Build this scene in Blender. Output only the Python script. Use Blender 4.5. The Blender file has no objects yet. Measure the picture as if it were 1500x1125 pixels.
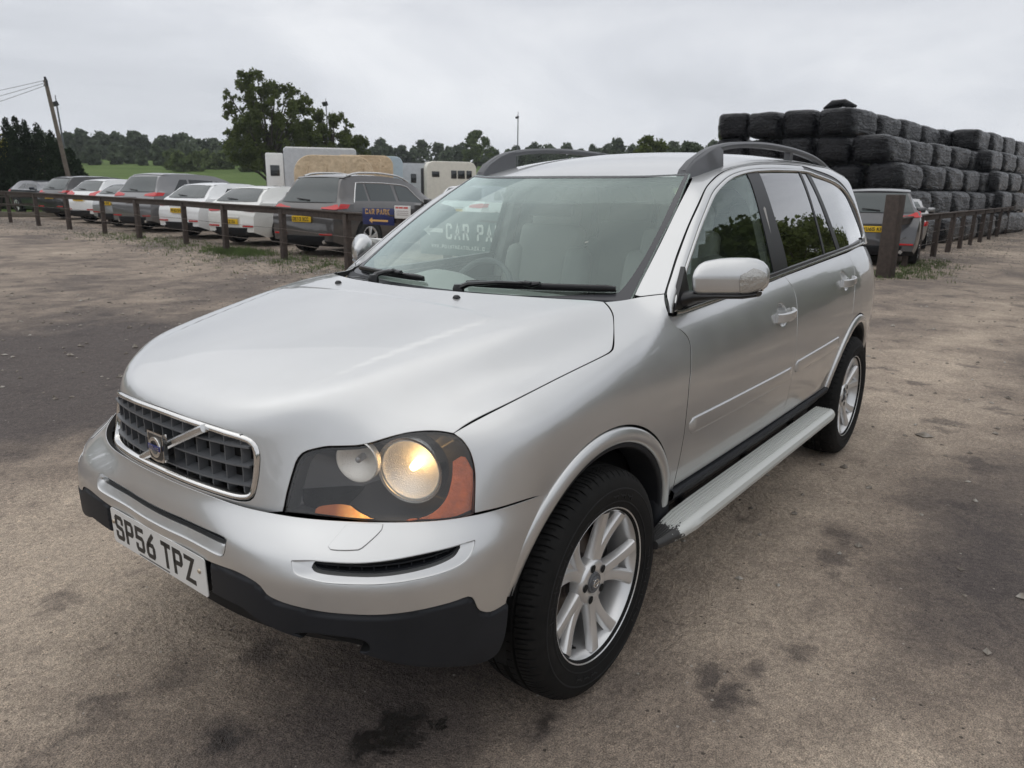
import bpy, bmesh, math, random
import numpy as np
from mathutils import Vector, Matrix
from mathutils.geometry import delaunay_2d_cdt
random.seed(7); RNG = np.random.default_rng(7)
SC = bpy.context.scene; COL = SC.collection

# ---------------------------------------------------------------- materials
def new_mat(name):
    m = bpy.data.materials.new(name); m.use_nodes = True
    nt = m.node_tree; nt.nodes.clear()
    return m, nt
def N(nt, typ, **kw):
    n = nt.nodes.new(typ)
    for k, v in kw.items():
        if k == 'inp':
            for a, b in v.items(): n.inputs[a].default_value = b
        else: setattr(n, k, v)
    return n
def L(nt, a, b): nt.links.new(a, b)
def c4(c): return (c[0], c[1], c[2], 1.0)
def ramp(nt, fac, stops):
    r = N(nt, 'ShaderNodeValToRGB'); e = r.color_ramp.elements
    while len(e) < len(stops): e.new(.5)
    for el, (p, c) in zip(e, stops): el.position = p; el.color = c4(c)
    L(nt, fac, r.inputs[0]); return r.outputs[0]
def noise(nt, vec, scale, detail=4, rough=.55, dist=0):
    n = N(nt, 'ShaderNodeTexNoise', inp={'Scale': scale, 'Detail': detail, 'Roughness': rough, 'Distortion': dist})
    if vec is not None: L(nt, vec, n.inputs['Vector'])
    return n.outputs['Fac']
def math_(nt, op, a, b=None, clamp=False):
    n = N(nt, 'ShaderNodeMath', operation=op, use_clamp=clamp)
    for i, v in enumerate((a, b)):
        if v is None: continue
        if isinstance(v, (int, float)): n.inputs[i].default_value = v
        else: L(nt, v, n.inputs[i])
    return n.outputs[0]
def mix(nt, fac, a, b, typ='MIX'):
    n = N(nt, 'ShaderNodeMix', data_type='RGBA', blend_type=typ)
    for i, v in ((0, fac), (6, a), (7, b)):
        if isinstance(v, (int, float)): n.inputs[i].default_value = v
        elif isinstance(v, tuple): n.inputs[i].default_value = c4(v)
        else: L(nt, v, n.inputs[i])
    return n.outputs[2]
def prin(name, col, rough=.5, metal=0., coat=0., bump=None, var=0., spec=.5, vscale=8., **kw):
    """principled material with slight procedural tone variation and optional fine bump (scale, strength)"""
    m, nt = new_mat(name)
    out = N(nt, 'ShaderNodeOutputMaterial'); p = N(nt, 'ShaderNodeBsdfPrincipled')
    p.inputs['Roughness'].default_value = rough; p.inputs['Metallic'].default_value = metal
    p.inputs['Coat Weight'].default_value = coat; p.inputs['Coat Roughness'].default_value = .04
    p.inputs['Specular IOR Level'].default_value = spec
    for k, v in kw.items(): p.inputs[k].default_value = v
    tc = N(nt, 'ShaderNodeTexCoord').outputs['Object']
    if var > 0:
        f = noise(nt, tc, vscale, 5, .6)
        a = tuple(max(0, c*(1-var)) for c in col); b = tuple(min(1, c*(1+var)) for c in col)
        L(nt, ramp(nt, f, [(.3, a), (.7, b)]), p.inputs['Base Color'])
    else: p.inputs['Base Color'].default_value = c4(col)
    if bump:
        b = N(nt, 'ShaderNodeBump', inp={'Strength': bump[1], 'Distance': bump[2] if len(bump) > 2 else .002})
        L(nt, noise(nt, tc, bump[0], 3), b.inputs['Height']); L(nt, b.outputs[0], p.inputs['Normal'])
    L(nt, p.outputs[0], out.inputs[0]); m.diffuse_color = c4(col)
    return m
def glass_mat(name, tint, refl=1.6, ior=1.5, rough=0., haze=0., col=(1, 1, 1)):
    m, nt = new_mat(name)
    out = N(nt, 'ShaderNodeOutputMaterial')
    tr = N(nt, 'ShaderNodeBsdfTransparent', inp={'Color': c4(tint)})
    gl = N(nt, 'ShaderNodeBsdfGlossy', inp={'Color': c4(col), 'Roughness': rough})
    ge = N(nt, 'ShaderNodeNewGeometry'); dt = N(nt, 'ShaderNodeVectorMath', operation='DOT_PRODUCT'); L(nt, ge.outputs['Incoming'], dt.inputs[0]); L(nt, ge.outputs['Normal'], dt.inputs[1])
    ca = math_(nt, 'SUBTRACT', 1.0, math_(nt, 'ABSOLUTE', dt.outputs['Value']), True)      # thin pane: same reflectance from both sides
    f = math_(nt, 'MULTIPLY', math_(nt, 'ADD', math_(nt, 'MULTIPLY', math_(nt, 'POWER', ca, 5.0), .92), .055), refl, True)
    base = tr.outputs[0]
    if haze > 0:
        df = N(nt, 'ShaderNodeBsdfDiffuse', inp={'Color': (.6, .6, .6, 1)})
        mm = N(nt, 'ShaderNodeMixShader', inp={0: haze}); L(nt, base, mm.inputs[1]); L(nt, df.outputs[0], mm.inputs[2]); base = mm.outputs[0]
    mx = N(nt, 'ShaderNodeMixShader'); L(nt, f, mx.inputs[0]); L(nt, base, mx.inputs[1]); L(nt, gl.outputs[0], mx.inputs[2])
    L(nt, mx.outputs[0], out.inputs[0]); m.diffuse_color = (.3, .4, .4, .5)
    return m
def emit_mat(name, col, strength):
    m, nt = new_mat(name); out = N(nt, 'ShaderNodeOutputMaterial')
    e = N(nt, 'ShaderNodeEmission', inp={'Color': c4(col), 'Strength': strength}); L(nt, e.outputs[0], out.inputs[0]); return m

# ---------------------------------------------------------------- objects
def tag(o, label=None, cat=None, group=None, kind=None):
    if label: o['label'] = label
    if cat: o['category'] = cat
    if group: o['group'] = group
    if kind: o['kind'] = kind
    return o
def empty(name, loc=(0, 0, 0), rz=0, parent=None):
    o = bpy.data.objects.new(name, None); COL.objects.link(o); o.location = loc; o.rotation_euler = (0, 0, rz); o.parent = parent
    o.empty_display_size = .2
    return o
def mk(name, verts, faces, mat, parent=None, sharp=35, normals=None, mats=None, fmat=None):
    me = bpy.data.meshes.new(name)
    me.from_pydata([tuple(map(float, v)) for v in verts], [], [tuple(map(int, f)) for f in faces]); me.validate()
    me.materials.append(mat)
    for m2 in (mats or []): me.materials.append(m2)
    if fmat is not None: me.polygons.foreach_set('material_index', np.array(fmat, np.int32))
    me.polygons.foreach_set('use_smooth', [True]*len(me.polygons))
    if normals is not None: me.normals_split_custom_set_from_vertices([tuple(n) for n in normals])
    elif sharp is not None: me.set_sharp_from_angle(angle=math.radians(sharp))
    me.update()
    o = bpy.data.objects.new(name, me); COL.objects.link(o); o.parent = parent
    return o
class MB:
    """collects simple shapes into ONE mesh"""
    def __init__(s): s.v = []; s.f = []; s.m = []; s.cur = 0
    def add(s, v, f):
        b = len(s.v); s.v += [tuple(x) for x in v]; s.f += [tuple(b+i for i in q) for q in f]; s.m += [s.cur]*len(f)
        return s
    def box(s, c, d, rot=None, taper=1., bev=0.):
        hx, hy, hz = d[0]/2, d[1]/2, d[2]/2
        if bev > 0:
            bev = min(bev, hx*.95, hy*.95, hz*.95)
            bm = bmesh.new(); bmesh.ops.create_cube(bm, size=1)
            for v in bm.verts:
                t = taper if v.co.z > 0 else 1
                v.co = Vector((v.co.x*d[0]*t, v.co.y*d[1]*t, v.co.z*d[2]))
            bmesh.ops.bevel(bm, geom=bm.edges[:]+bm.verts[:], offset=bev, segments=2, affect='EDGES', profile=.5)
            bm.verts.index_update(); v = [vv.co.copy() for vv in bm.verts]; f = [[a.index for a in ff.verts] for ff in bm.faces]; bm.free()
        else:
            v = [Vector((x*(taper if z > 0 else 1), y*(taper if z > 0 else 1), z)) for z in (-hz, hz) for x, y in ((-hx, -hy), (hx, -hy), (hx, hy), (-hx, hy))]
            f = [(3, 2, 1, 0), (4, 5, 6, 7), (0, 1, 5, 4), (1, 2, 6, 5), (2, 3, 7, 6), (3, 0, 4, 7)]
        if rot is not None: v = [rot @ q for q in v]
        cc = Vector(c); return s.add([q+cc for q in v], f)
    def tube(s, pts, r, n=10, cap=True, flat=1., up=None):
        """sweep of a round (or flattened) section; r number or list"""
        P = [Vector(p) for p in pts]; k = len(P); rr = r if isinstance(r, (list, tuple, np.ndarray)) else [r]*k
        v = []; ref = Vector(up) if up else None
        for i in range(k):
            t = (P[min(i+1, k-1)]-P[max(i-1, 0)]).normalized()
            a = ref if ref else (Vector((0, 0, 1)) if abs(t.z) < .9 else Vector((1, 0, 0)))
            e1 = t.cross(a).normalized(); e2 = e1.cross(t).normalized()
            for j in range(n):
                w = 2*math.pi*j/n; v.append(P[i]+e1*math.cos(w)*rr[i]+e2*math.sin(w)*rr[i]*flat)
        f = [(i*n+j, i*n+(j+1) % n, (i+1)*n+(j+1) % n, (i+1)*n+j) for i in range(k-1) for j in range(n)]
        if cap: f += [tuple(range(n-1, -1, -1)), tuple((k-1)*n+j for j in range(n))]
        return s.add(v, f)
    def lathe(s, prof, c, axis='Y', n=48, cap=False, ang=(0, 2*math.pi)):
        """prof: list (radius, along-axis)"""
        full = abs(ang[1]-ang[0]-2*math.pi) < 1e-6; m = n if full else n+1; v = []
        for i in range(m):
            w = ang[0]+(ang[1]-ang[0])*i/n; cs, sn = math.cos(w), math.sin(w)
            for r, h in prof:
                if axis == 'Y': v.append((c[0]+r*cs, c[1]+h, c[2]+r*sn))
                elif axis == 'Z': v.append((c[0]+r*cs, c[1]+r*sn, c[2]+h))
                else: v.append((c[0]+h, c[1]+r*cs, c[2]+r*sn))
        k = len(prof); f = [(i*k+j, ((i+1) % m)*k+j, ((i+1) % m)*k+j+1, i*k+j+1) for i in range(n) for j in range(k-1)]
        if cap: f += [tuple(i*k+k-1 for i in range(m))]
        return s.add(v, f)
    def prism(s, poly, e1, e2, o, depth, nrm=None):
        """extruded planar polygon; o + a*e1 + b*e2, depth along e1 x e2"""
        e1, e2, o = Vector(e1), Vector(e2), Vector(o); n = Vector(nrm) if nrm else e1.cross(e2).normalized()
        k = len(poly); a = [o+e1*p[0]+e2*p[1] for p in poly]; b = [q+n*depth for q in a]
        f = [tuple(range(k-1, -1, -1)), tuple(range(k, 2*k))]+[(i, (i+1) % k, k+(i+1) % k, k+i) for i in range(k)]
        return s.add(a+b, f)
    def grid(s, P, close=False):
        """P: rows x cols x 3"""
        R_, C_ = len(P), len(P[0]); v = [tuple(p) for row in P for p in row]
        f = [(i*C_+j, i*C_+(j+1) % C_, (i+1)*C_+(j+1) % C_, (i+1)*C_+j) for i in range(R_-1) for j in range(C_ if close else C_-1)]
        return s.add(v, f)
    def build(s, name, mat, parent=None, sharp=35, mats=None):
        return mk(name, s.v, s.f, mat, parent, sharp, mats=mats, fmat=s.m if mats else None)
def mirror_obj(o, name=None, parent=None):
    """separate right-hand copy of a left-hand part (mirrored in y, parts in car coordinates)"""
    me = o.data.copy(); n = len(me.vertices); co = np.zeros(n*3); me.vertices.foreach_get('co', co); co = co.reshape(-1, 3)
    co[:, 1] *= -1
    nr = None
    if me.has_custom_normals:
        nr = np.zeros((n, 3)); 
        cn = np.zeros(len(me.loops)*3); me.corner_normals.foreach_get('vector', cn); cn = cn.reshape(-1, 3)
        li = np.zeros(len(me.loops), np.int32); me.loops.foreach_get('vertex_index', li); nr[li] = cn; nr[:, 1] *= -1
    me.vertices.foreach_set('co', co.ravel()); me.flip_normals()
    if nr is not None: me.normals_split_custom_set_from_vertices([tuple(q) for q in nr])
    me.update()
    r = bpy.data.objects.new(name or o.name.split('.')[0], me); COL.objects.link(r); r.parent = parent or o.parent
    if 'label' in o: r['label'] = o['label']
    return r
def crom(pts, h=.012):
    """dense smooth curve through points, resampled evenly"""
    P = np.array(pts, float)
    if len(P) == 2: Q = P
    else:
        E = np.vstack([2*P[0]-P[1], P, 2*P[-1]-P[-2]]); Q = []
        for i in range(1, len(E)-2):
            t = np.linspace(0, 1, 12, endpoint=False)[:, None]; a, b, c, d = E[i-1], E[i], E[i+1], E[i+2]
            Q.append(.5*((2*b)+(-a+c)*t+(2*a-5*b+4*c-d)*t*t+(-a+3*b-3*c+d)*t**3))
        Q = np.vstack(Q+[P[-1:]])
    s = np.r_[0, np.cumsum(np.linalg.norm(np.diff(Q, axis=0), axis=1))]
    n = max(2, int(round(s[-1]/h))+1); u = np.linspace(0, s[-1], n)
    return np.stack([np.interp(u, s, Q[:, k]) for k in range(Q.shape[1])], 1)
def outline(segs, h=.012):
    """closed outline from open segments; joints are corners"""
    out = []
    for sg in segs:
        c = crom(sg, h); out.append(c[:-1] if len(out) or True else c)
    return np.vstack(out)
def pip(P, poly):
    x, y = P[:, 0], P[:, 1]; r = np.zeros(len(P), bool); n = len(poly)
    a = poly; b = np.roll(poly, -1, 0)
    for i in range(n):
        x1, y1 = a[i]; x2, y2 = b[i]
        if y1 == y2: continue
        c = ((y1 > y) != (y2 > y)) & (x < (x2-x1)*(y-y1)/(y2-y1)+x1); r ^= c
    return r
def area2(p): return .5*np.sum(p[:, 0]*np.roll(p[:, 1], -1)-np.roll(p[:, 0], -1)*p[:, 1])
def inset(p, d):
    """move a closed polygon inward by d (2D)"""
    s = 1 if area2(p) > 0 else -1
    e = np.roll(p, -1, 0)-p; e /= np.maximum(np.linalg.norm(e, axis=1, keepdims=True), 1e-9)
    n1 = np.stack([-e[:, 1], e[:, 0]], 1)*s; n0 = np.roll(n1, 1, 0); m = n0+n1
    l2 = np.maximum((m*m).sum(1, keepdims=True), .35)
    return p+m*2*d/l2*1.0
def dist_poly(P, poly):
    D = np.full(len(P), 9.)
    a = poly; b = np.roll(poly, -1, 0)
    for i in range(len(a)):
        ab = b[i]-a[i]; t = np.clip(((P-a[i])@ab)/max(ab@ab, 1e-12), 0, 1)
        D = np.minimum(D, np.linalg.norm(P-a[i]-t[:, None]*ab, axis=1))
    return D
def tri_domain(poly, holes, h):
    lo, hi = poly.min(0), poly.max(0)
    gx = np.arange(lo[0], hi[0], h); gy = np.arange(lo[1], hi[1], h*.866)
    G = np.array([(x+(j % 2)*h/2, y) for j, y in enumerate(gy) for x in gx])
    m = pip(G, poly)
    for H in holes: m &= ~pip(G, H)
    G = G[m]; k = dist_poly(G, poly) > .55*h
    for H in holes: k &= dist_poly(G, H) > .55*h
    G = G[k]
    V = [tuple(p) for p in poly]; E = [(i, (i+1) % len(poly)) for i in range(len(poly))]
    for H in holes:
        b = len(V); V += [tuple(p) for p in H]; E += [(b+i, b+(i+1) % len(H)) for i in range(len(H))]
    nb = len(V); V += [tuple(p) for p in G]
    r = delaunay_2d_cdt([Vector(v) for v in V], E, [], 0, 1e-6)
    v = np.array([tuple(q) for q in r[0]]); f = np.array([q for q in r[2] if len(q) == 3], int)
    c = v[f].mean(1); m = pip(c, poly)
    for H in holes: m &= ~pip(c, H)
    f = f[m]
    a = (v[f[:, 1]]-v[f[:, 0]]); b = (v[f[:, 2]]-v[f[:, 0]]); fl = a[:, 0]*b[:, 1]-a[:, 1]*b[:, 0] < 0
    f[fl] = f[fl][:, ::-1]
    return v, f
def panel_raw(name, poly, holes, lift, mat, parent, h=.02, gap=.0029, flange=.014, lip=.0015, flip=False):
    """trimmed panel: domain polygon -> surface points with true surface normals, rolled edges all round"""
    poly = inset(poly, gap); holes = [inset(H, -gap) for H in holes]
    v2, f = tri_domain(poly, holes, h)
    P, Nn = lift(v2)
    if flip: f = f[:, ::-1]
    V = [P]; NR = [Nn]; F = [tuple(q) for q in f]; base = len(P)
    from collections import Counter
    if flange:
        cnt = {}
        for t in f:
            for i in range(3):
                a, b = int(t[i]), int(t[(i+1) % 3]); cnt[(a, b)] = cnt.get((a, b), 0)+1
        be = [(a, b) for (a, b) in cnt if (b, a) not in cnt]
        nxt = {}; outd = {}
        for a, b in be:
            t = P[b]-P[a]; n = (Nn[a]+Nn[b])/2; o = np.cross(t, n); l = np.linalg.norm(o)
            if l < 1e-9: continue
            o = o/l
            outd[a] = outd.get(a, 0)+o; outd[b] = outd.get(b, 0)+o
        ids = sorted(outd); ix = {a: i for i, a in enumerate(ids)}
        O = np.array([outd[a]/max(np.linalg.norm(outd[a]), 1e-9) for a in ids]); B = P[ids]; NB = Nn[ids]
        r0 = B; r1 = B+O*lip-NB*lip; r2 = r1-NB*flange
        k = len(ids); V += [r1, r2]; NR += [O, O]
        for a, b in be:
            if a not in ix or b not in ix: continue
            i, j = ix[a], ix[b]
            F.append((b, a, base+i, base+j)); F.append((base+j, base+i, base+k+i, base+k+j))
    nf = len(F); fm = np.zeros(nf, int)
    if flange: fm[len(f)+1::2] = 1  # flange walls coloured black to deepen the shade in the panel gaps
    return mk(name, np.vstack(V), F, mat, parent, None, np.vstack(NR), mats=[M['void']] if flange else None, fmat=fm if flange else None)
def frame_of(d):
    d = np.array(d, float); d /= np.linalg.norm(d)
    up = np.array([0, 0, 1.]) if abs(d[2]) < .95 else np.array([1., 0, 0])
    e1 = np.cross(up, -d); e1 /= np.linalg.norm(e1); e2 = np.cross(-d, e1)
    return d, e1, e2
def panel(name, segs, F, d, mat, parent, h=.02, holes=(), off=0., ref=(0, 0, .8), **kw):
    """segs: 3D curve segments; F: body function; d: casting direction (into the body)"""
    d, e1, e2 = frame_of(d); ref = np.array(ref, float)
    to2 = lambda p: np.stack([(p-ref)@e1, (p-ref)@e2], 1)
    poly = to2(outline(segs, min(h, .014))); hs = [to2(outline(H, min(h, .012))) for H in holes]
    def lift(q):
        o = ref+q[:, :1]*e1+q[:, 1:]*e2-d*.9
        p, ok = march_fast(F, o, d, 5.0)
        n = grad(F, p)
        if (~ok).any() and ok.any():
            bad = np.where(~ok)[0]; good = np.where(ok)[0]
            for b in bad:
                j = good[np.argmin(((q[good]-q[b])**2).sum(1))]; p[b] = p[j]; n[b] = n[j]
        return p+n*off, n
    return panel_raw(name, poly, hs, lift, mat, parent, h, **kw)
def sym(c):
    """half curve that starts on the centre line -> right side reversed + left side"""
    c = [tuple(p) for p in c]; return [(x, -y, z) for x, y, z in c[::-1]]+c[1:]
def march_fast(F, o, d, T=5.0):
    o = np.asarray(o, float); d = np.broadcast_to(np.asarray(d, float), o.shape); N_ = len(o); t = np.zeros(N_)
    for _ in range(40):
        t += np.maximum(F(o+d*t[:, None])*.4, 0); t = np.minimum(t, T)
    lo = t.copy(); hi = np.full(N_, np.nan); act = np.arange(N_)
    for k in range(60):
        tt = lo[act]+.006+.002*k; v = F(o[act]+d[act]*tt[:, None]); neg = v < 0
        hi[act[neg]] = tt[neg]; lo[act[~neg]] = tt[~neg]; act = act[~neg]
        act = act[lo[act] < T]
        if len(act) == 0: break
    ok = ~np.isnan(hi); hi = np.where(ok, hi, lo)
    for _ in range(16):
        m = (lo+hi)/2; neg = F(o+d*m[:, None]) < 0; hi = np.where(neg, m, hi); lo = np.where(neg, lo, m)
    return o+d*((lo+hi)/2)[:, None], ok
# ---- body shape functions (car coordinates: x forward from the front axle, y left, z up) ----
def S1(xs, ys, sig=0.03, lo=None, hi=None):
    xs = np.array(xs, float); ys = np.array(ys, float)
    o = np.argsort(xs); xs, ys = xs[o], ys[o]
    h = 0.002
    a, b = xs[0]-4*sig-.05, xs[-1]+4*sig+.05
    g = np.arange(a, b, h)
    xe = np.concatenate([[a-1], xs, [b+1]])
    s0 = (ys[1]-ys[0])/(xs[1]-xs[0]); s1 = (ys[-1]-ys[-2])/(xs[-1]-xs[-2])
    ye = np.concatenate([[ys[0]-s0*(xs[0]-a+1)], ys, [ys[-1]+s1*(b+1-xs[-1])]])
    v = np.interp(g, xe, ye)
    n = int(4*sig/h); k = np.exp(-.5*(np.arange(-n, n+1)*h/sig)**2); k /= k.sum()
    vp = np.concatenate([v[0]-(v[1]-v[0])*np.arange(n, 0, -1), v, v[-1]+(v[-1]-v[-2])*np.arange(1, n+1)])
    w = np.convolve(vp, k, 'valid')
    sa, sb = (w[1]-w[0])/h, (w[-1]-w[-2])/h
    def f(x):
        x = np.asarray(x, float)
        r = np.interp(x, g, w)
        r = np.where(x < g[0], w[0]+sa*(x-g[0]), r)
        return np.where(x > g[-1], w[-1]+sb*(x-g[-1]), r)
    return f
def smax(a, b, k):
    h = np.maximum(k-np.abs(a-b), 0)/k
    return np.maximum(a, b)+h*h*h*k/6
def smin(a, b, k): return -smax(-a, -b, k)
def sstep(a, b, x):
    t = np.clip((x-a)/(b-a), 0, 1); return t*t*(3-2*t)

f_ymax = S1([.9,.75,.6,.5,.4,.2,0,-.4,-.8,-1.4,-2.2,-2.9,-3.3,-3.55,-3.7,-3.80],
            [.76,.835,.875,.885,.890,.895,.899,.908,.915,.920,.918,.905,.880,.840,.79,.70], .06)
f_dyz = S1([.25,.45,.6,.72,.82,.9,.97,1.04,1.1,1.16,1.3],
           [-.075,-.035,-.012,0,0,-.005,-.016,-.035,-.060,-.095,-.2], .035)
f_zc = S1([.95,.86,.78,.6,.45,.3,.1,-.1,-.25,-.5],
          [.915,.960,.998,1.055,1.090,1.120,1.160,1.194,1.212,1.225], .05)
f_yc = S1([.9,.8,.5,.2,-.1,-.35,-.6],[.40,.445,.545,.615,.67,.715,.75], .08)
f_zsh = S1([.9,.7,.503,.326,.105,-.12,-.3,-.48,-1.0,-1.6,-2.45,-2.94,-3.6],
           [.84,.900,.946,.984,1.017,1.054,1.092,1.128,1.152,1.175,1.223,1.252,1.29], .05)
f_ysh = S1([.9,.7,.503,.326,.105,-.12,-.48,-1.0,-1.6,-2.45,-2.94,-3.3,-3.6],
           [.74,.755,.77,.79,.815,.836,.86,.868,.872,.868,.855,.83,.77], .05)
f_x74 = S1([0,.1,.2,.3,.38,.445,.545,.655,.75,.853,.90,.95],
           [.862,.860,.852,.834,.808,.773,.733,.676,.606,.505,.40,.2], .03)
f_lean = S1([0,.3,.40,.50,.62,.8],[.10,.14,.24,.40,.52,.46], .04)
def Ztop(x, y):
    y = np.abs(y)
    yc = f_yc(x)
    P = f_zc(x)-.024*(y/.6)**2-.010*(y/.6)**4
    PE = f_zc(x)-.024*(yc/.6)**2-.010*(yc/.6)**4
    T = PE-.85*(y-yc)
    ds = y-f_ysh(x)
    Q = f_zsh(x)-.38*np.maximum(ds, 0)-.22*np.minimum(ds, 0)
    return smin(P, smax(Q, T, .05), .045)
def Fmain(p):
    x, y, z = p[:, 0], np.abs(p[:, 1]), p[:, 2]
    g1 = (z-Ztop(x, y))*.93
    g2 = (y-(f_ymax(x)+f_dyz(z-.045*np.clip((-.4-x)/2.4, 0, 1.2))))*.97
    xf = f_x74(y)-f_lean(y)*(z-.74)
    g3 = (x-xf)*.8
    g4 = (-3.80-x+.18*np.abs(z-.8)+.25*y*y)*.9
    k = .07+.0*x
    return smax(smax(smax(g1, g2, .09), g3, .085), g4, .1)
# greenhouse
f_yg = S1([.5,.9,1.05,1.13,1.2,1.32,1.5,1.57,1.62,1.66,1.7],[.74,.815,.838,.838,.822,.782,.718,.690,.668,.650,.62], .03)
f_zr = S1([-.9,-1.1,-1.3,-1.5,-1.8,-2.1,-2.5,-3.0,-3.5,-3.7],[1.545,1.615,1.662,1.695,1.727,1.742,1.748,1.735,1.680,1.640], .07)
f_tap = S1([-.4,-2.4,-2.9,-3.3,-3.6,-3.8],[0,0,-.004,-.022,-.06,-.10], .08)
f_xw = S1([1.0,1.17,1.332,1.465,1.584,1.7],[-.175,-.45,-.70,-.925,-1.150,-1.40], .07)
def Xw(y, z):
    y = np.abs(y)
    return f_xw(z)+.17*(1-(y/.68)**2)
def Fgreen(p):
    x, y, z = p[:, 0], np.abs(p[:, 1]), p[:, 2]; yk = np.minimum(y, .75)
    g1 = (z-(f_zr(x)-.035*(yk/.6)**2-.012*(yk/.6)**6))*.95
    g2 = (y-(f_yg(z)+f_tap(x)))*.93
    g3 = (x-Xw(y, z))*.52
    g4 = (-3.60-x+.42*(z-1.25)+.12*y*y)*.9
    return np.maximum(smax(smax(smax(g1, g2, .065), g3, .02), g4, .06), .70-z)
def Fwind(p): return (p[:, 0]-Xw(p[:, 1], p[:, 2]))*.52
def Fcar(p):
    k = .02+.045*sstep(-.80, -.5, p[:, 0])
    return smin(Fmain(p), Fgreen(p), k)
def march(F, o, d, T=3.0, n=150, it=26):
    o = np.asarray(o, float); d = np.broadcast_to(np.asarray(d, float), o.shape)
    N = len(o); lo = np.zeros(N); hi = np.full(N, np.nan); done = np.zeros(N, bool); prev = F(o)
    for k in range(1, n+1):
        t = T*k/n
        v = F(o+d*t)
        hit = (~done) & (v < 0) & (prev >= 0)
        hi[hit] = t; lo[hit] = T*(k-1)/n; done |= hit; prev = v
    ok = done.copy(); hi = np.where(ok, hi, T)
    for _ in range(it):
        m = (lo+hi)/2; v = F(o+d*m[:, None]); neg = v < 0
        hi = np.where(neg, m, hi); lo = np.where(neg, lo, m)
    return o+d*((lo+hi)/2)[:, None], ok
def grad(F, p, e=.004):
    g = np.stack([F(p+np.eye(3)[i]*e)-F(p-np.eye(3)[i]*e) for i in range(3)], 1)
    return g/np.maximum(np.linalg.norm(g, axis=1, keepdims=True), 1e-9)
# wrap-around plan curve for the bumper (arc length s from the centre)
def _wrap():
    pts = np.array([(.862,0),(.860,.1),(.852,.2),(.832,.32),(.800,.42),(.755,.52),(.690,.63),(.618,.73),(.545,.81),(.45,.862),(.35,.885),(.2,.893),(.0,.899)])
    m = pts[1:][::-1]*[1, -1]
    P = np.concatenate([m, pts]); d = np.r_[0, np.cumsum(np.linalg.norm(np.diff(P, axis=0), axis=1))]; d -= d[len(m)]
    return S1(d, P[:, 0], .04), S1(d, P[:, 1], .04)
f_wx, f_wy = _wrap()
f_boff = S1([.20,.27,.33,.40,.47,.55,.62,.67,.705,.73,.745,.76],[-.01,.030,.062,.078,.080,.082,.080,.066,.040,.018,.006,0], .012)
def wfac(a): return (.36+1.14*sstep(.12, .64, a))*(1-sstep(.70, 1.14, a)*.93)
def bump_pt(s, z, off=None):
    x, y = f_wx(s), f_wy(s)
    tx, ty = f_wx(s+.004)-f_wx(s-.004), f_wy(s+.004)-f_wy(s-.004)
    l = np.hypot(tx, ty); nx, ny = ty/l, -tx/l
    a = np.abs(s)
    o = f_boff(z)*wfac(a) if off is None else off
    return np.stack([x+nx*o, y+ny*o, z+0*s], 1)
# ================================================================ materials of the cars
PAINT = {}
def paint(name, col, metal=.0, rough=.35, flake=0.):
    if name in PAINT: return PAINT[name]
    m, nt = new_mat('paint_'+name)
    out = N(nt, 'ShaderNodeOutputMaterial'); p = N(nt, 'ShaderNodeBsdfPrincipled')
    tc = N(nt, 'ShaderNodeTexCoord').outputs['Object']
    dirt = ramp(nt, noise(nt, tc, 3.1, 6, .62), [(.45, (0, 0, 0)), (.75, (.10, .10, .10))])
    L(nt, mix(nt, dirt, col, (.30, .27, .23)), p.inputs['Base Color'])
    p.inputs['Metallic'].default_value = metal
    r = math_(nt, 'MULTIPLY_ADD', noise(nt, tc, 9, 5, .6), .10); r.node.inputs[2].default_value = rough-.05; L(nt, r, p.inputs['Roughness'])
    p.inputs['Coat Weight'].default_value = 1.; p.inputs['Coat Roughness'].default_value = .02; p.inputs['Coat IOR'].default_value = 1.5
    if flake:
        v = N(nt, 'ShaderNodeTexVoronoi', inp={'Scale': 1400.}); L(nt, tc, v.inputs['Vector'])
        b = N(nt, 'ShaderNodeBump', inp={'Strength': flake, 'Distance': .0004}); L(nt, v.outputs['Distance'], b.inputs['Height']); L(nt, b.outputs[0], p.inputs['Normal'])
    L(nt, p.outputs[0], out.inputs[0]); m.diffuse_color = c4(col); PAINT[name] = m; return m
M = {}
M['silver'] = paint('silver', (.65, .655, .652), .84, .33, .12)
M['plastic'] = prin('dark_plastic', (.016, .0175, .021), .55, spec=.28, bump=(900, .25, .0004), var=.12)
M['black'] = prin('black_trim', (.010, .010, .011), .28, var=.1)
M['blackgloss'] = prin('black_gloss', (.006, .006, .007), .08, coat=.5)
M['pillar'] = prin('pillar_film', (.008, .008, .009), .38)
M['frit'] = prin('frit', (.050, .050, .056), .22)
M['rubber'] = prin('rubber', (.018, .018, .019), .72, spec=.3, bump=(300, .2, .0008), var=.2, vscale=20)
M['tread'] = prin('tread_rubber', (.010, .0098, .0095), .80, spec=.25, bump=(260, .5, .001), var=.3, vscale=14)
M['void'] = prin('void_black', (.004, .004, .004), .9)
M['chrome'] = prin('chrome', (.80, .79, .77), .10, 1.)
M['satin'] = prin('satin_chrome', (.70, .70, .69), .26, 1.)
M['alloy'] = prin('alloy_paint', (.72, .72, .715), .30, .7, coat=.5, var=.05)
M['disc'] = prin('brake_steel', (.20, .17, .15), .45, .8, var=.25)
M['rail'] = prin('rail_grey', (.105, .108, .115), .42, var=.06)
M['step'] = None
M['grille'] = prin('grille_grey', (.13, .135, .142), .40)
M['glass'] = glass_mat('clear_car_glass', (.80, .89, .85), 1.5, col=(.88, 1., .96))
M['screen'] = glass_mat('windscreen_glass', (.86, .95, .91), 2.1, haze=.015, col=(.86, 1., .96))
M['privacy'] = glass_mat('privacy_glass', (.03, .033, .035), 2.2)
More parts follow.
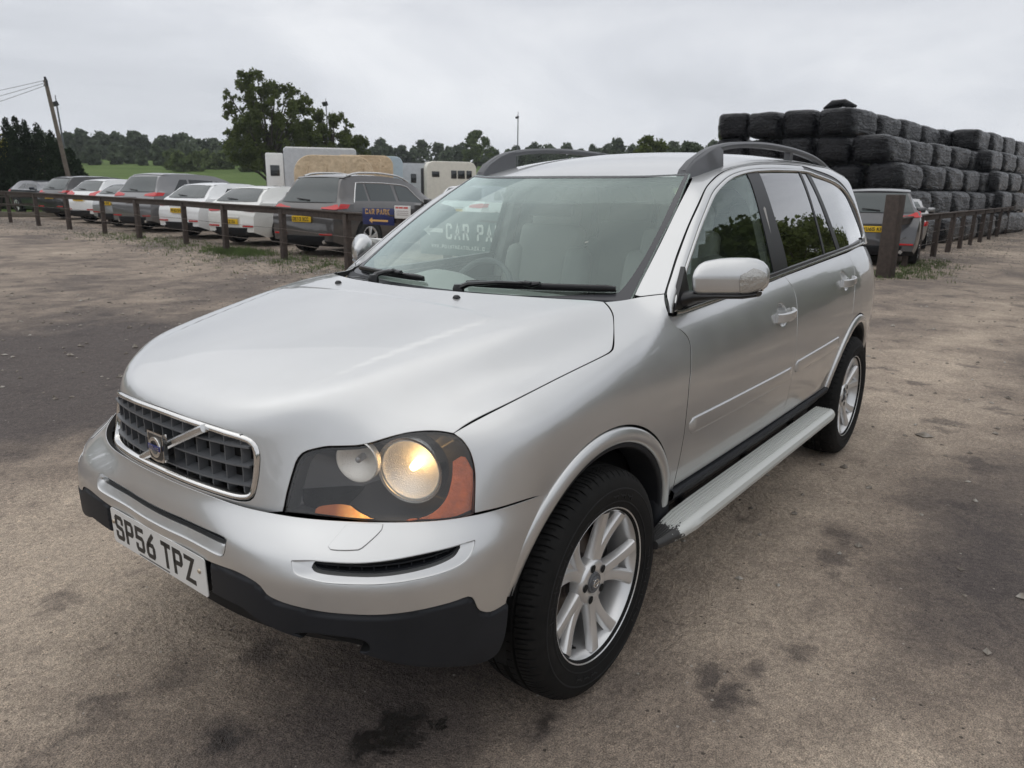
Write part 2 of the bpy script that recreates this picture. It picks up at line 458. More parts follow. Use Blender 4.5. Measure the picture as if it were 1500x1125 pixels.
M['tint'] = glass_mat('tint_band', (.42, .40, .46), .6)
M['lens'] = glass_mat('lamp_lens', (.93, .92, .90), 1.0, haze=.028)
M['amber'] = prin('amber', (.58, .115, .015), .16, coat=.8, var=.3, vscale=35, bump=(150, .8, .002))
M['hot'] = None
M['redlens'] = prin('red_lens', (.55, .010, .012), .25, coat=.25)
M['seat'] = prin('seat_leather', (.23, .222, .205), .5, var=.05)
M['dash'] = prin('dash_plastic', (.10, .10, .10), .6)
M['dashpale'] = prin('dash_pale', (.30, .30, .285), .6)
M['liner'] = prin('headliner', (.45, .44, .42), .9)
M['carpet'] = prin('carpet', (.03, .03, .03), .95)
M['white_plate'] = prin('plate_white', (.74, .74, .72), .35, coat=.3)
M['yellow_plate'] = prin('plate_yellow', (.80, .52, .02), .4)
M['ink'] = prin('plate_ink', (.018, .018, .018), .45)
M['brass'] = prin('screw_cap', (.55, .48, .38), .35, .8)
M['blue'] = prin('badge_blue', (.02, .03, .16), .3)
M['clearlens'] = prin('clear_ribbed', (.50, .49, .46), .12, .6, coat=1., bump=(90, .8, .004))

# ================================================================ lettering
GL = {  # strokes on a 0..1 x 0..1 cell
 'S': [[(1, .80), (1, .93), (.88, 1), (.12, 1), (0, .93), (0, .62), (.12, .53), (.88, .47), (1, .38), (1, .07), (.88, 0), (.12, 0), (0, .07), (0, .2)]],
 'P': [[(0, 0), (0, 1), (.85, 1), (1, .9), (1, .56), (.85, .46), (0, .46)]],
 '5': [[(1, 1), (.06, 1), (.03, .58), (.85, .58), (1, .48), (1, .1), (.85, 0), (.12, 0), (0, .08), (0, .18)]],
 '6': [[(.9, 1), (.45, .75), (.05, .45), (0, .32), (0, .1), (.14, 0), (.86, 0), (1, .1), (1, .42), (.86, .54), (.2, .54)]],
 'T': [[(0, 1), (1, 1)], [(.5, 1), (.5, 0)]],
 'Z': [[(0, 1), (1, 1), (0, 0), (1, 0)]],
 'A': [[(0, 0), (.5, 1), (1, 0)], [(.2, .3), (.8, .3)]],
 'B': [[(0, 0), (0, 1), (.8, 1), (1, .88), (1, .64), (.8, .53), (0, .53)], [(.8, .53), (1, .42), (1, .12), (.8, 0), (0, 0)]],
 'C': [[(1, .8), (1, .9), (.85, 1), (.15, 1), (0, .9), (0, .1), (.15, 0), (.85, 0), (1, .1), (1, .2)]],
 'D': [[(0, 0), (0, 1), (.7, 1), (1, .8), (1, .2), (.7, 0), (0, 0)]],
 'E': [[(1, 1), (0, 1), (0, 0), (1, 0)], [(0, .5), (.8, .5)]],
 'F': [[(1, 1), (0, 1), (0, 0)], [(0, .5), (.8, .5)]],
 'G': [[(1, .8), (.85, 1), (.15, 1), (0, .9), (0, .1), (.15, 0), (.85, 0), (1, .1), (1, .45), (.5, .45)]],
 'K': [[(0, 0), (0, 1)], [(1, 1), (0, .45)], [(.3, .6), (1, 0)]],
 'L': [[(0, 1), (0, 0), (1, 0)]], 'I': [[(.5, 0), (.5, 1)]], '1': [[(.2, .8), (.5, 1), (.5, 0)]],
 'H': [[(0, 0), (0, 1)], [(1, 0), (1, 1)], [(0, .5), (1, .5)]],
 'N': [[(0, 0), (0, 1), (1, 0), (1, 1)]], 'O': [[(.15, 0), (0, .12), (0, .88), (.15, 1), (.85, 1), (1, .88), (1, .12), (.85, 0), (.15, 0)]],
 'R': [[(0, 0), (0, 1), (.85, 1), (1, .9), (1, .6), (.85, .5), (0, .5)], [(.55, .5), (1, 0)]],
 'U': [[(0, 1), (0, .1), (.15, 0), (.85, 0), (1, .1), (1, 1)]], 'V': [[(0, 1), (.5, 0), (1, 1)]],
 'W': [[(0, 1), (.25, 0), (.5, .8), (.75, 0), (1, 1)]], 'X': [[(0, 0), (1, 1)], [(0, 1), (1, 0)]], 'Y': [[(0, 1), (.5, .5), (1, 1)], [(.5, .5), (.5, 0)]],
 'M': [[(0, 0), (0, 1), (.5, .4), (1, 1), (1, 0)]], 'J': [[(1, 1), (1, .1), (.85, 0), (.15, 0), (0, .15)]],
 '0': [[(.15, 0), (0, .12), (0, .88), (.15, 1), (.85, 1), (1, .88), (1, .12), (.85, 0), (.15, 0)]],
 '2': [[(0, .85), (.15, 1), (.85, 1), (1, .88), (1, .62), (0, .1), (0, 0), (1, 0)]],
 '7': [[(0, 1), (1, 1), (.35, 0)]], '8': [[(.15, 0), (0, .1), (0, .42), (.15, .52), (.85, .52), (1, .62), (1, .9), (.85, 1), (.15, 1), (0, .9), (0, .62), (.15, .52)], [(.85, .52), (1, .42), (1, .1), (.85, 0), (.15, 0)]],
 '9': [[(.1, 0), (.55, .25), (.95, .55), (1, .68), (1, .9), (.86, 1), (.14, 1), (0, .9), (0, .58), (.14, .46), (.8, .46)]],
 '3': [[(0, .85), (.15, 1), (.85, 1), (1, .9), (1, .62), (.8, .52), (.4, .52)], [(.8, .52), (1, .42), (1, .1), (.85, 0), (.15, 0), (0, .15)]],
 '4': [[(.75, 0), (.75, 1), (0, .28), (1, .28)]], '.': [[(.4, 0), (.6, 0)]], '/': [[(0, 0), (1, 1)]], '-': [[(0, .5), (1, .5)]],
}
def strokes(mb, text, o, ex, ey, w, h, st, gap, depth, space=None, widths=None):
    """lettering as real strokes; o lower-left corner, ex/ey unit vectors"""
    ex, ey, o = Vector(ex), Vector(ey), Vector(o); nz = ex.cross(ey); x = 0.; s = st/2
    for ch in text:
        if ch == ' ': x += space if space is not None else w*.6; continue
        cw = (widths or {}).get(ch, w)
        for pl in GL[ch]:
            P = [(s+(cw-st)*a, s+(h-st)*b) for a, b in pl]
            n = len(P); Lf, Rt = [], []; closed = P[0] == P[-1]
            for i in range(n):
                a = P[i-1] if i > 0 else (P[-2] if closed else None); b = P[i+1] if i < n-1 else (P[1] if closed else None); c = P[i]
                def nr(p, q):
                    l = math.hypot(q[0]-p[0], q[1]-p[1]) or 1e-9; return (-(q[1]-p[1])/l, (q[0]-p[0])/l)
                if a is None: m = nr(c, b); k = 1
                elif b is None: m = nr(a, c); k = 1
                else:
                    n1, n2 = nr(a, c), nr(c, b); m = (n1[0]+n2[0], n1[1]+n2[1]); l = math.hypot(*m) or 1e-9; m = (m[0]/l, m[1]/l)
                    k = min(1/max(m[0]*n1[0]+m[1]*n1[1], .3), 1.8)
                e0 = 0
                cx, cy = c
                if a is None and not closed: l = math.hypot(b[0]-c[0], b[1]-c[1]); cx -= (b[0]-c[0])/l*s; cy -= (b[1]-c[1])/l*s
                if b is None and not closed: l = math.hypot(c[0]-a[0], c[1]-a[1]); cx += (c[0]-a[0])/l*s; cy += (c[1]-a[1])/l*s
                Lf.append((cx+m[0]*s*k, cy+m[1]*s*k)); Rt.append((cx-m[0]*s*k, cy-m[1]*s*k))
            V = []
            for (a, b) in zip(Lf, Rt):
                for q in (a, b):
                    for dz in (0, depth): V.append(o+ex*(x+q[0])+ey*q[1]+nz*dz)
            F_ = []
            for i in range(n-1):
                k0, k1 = 4*i, 4*(i+1)
                F_ += [(k0+1, k0+3, k1+3, k1+1), (k0, k1, k1+2, k0+2), (k0, k0+1, k1+1, k1), (k0+2, k1+2, k1+3, k0+3)]
            F_ += [(0, 2, 3, 1), (4*n-4, 4*n-3, 4*n-1, 4*n-2)]
            mb.add(V, F_)
        x += cw+gap
    return x

# ================================================================ the silver SUV in the foreground
CAR = empty('parked_car')
tag(CAR, 'large silver SUV in the foreground with lit headlamp and number plate SP56 TPZ', 'car')
def both(o, name=None):  # the same part on the right-hand side
    mirror_obj(o, name); return o
A_ = [(-.337, .678, 1.166), (-.322, .708, 1.153), (-.300, .736, 1.136), (-.266, .760, 1.117), (-.216, .791, 1.089), (-.172, .816, 1.066), (-.140, .828, 1.054), (-.081, .827, 1.045), (.106, .811, 1.017), (.32, .793, .982), (.491, .759, .94)]
H1 = [(.775, .447, .736), (.760, .447, .783), (.738, .452, .845), (.728, .456, .866), (.716, .467, .882), (.699, .490, .892), (.681, .513, .897), (.662, .543, .900), (.639, .577, .904), (.617, .604, .912), (.60, .623, .921), (.58, .645, .931), (.56, .666, .938), (.542, .687, .942), (.525, .708, .944), (.508, .732, .943), (.493, .758, .939), (.485, .778, .929), (.481, .795, .91), (.480, .808, .888), (.483, .821, .852), (.492, .83, .809), (.505, .839, .751)]
H2 = [(.505, .839, .751), (.54, .815, .742), (.576, .781, .738), (.606, .748, .738), (.64, .706, .738), (.675, .653, .738), (.706, .597, .739), (.733, .543, .739), (.756, .49, .738), (.775, .447, .736)]
BBc = [(.775, .447, .736), (.803, .392, .728), (.822, .340, .733), (.842, .257, .740), (.855, .15, .745), (.861, .065, .747), (.862, 0, .747)]
REc = [(-.062, 0, 1.188), (-.070, .12, 1.188), (-.110, .33, 1.187), (-.205, .535, 1.180), (-.337, .678, 1.166)]
Gc = [(.838, 0, .938), (.834, .125, .935), (.826, .20, .932), (.813, .277, .926), (.797, .33, .918), (.786, .357, .904), (.784, .370, .880), (.789, .374, .837), (.797, .373, .796), (.806, .367, .765), (.816, .346, .753), (.829, .30, .751), (.848, .19, .755), (.858, .08, .759), (.860, 0, .760)]
D45 = (-.75, 0, -.66)
mirY = lambda c: [(x, -y, z) for x, y, z in c]
bon_segs = [REc, A_, H1[16::-1], BBc, mirY(BBc)[::-1], mirY(H1[16::-1])[::-1], mirY(A_)[::-1], mirY(REc)[::-1]]
# merge the two halves on the centre line
bon_segs = [REc, A_, H1[16::-1], BBc+mirY(BBc)[::-1][1:], mirY(H1[16::-1])[::-1], mirY(A_)[::-1], mirY(REc)[::-1]]
g_loop = Gc+mirY(Gc)[::-1][1:-1]
def dome(p):  # slightly raised centre of the bonnet
    x, y = p[:, 0], np.abs(p[:, 1])
    yb = .52-.10*np.clip((x-.1)/.5, 0, 1.5)
    return sstep(yb+.008, yb-.008, y)*sstep(.055, .03, x-.035*np.clip(y/.5, 0, 1)**2*0)*0+.0034*sstep(yb+.009, yb-.009, y)*sstep(.085, .055, -(x-.12))*sstep(.75, .3, x)
def Fbon(p): return Fmain(p)-dome(p)
bonnet = panel('bonnet', bon_segs, Fbon, D45, M['silver'], CAR, h=.016, holes=[[g_loop+g_loop[:1]]], ref=(.3, 0, 1.), flange=.02)
# black sheets added behind the skin to block light in the panel gaps
def Finner(p): return Fmain(p)+.022
inner = panel('gap_blackout', [[(x*1-.005, y*.985, z-.01) for x, y, z in s] for s in bon_segs], Finner, D45, M['void'], CAR, h=.05, ref=(.3, 0, 1.), flange=.0,
              holes=[[[(x, y*1.02, z) for x, y, z in g_loop+g_loop[:1]]]])
# front wing
FTc = [(-.337, .678, 1.166), (-.40, .698, 1.166), (-.452, .716, 1.168), (-.478, .732, 1.172), (-.505, .760, 1.179), (-.537, .797, 1.186)]
D1 = [(-.537, .797, 1.186), (-.512, .811, 1.165), (-.490, .829, 1.142), (-.485, .841, 1.12), (-.495, .848, 1.10), (-.520, .855, 1.079), (-.552, .866, 1.060), (-.572, .874, 1.042), (-.580, .88, 1.024), (-.579, .886, 1.003), (-.568, .896, .958), (-.555, .903, .913), (-.545, .906, .882), (-.532, .91, .781), (-.530, .908, .71), (-.528, .901, .634), (-.526, .891, .557), (-.528, .884, .505)]
AC, AR = (-.028, .362), .484       # front arch centre and outer radius
def arc(c, r, a0, a1, n=26, y=.9): return [(c[0]+r*math.cos(math.radians(a)), y, c[1]+r*math.sin(math.radians(a))) for a in np.linspace(a0, a1, n)]
arcF = arc(AC, AR, 167, 51, y=.9)
wing_segs = [FTc, D1, [(-.528, .884, .505), (-.500, .884, .472)], arcF, [(.276, .893, .738), (.32, .891, .748), (.434, .874, .756), (.505, .839, .751)], [(.505, .839, .751), (.492, .83, .809), (.483, .821, .852), (.480, .808, .888), (.481, .795, .91), (.485, .778, .929), (.493, .759, .9395)], A_[::-1]]
wing = panel('front_wing', wing_segs, Fcar, (-.22, -.74, -.63), M['silver'], CAR, h=.018, ref=(0, .85, .8), flange=.02)
both(wing)
both(panel('gap_blackout', [[(-.33, .70, 1.13), (-.42, .80, 1.09), (-.535, .86, 1.03), (-.50, .89, .80), (-.50, .884, .50)], arc(AC, AR, 165, 51, y=.9), [(.276, .893, .738), (.32, .891, .748), (.47, .85, .751)], [(.47, .82, .88), (.45, .76, .93)], [(.32, .775, .96), (.1, .79, 1.0), (-.15, .80, 1.03), (-.24, .77, 1.09), (-.33, .70, 1.13)]], lambda p: Fmain(p)+.026, (-.22, -.74, -.63), M['void'], CAR, h=.05, ref=(0, .85, .8), flange=0))
# arch moulding: painted flare with dark inner lip
def side_y(x, z): return f_ymax(x)+f_dyz(z-.045*np.clip((-.4-x)/2.4, 0, 1.2))
def arch(c, R, a0, a1, name='wheel_arch_trim'):
    rows = []; an = np.radians(np.linspace(a0, a1, 73))
    prof = [(R-.003, -.012), (R-.0035, .0005), (R-.0055, .0045), (R-.011, .0085), (R-.024, .0130), (R-.040, .0140), (R-.048, .0105), (R-.0515, .001)]
    for a in an:
        row = []
        for r, b in prof:
            x, z = c[0]+r*math.cos(a), c[1]+r*math.sin(a); row.append((x, float(side_y(x, z))+b, z))
        rows.append(row)
    mb = MB(); mb.grid(rows); o = mb.build(name, M['silver'], CAR, 60)
    prof2 = [(R-.052, .003), (R-.058, .0045), (R-.066, .001), (R-.069, -.008), (R-.071, -.05), (R-.073, -.10)]; rows = []
    for a in an:
        rows.append([(c[0]+r*math.cos(a), float(side_y(c[0]+r*math.cos(a), c[1]+r*math.sin(a)))+b, c[1]+r*math.sin(a)) for r, b in prof2])
    mb = MB(); mb.grid(rows); o2 = mb.build('arch_lip', M['plastic'], o, 60)
    r_ = mirror_obj(o, parent=CAR); mirror_obj(o2, parent=r_)
    mb = MB()   # well liner
    pr = [(R-.03, .04), (R-.035, -.02), (R-.02, -.28), (R-.05, -.36), (.05, -.37)]
    rows = []
    for a in np.radians(np.linspace(-8, 188, 60)): rows.append([(c[0]+r*math.cos(a), .84+h, c[1]+r*math.sin(a)) for r, h in pr])
    mb.grid(rows); both(mb.build('wheel_well', M['void'], CAR, 60))
arch(AC, AR, 168, 17)
AC2, AR2 = (-2.878, .362), .492
arch(AC2, AR2, 166, 14)

# ---- doors
D2 = [(-1.671, .832, 1.164), (-1.680, .843, 1.145), (-1.705, .862, 1.112), (-1.712, .877, 1.075), (-1.700, .894, 1.028), (-1.680, .91, .94), (-1.672, .915, .85), (-1.668, .918, .76), (-1.672, .910, .64), (-1.680, .89, .505)]
D3 = [(-2.825, .835, 1.190), (-2.835, .842, 1.155), (-2.832, .856, 1.12), (-2.80, .872, 1.075), (-2.745, .89, 1.00), (-2.715, .90, .94), (-2.700, .909, .88), (-2.693, .909, .818)]
belt1 = [(-1.671, .832, 1.164), (-1.492, .837, 1.155), (-1.1, .841, 1.137), (-.744, .841, 1.122), (-.60, .836, 1.113), (-.537, .829, 1.112)]
fd_front = [(-.537, .829, 1.112), (-.497, .836, 1.118)]
D1d = [p for p in D1 if p[2] < 1.121]
def Fdoor(p):   # finger recesses behind the door handles are pressed into the skin
    r = 0.
    for cx, cz in ((-1.495, 1.012), (-2.570, 1.072)):
        e = ((p[:, 0]-cx)/.062)**2+((p[:, 2]-cz)/.052)**2; r = r+.020*sstep(1.05, .05, e)
    return Fmain(p)+r
fdoor_segs = [[(-.528, .884, .505), (-1.1, .889, .505), (-1.68, .89, .505)], D2[::-1], belt1, [(-.537, .829, 1.112), (-.515, .832, 1.125), (-.486, .840, 1.121)], D1d]
fdoor = panel('front_door', fdoor_segs, Fdoor, (0, -.85, -.52), M['silver'], CAR, lip=.0006, h=.0105, ref=(-1, .9, .8), flange=.02)
arcR = arc(AC2, AR2, 17, 68)
belt2 = [(-2.825, .812, 1.212), (-2.40, .820, 1.195), (-2.069, .826, 1.181), (-1.671, .832, 1.164)]
rdoor_segs = [[(-1.68, .89, .505), (-2.05, .89, .505), (-2.407, .89, .506)], arcR, D3[::-1], [(-2.825, .835, 1.190), (-2.825, .812, 1.212)], belt2, D2]
rdoor = panel('rear_door', rdoor_segs, Fdoor, (0, -.85, -.52), M['silver'], CAR, h=.0105, ref=(-2, .9, .8), flange=.02)
both(rdoor)
# rear quarter
q_segs = [D3+[], arc(AC2, AR2, 68, 166), [(-3.355, .9, .48), (-3.46, .88, .48), (-3.60, .86, .70)], [(-3.60, .86, .70), (-3.64, .85, .85), (-3.64, .84, .98)], [(-3.64, .84, .98), (-3.63, .83, 1.10), (-3.60, .80, 1.22)], [(-3.60, .80, 1.235), (-3.40, .79, 1.232), (-3.2, .785, 1.228), (-2.825, .812, 1.212)], [(-2.825, .812, 1.212), (-2.825, .835, 1.190)]]
quart = panel('rear_quarter', q_segs, Fmain, (.12, -.84, -.50), M['silver'], CAR, h=.024, ref=(-3.2, .9, .8), flange=.02)
both(quart)
both(panel('gap_blackout', [[(-.60, .884, .50), (-1.5, .889, .50), (-2.407, .89, .50)], arcR, arc(AC2, AR2, 68, 165), [(-3.355, .9, .50), (-3.62, .86, .70)], [(-3.62, .84, .98), (-3.60, .80, 1.2)], [(-3.4, .79, 1.20), (-2.825, .812, 1.20), (-1.671, .832, 1.155), (-.62, .83, 1.10)], [(-.62, .83, 1.10), (-.62, .87, 1.0), (-.60, .9, .8), (-.60, .884, .50)]], lambda p: Fmain(p)+.028, (0, -.85, -.52), M['void'], CAR, h=.06, ref=(-2, .9, .8), flange=0))
# tail lamp, tailgate and rear bumper
tl = panel('tail_lamp', [[(-3.645, .85, .99), (-3.635, .83, 1.10), (-3.61, .80, 1.20)], [(-3.66, .76, 1.2), (-3.72, .78, 1.0), (-3.74, .78, .86)], [(-3.70, .82, .85), (-3.645, .85, .86)]], Fmain, (.55, -.75, -.2), M['redlens'], CAR, h=.03, ref=(-3.6, .8, 1.), flange=.02)
both(tl)
def Ftail(p): return Fcar(p)
panel('tailgate', [[(-3.7, -.70, .62), (-3.7, .70, .62)], [(-3.7, .74, .8), (-3.7, .72, 1.0), (-3.6, .70, 1.25)], [(-3.5, .64, 1.45), (-3.4, .56, 1.60)], [(-3.4, .3, 1.63), (-3.4, -.3, 1.63), (-3.4, -.56, 1.60)], [(-3.5, -.64, 1.45), (-3.6, -.70, 1.25), (-3.7, -.72, 1.0), (-3.7, -.74, .8)]], Ftail, (1, 0, 0), M['silver'], CAR, h=.05, ref=(-3.7, 0, 1),
      holes=[[[(-3.6, y, z) for y, z in ((-.54, 1.24), (0, 1.22), (.54, 1.24), (.55, 1.35), (.47, 1.54), (0, 1.57), (-.47, 1.54), (-.55, 1.35), (-.54, 1.24))]]])
panel('rear_window', [[(-3.6, y, z) for y, z in ((-.54, 1.24), (0, 1.22), (.54, 1.24), (.55, 1.35), (.47, 1.54), (0, 1.57), (-.47, 1.54), (-.55, 1.35), (-.54, 1.24))]], Ftail, (1, 0, 0), M['privacy'], CAR, h=.06, ref=(-3.7, 0, 1), off=-.004, flange=0)
mb = MB()
rows = []
for y in np.linspace(-.79, .79, 41):
    xx = -3.86+.34*abs(y/.88)**6; rows.append([(xx+.10, y, .70), (xx+.02, y, .70), (xx, y, .68), (xx-.01, y, .60), (xx, y, .50), (xx+.05, y, .38), (xx+.2, y, .36)])
mb.grid(rows); mb.build('rear_bumper', M['plastic'], CAR, 50)

# ---- roof, pillars, side frame
scrL = [(-.40, .700, 1.160), (-.470, .720, 1.185), (-.704, .679, 1.334), (-.908, .643, 1.465), (-1.04, .615, 1.537), (-1.157, .582, 1.585)]
ditch = [(-1.157, .582, 1.585), (-1.19, .588, 1.60), (-1.5, .592, 1.66), (-2.0, .600, 1.70), (-2.6, .605, 1.70), (-3.1, .60, 1.66), (-3.40, .60, 1.60)]
gut = [(-.537, .797, 1.186), (-.608, .780, 1.240), (-.71, .753, 1.313), (-.86, .722, 1.415), (-1.01, .691, 1.502), (-1.10, .671, 1.545), (-1.194, .652, 1.575), (-1.30, .636, 1.603), (-1.413, .628, 1.625), (-1.616, .627, 1.650), (-1.964, .629, 1.669), (-2.387, .627, 1.676), (-2.593, .638, 1.662), (-2.80, .648, 1.645), (-2.95, .657, 1.628), (-3.08, .664, 1.600), (-3.18, .675, 1.560), (-3.27, .692, 1.505), (-3.331, .707, 1.453), (-3.375, .735, 1.375), (-3.395, .755, 1.30), (-3.385, .77, 1.262), (-3.34, .78, 1.243), (-3.25, .787, 1.236)]
gut_end = [(-3.25, .787, 1.236), (-3.40, .785, 1.238), (-3.60, .75, 1.245)]
frame_segs = [scrL[1:], ditch, [(-3.40, .60, 1.60), (-3.50, .63, 1.45), (-3.60, .70, 1.25)], gut_end[::-1], gut[::-1], [(-.537, .797, 1.186), (-.505, .760, 1.180), (-.478, .732, 1.174), (-.470, .720, 1.180)]]
sf = panel('side_frame', frame_segs, Fcar, (-.12, -.70, -.70), M['silver'], CAR, h=.02, ref=(-2, .7, 1.4), flange=.02)
both(sf)
roof_top = [(-1.157, .582, 1.585), (-1.07, .40, 1.59), (-1.022, .2, 1.592), (-1.012, 0, 1.592)]
def Froof(p): return p[:, 2]-(f_zr(p[:, 0])-.035*(np.abs(p[:, 1])/.6)**2-.012*(np.abs(p[:, 1])/.6)**6)
zroof = lambda x, y: float(f_zr(x))-.035*(abs(y)/.6)**2-.012*(abs(y)/.6)**6
rt = [(x, y, zroof(x, y)) for x, y, z in roof_top]
roof_segs = [rt[::1], mirY(rt)[::-1], mirY(ditch), [(-3.40, -.60, 1.6), (-3.47, -.3, 1.62), (-3.48, 0, 1.62), (-3.47, .3, 1.62), (-3.40, .60, 1.60)], ditch[::-1]]
roof = panel('roof', [rt+mirY(rt)[::-1][1:], [mirY(ditch)[0]]+mirY(ditch)[1:], roof_segs[3], ditch[::-1]], Froof, (0, 0, -1), M['silver'], CAR, h=.04, ref=(-2, 0, 1.6), flange=.02, lip=.003, gap=.003)
panel('headliner', [[(x*.98-.03, y*.9, z) for x, y, z in s] for s in [rt+mirY(rt)[::-1][1:], mirY(ditch), roof_segs[3], ditch[::-1]]], lambda p: Froof(p)+.045, (0, 0, -1), M['liner'], CAR, h=.1, ref=(-2, 0, 1.6), flange=0)
# roof rails
def sweep(name, path, prof, mat, parent, up=(0, 0, 1), sharp=40, cap=True):
    """path of points; prof: list of (side, up) offsets or function(i,u)->list"""
    P = [Vector(p) for p in path]; n = len(P); rows = []
    for i in range(n):
        t = (P[min(i+1, n-1)]-P[max(i-1, 0)]).normalized(); s_ = t.cross(Vector(up)).normalized(); u_ = s_.cross(t).normalized()
        pr = prof(i/(n-1)) if callable(prof) else prof
        rows.append([P[i]+s_*a+u_*b for a, b in pr])
    mb = MB(); mb.grid(rows, close=True)
    if cap: k = len(rows[0]); mb.f += [tuple(range(k))[::-1], tuple((n-1)*k+j for j in range(k))]; mb.m += [0, 0]
    return mb.build(name, mat, parent, sharp)
def rr(w, h, b=.3):
    w, h = w/2, h/2; c = min(w, h)*b
    return [(-w+c, -h), (w-c, -h), (w, -h+c), (w, h-c), (w-c, h), (-w+c, h), (-w, h-c), (-w, -h+c)]
rail_top = crom([(-1.142, .545, 1.612), (-1.20, .553, 1.658), (-1.30, .562, 1.700), (-1.42, .568, 1.728), (-1.62, .575, 1.752), (-1.95, .580, 1.768), (-2.35, .582, 1.766), (-2.70, .578, 1.748), (-2.95, .572, 1.718), (-3.10, .566, 1.688), (-3.17, .562, 1.665)], .03)
def railprof(u):
    w = .040
    return [(a, b-.014) for a, b in rr(w, .028, .7)]
rails = sweep('roof_rail', rail_top, railprof, M['rail'], CAR)
def foot(path_top):
    rows = []
    for (x, y, z), wt in path_top:
        zb = zroof(x, y)-.004
        rows.append([(x, y-wt/2, zb), (x, y-wt*.42, z-.004), (x, y-wt*.3, z), (x, y+wt*.3, z), (x, y+wt*.45, z-.006), (x, y+wt/2+.006, zb-.004)])
    mb = MB(); mb.grid(rows); mb.f += [(0, 1, 2, 3, 4, 5)[::-1], tuple(range(len(mb.v)-6, len(mb.v)))]; mb.m += [0, 0]; return mb.build('rail_foot', M['rail'], rails, 45)
ft1 = foot([((-1.13, .545, zroof(-1.13, .545)+.006), .05), ((-1.15, .546, 1.620), .056), ((-1.20, .553, 1.656), .058), ((-1.30, .562, 1.699), .056), ((-1.38, .566, 1.721), .050), ((-1.44, .568, 1.731), .04)])
ft2 = foot([((-2.98, .572, 1.712), .036), ((-3.08, .567, 1.692), .044), ((-3.17, .562, 1.665), .046), ((-3.22, .56, zroof(-3.22, .56)+.006), .04)])
mb = MB(); mb.box((-2.33, .578, 1.722), (.05, .03, .08)); ft3 = mb.build('rail_foot', M['rail'], rails, 45)
r2 = mirror_obj(rails); [mirror_obj(q_, parent=r2) for q_ in (ft1, ft2, ft3)]
# windscreen
ws_top = [(-1.157, .582, 1.585), (-1.07, .40, 1.585), (-1.022, .2, 1.585), (-1.008, 0, 1.585)]
ws_side = [(-1.157, .582, 1.585), (-.908, .643, 1.465), (-.704, .679, 1.334), (-.470, .715, 1.172), (-.44, .715, 1.15)]
ws_bot = [(-.44, .715, 1.15), (-.30, .45, 1.145), (-.24, .2, 1.14), (-.23, 0, 1.14)]
ws_segs = [ws_top+mirY(ws_top)[::-1][1:], mirY(ws_side), mirY(ws_bot)+ws_bot[::-1][1:], ws_side[::-1]]
DW = (-.60, 0, -.80)
panel('windscreen', ws_segs, Fwind, DW, M['screen'], CAR, h=.05, ref=(-.7, 0, 1.4), flange=.004, gap=.003)
# black printed border and tinted top band, inside the glass
hole = [(-.925, .600, 1.484), (-.87, .42, 1.484), (-.80, .2, 1.484), (-.785, 0, 1.484)]
hside = [(-.925, .600, 1.484), (-.758, .634, 1.379), (-.603, .654, 1.277), (-.475, .655, 1.190), (-.445, .630, 1.178)]
hbot = [(-.445, .630, 1.178), (-.33, .40, 1.168), (-.27, .15, 1.163), (-.265, 0, 1.163)]
top_h = [(-1.12, .560, 1.570), (-1.04, .40, 1.570), (-.99, .2, 1.570), (-.975, 0, 1.570)]
hside2 = [(-1.12, .560, 1.570)]+hside
wh = [top_h+mirY(top_h)[::-1][1:], mirY(hside2), mirY(hbot)+hbot[::-1][1:], hside2[::-1]]
panel('screen_border', ws_segs, Fwind, DW, M['frit'], CAR, h=.05, ref=(-.7, 0, 1.4), off=.0012, flange=0, holes=[[np.vstack([crom(s, .02)[:-1] for s in wh]).tolist()+[list(wh[0][0])]]], gap=.008)
band = [top_h+mirY(top_h)[::-1][1:], mirY([(-1.12, .560, 1.570), (-.925, .600, 1.484)]), mirY(hole)+hole[::-1][1:], [(-.925, .600, 1.484), (-1.12, .560, 1.570)]]
panel('tint_band', band, Fwind, DW, M['tint'], CAR, h=.05, ref=(-.7, 0, 1.4), off=-.006, flange=0, gap=-.002)

# ---- side windows: black surround, glass, painted frame and bright strip
DS = (0, -.93, -.37)
gutI = [(-.530, .815, 1.125), (-.527, .812, 1.150), (-.540, .800, 1.186)]
loop_bot = [(-3.25, .787, 1.236), (-2.95, .80, 1.222), (-2.4, .815, 1.198), (-1.67, .83, 1.166), (-1.1, .84, 1.139), (-.744, .84, 1.124), (-.600, .835, 1.116), (-.530, .828, 1.114)]
side_segs = [[(-.530, .828, 1.114), (-.524, .815, 1.140), (-.537, .797, 1.186)], gut, loop_bot]
gl1 = [[(-.552, .84, 1.142), (-.565, .81, 1.185), (-.60, .80, 1.222), (-.75, .774, 1.318), (-.91, .742, 1.420), (-1.075, .705, 1.507), (-1.18, .685, 1.548), (-1.31, .671, 1.583), (-1.448, .664, 1.604), (-1.535, .662, 1.612)], [(-1.535, .662, 1.612), (-1.545, .70, 1.52), (-1.550, .754, 1.4), (-1.548, .79, 1.283), (-1.550, .83, 1.178)], [(-1.550, .83, 1.178), (-1.1, .84, 1.158), (-.8, .84, 1.146), (-.552, .84, 1.138)]]
gl2 = [[(-1.690, .66, 1.628), (-1.95, .66, 1.640), (-2.285, .66, 1.642)], [(-2.285, .655, 1.642), (-2.310, .70, 1.55), (-2.329, .74, 1.44), (-2.338, .79, 1.30), (-2.340, .817, 1.214)], [(-2.340, .817, 1.214), (-2.0, .82, 1.200), (-1.75, .826, 1.188)], [(-1.75, .826, 1.188), (-1.750, .80, 1.266), (-1.738, .766, 1.36), (-1.718, .72, 1.48), (-1.690, .66, 1.628)]]
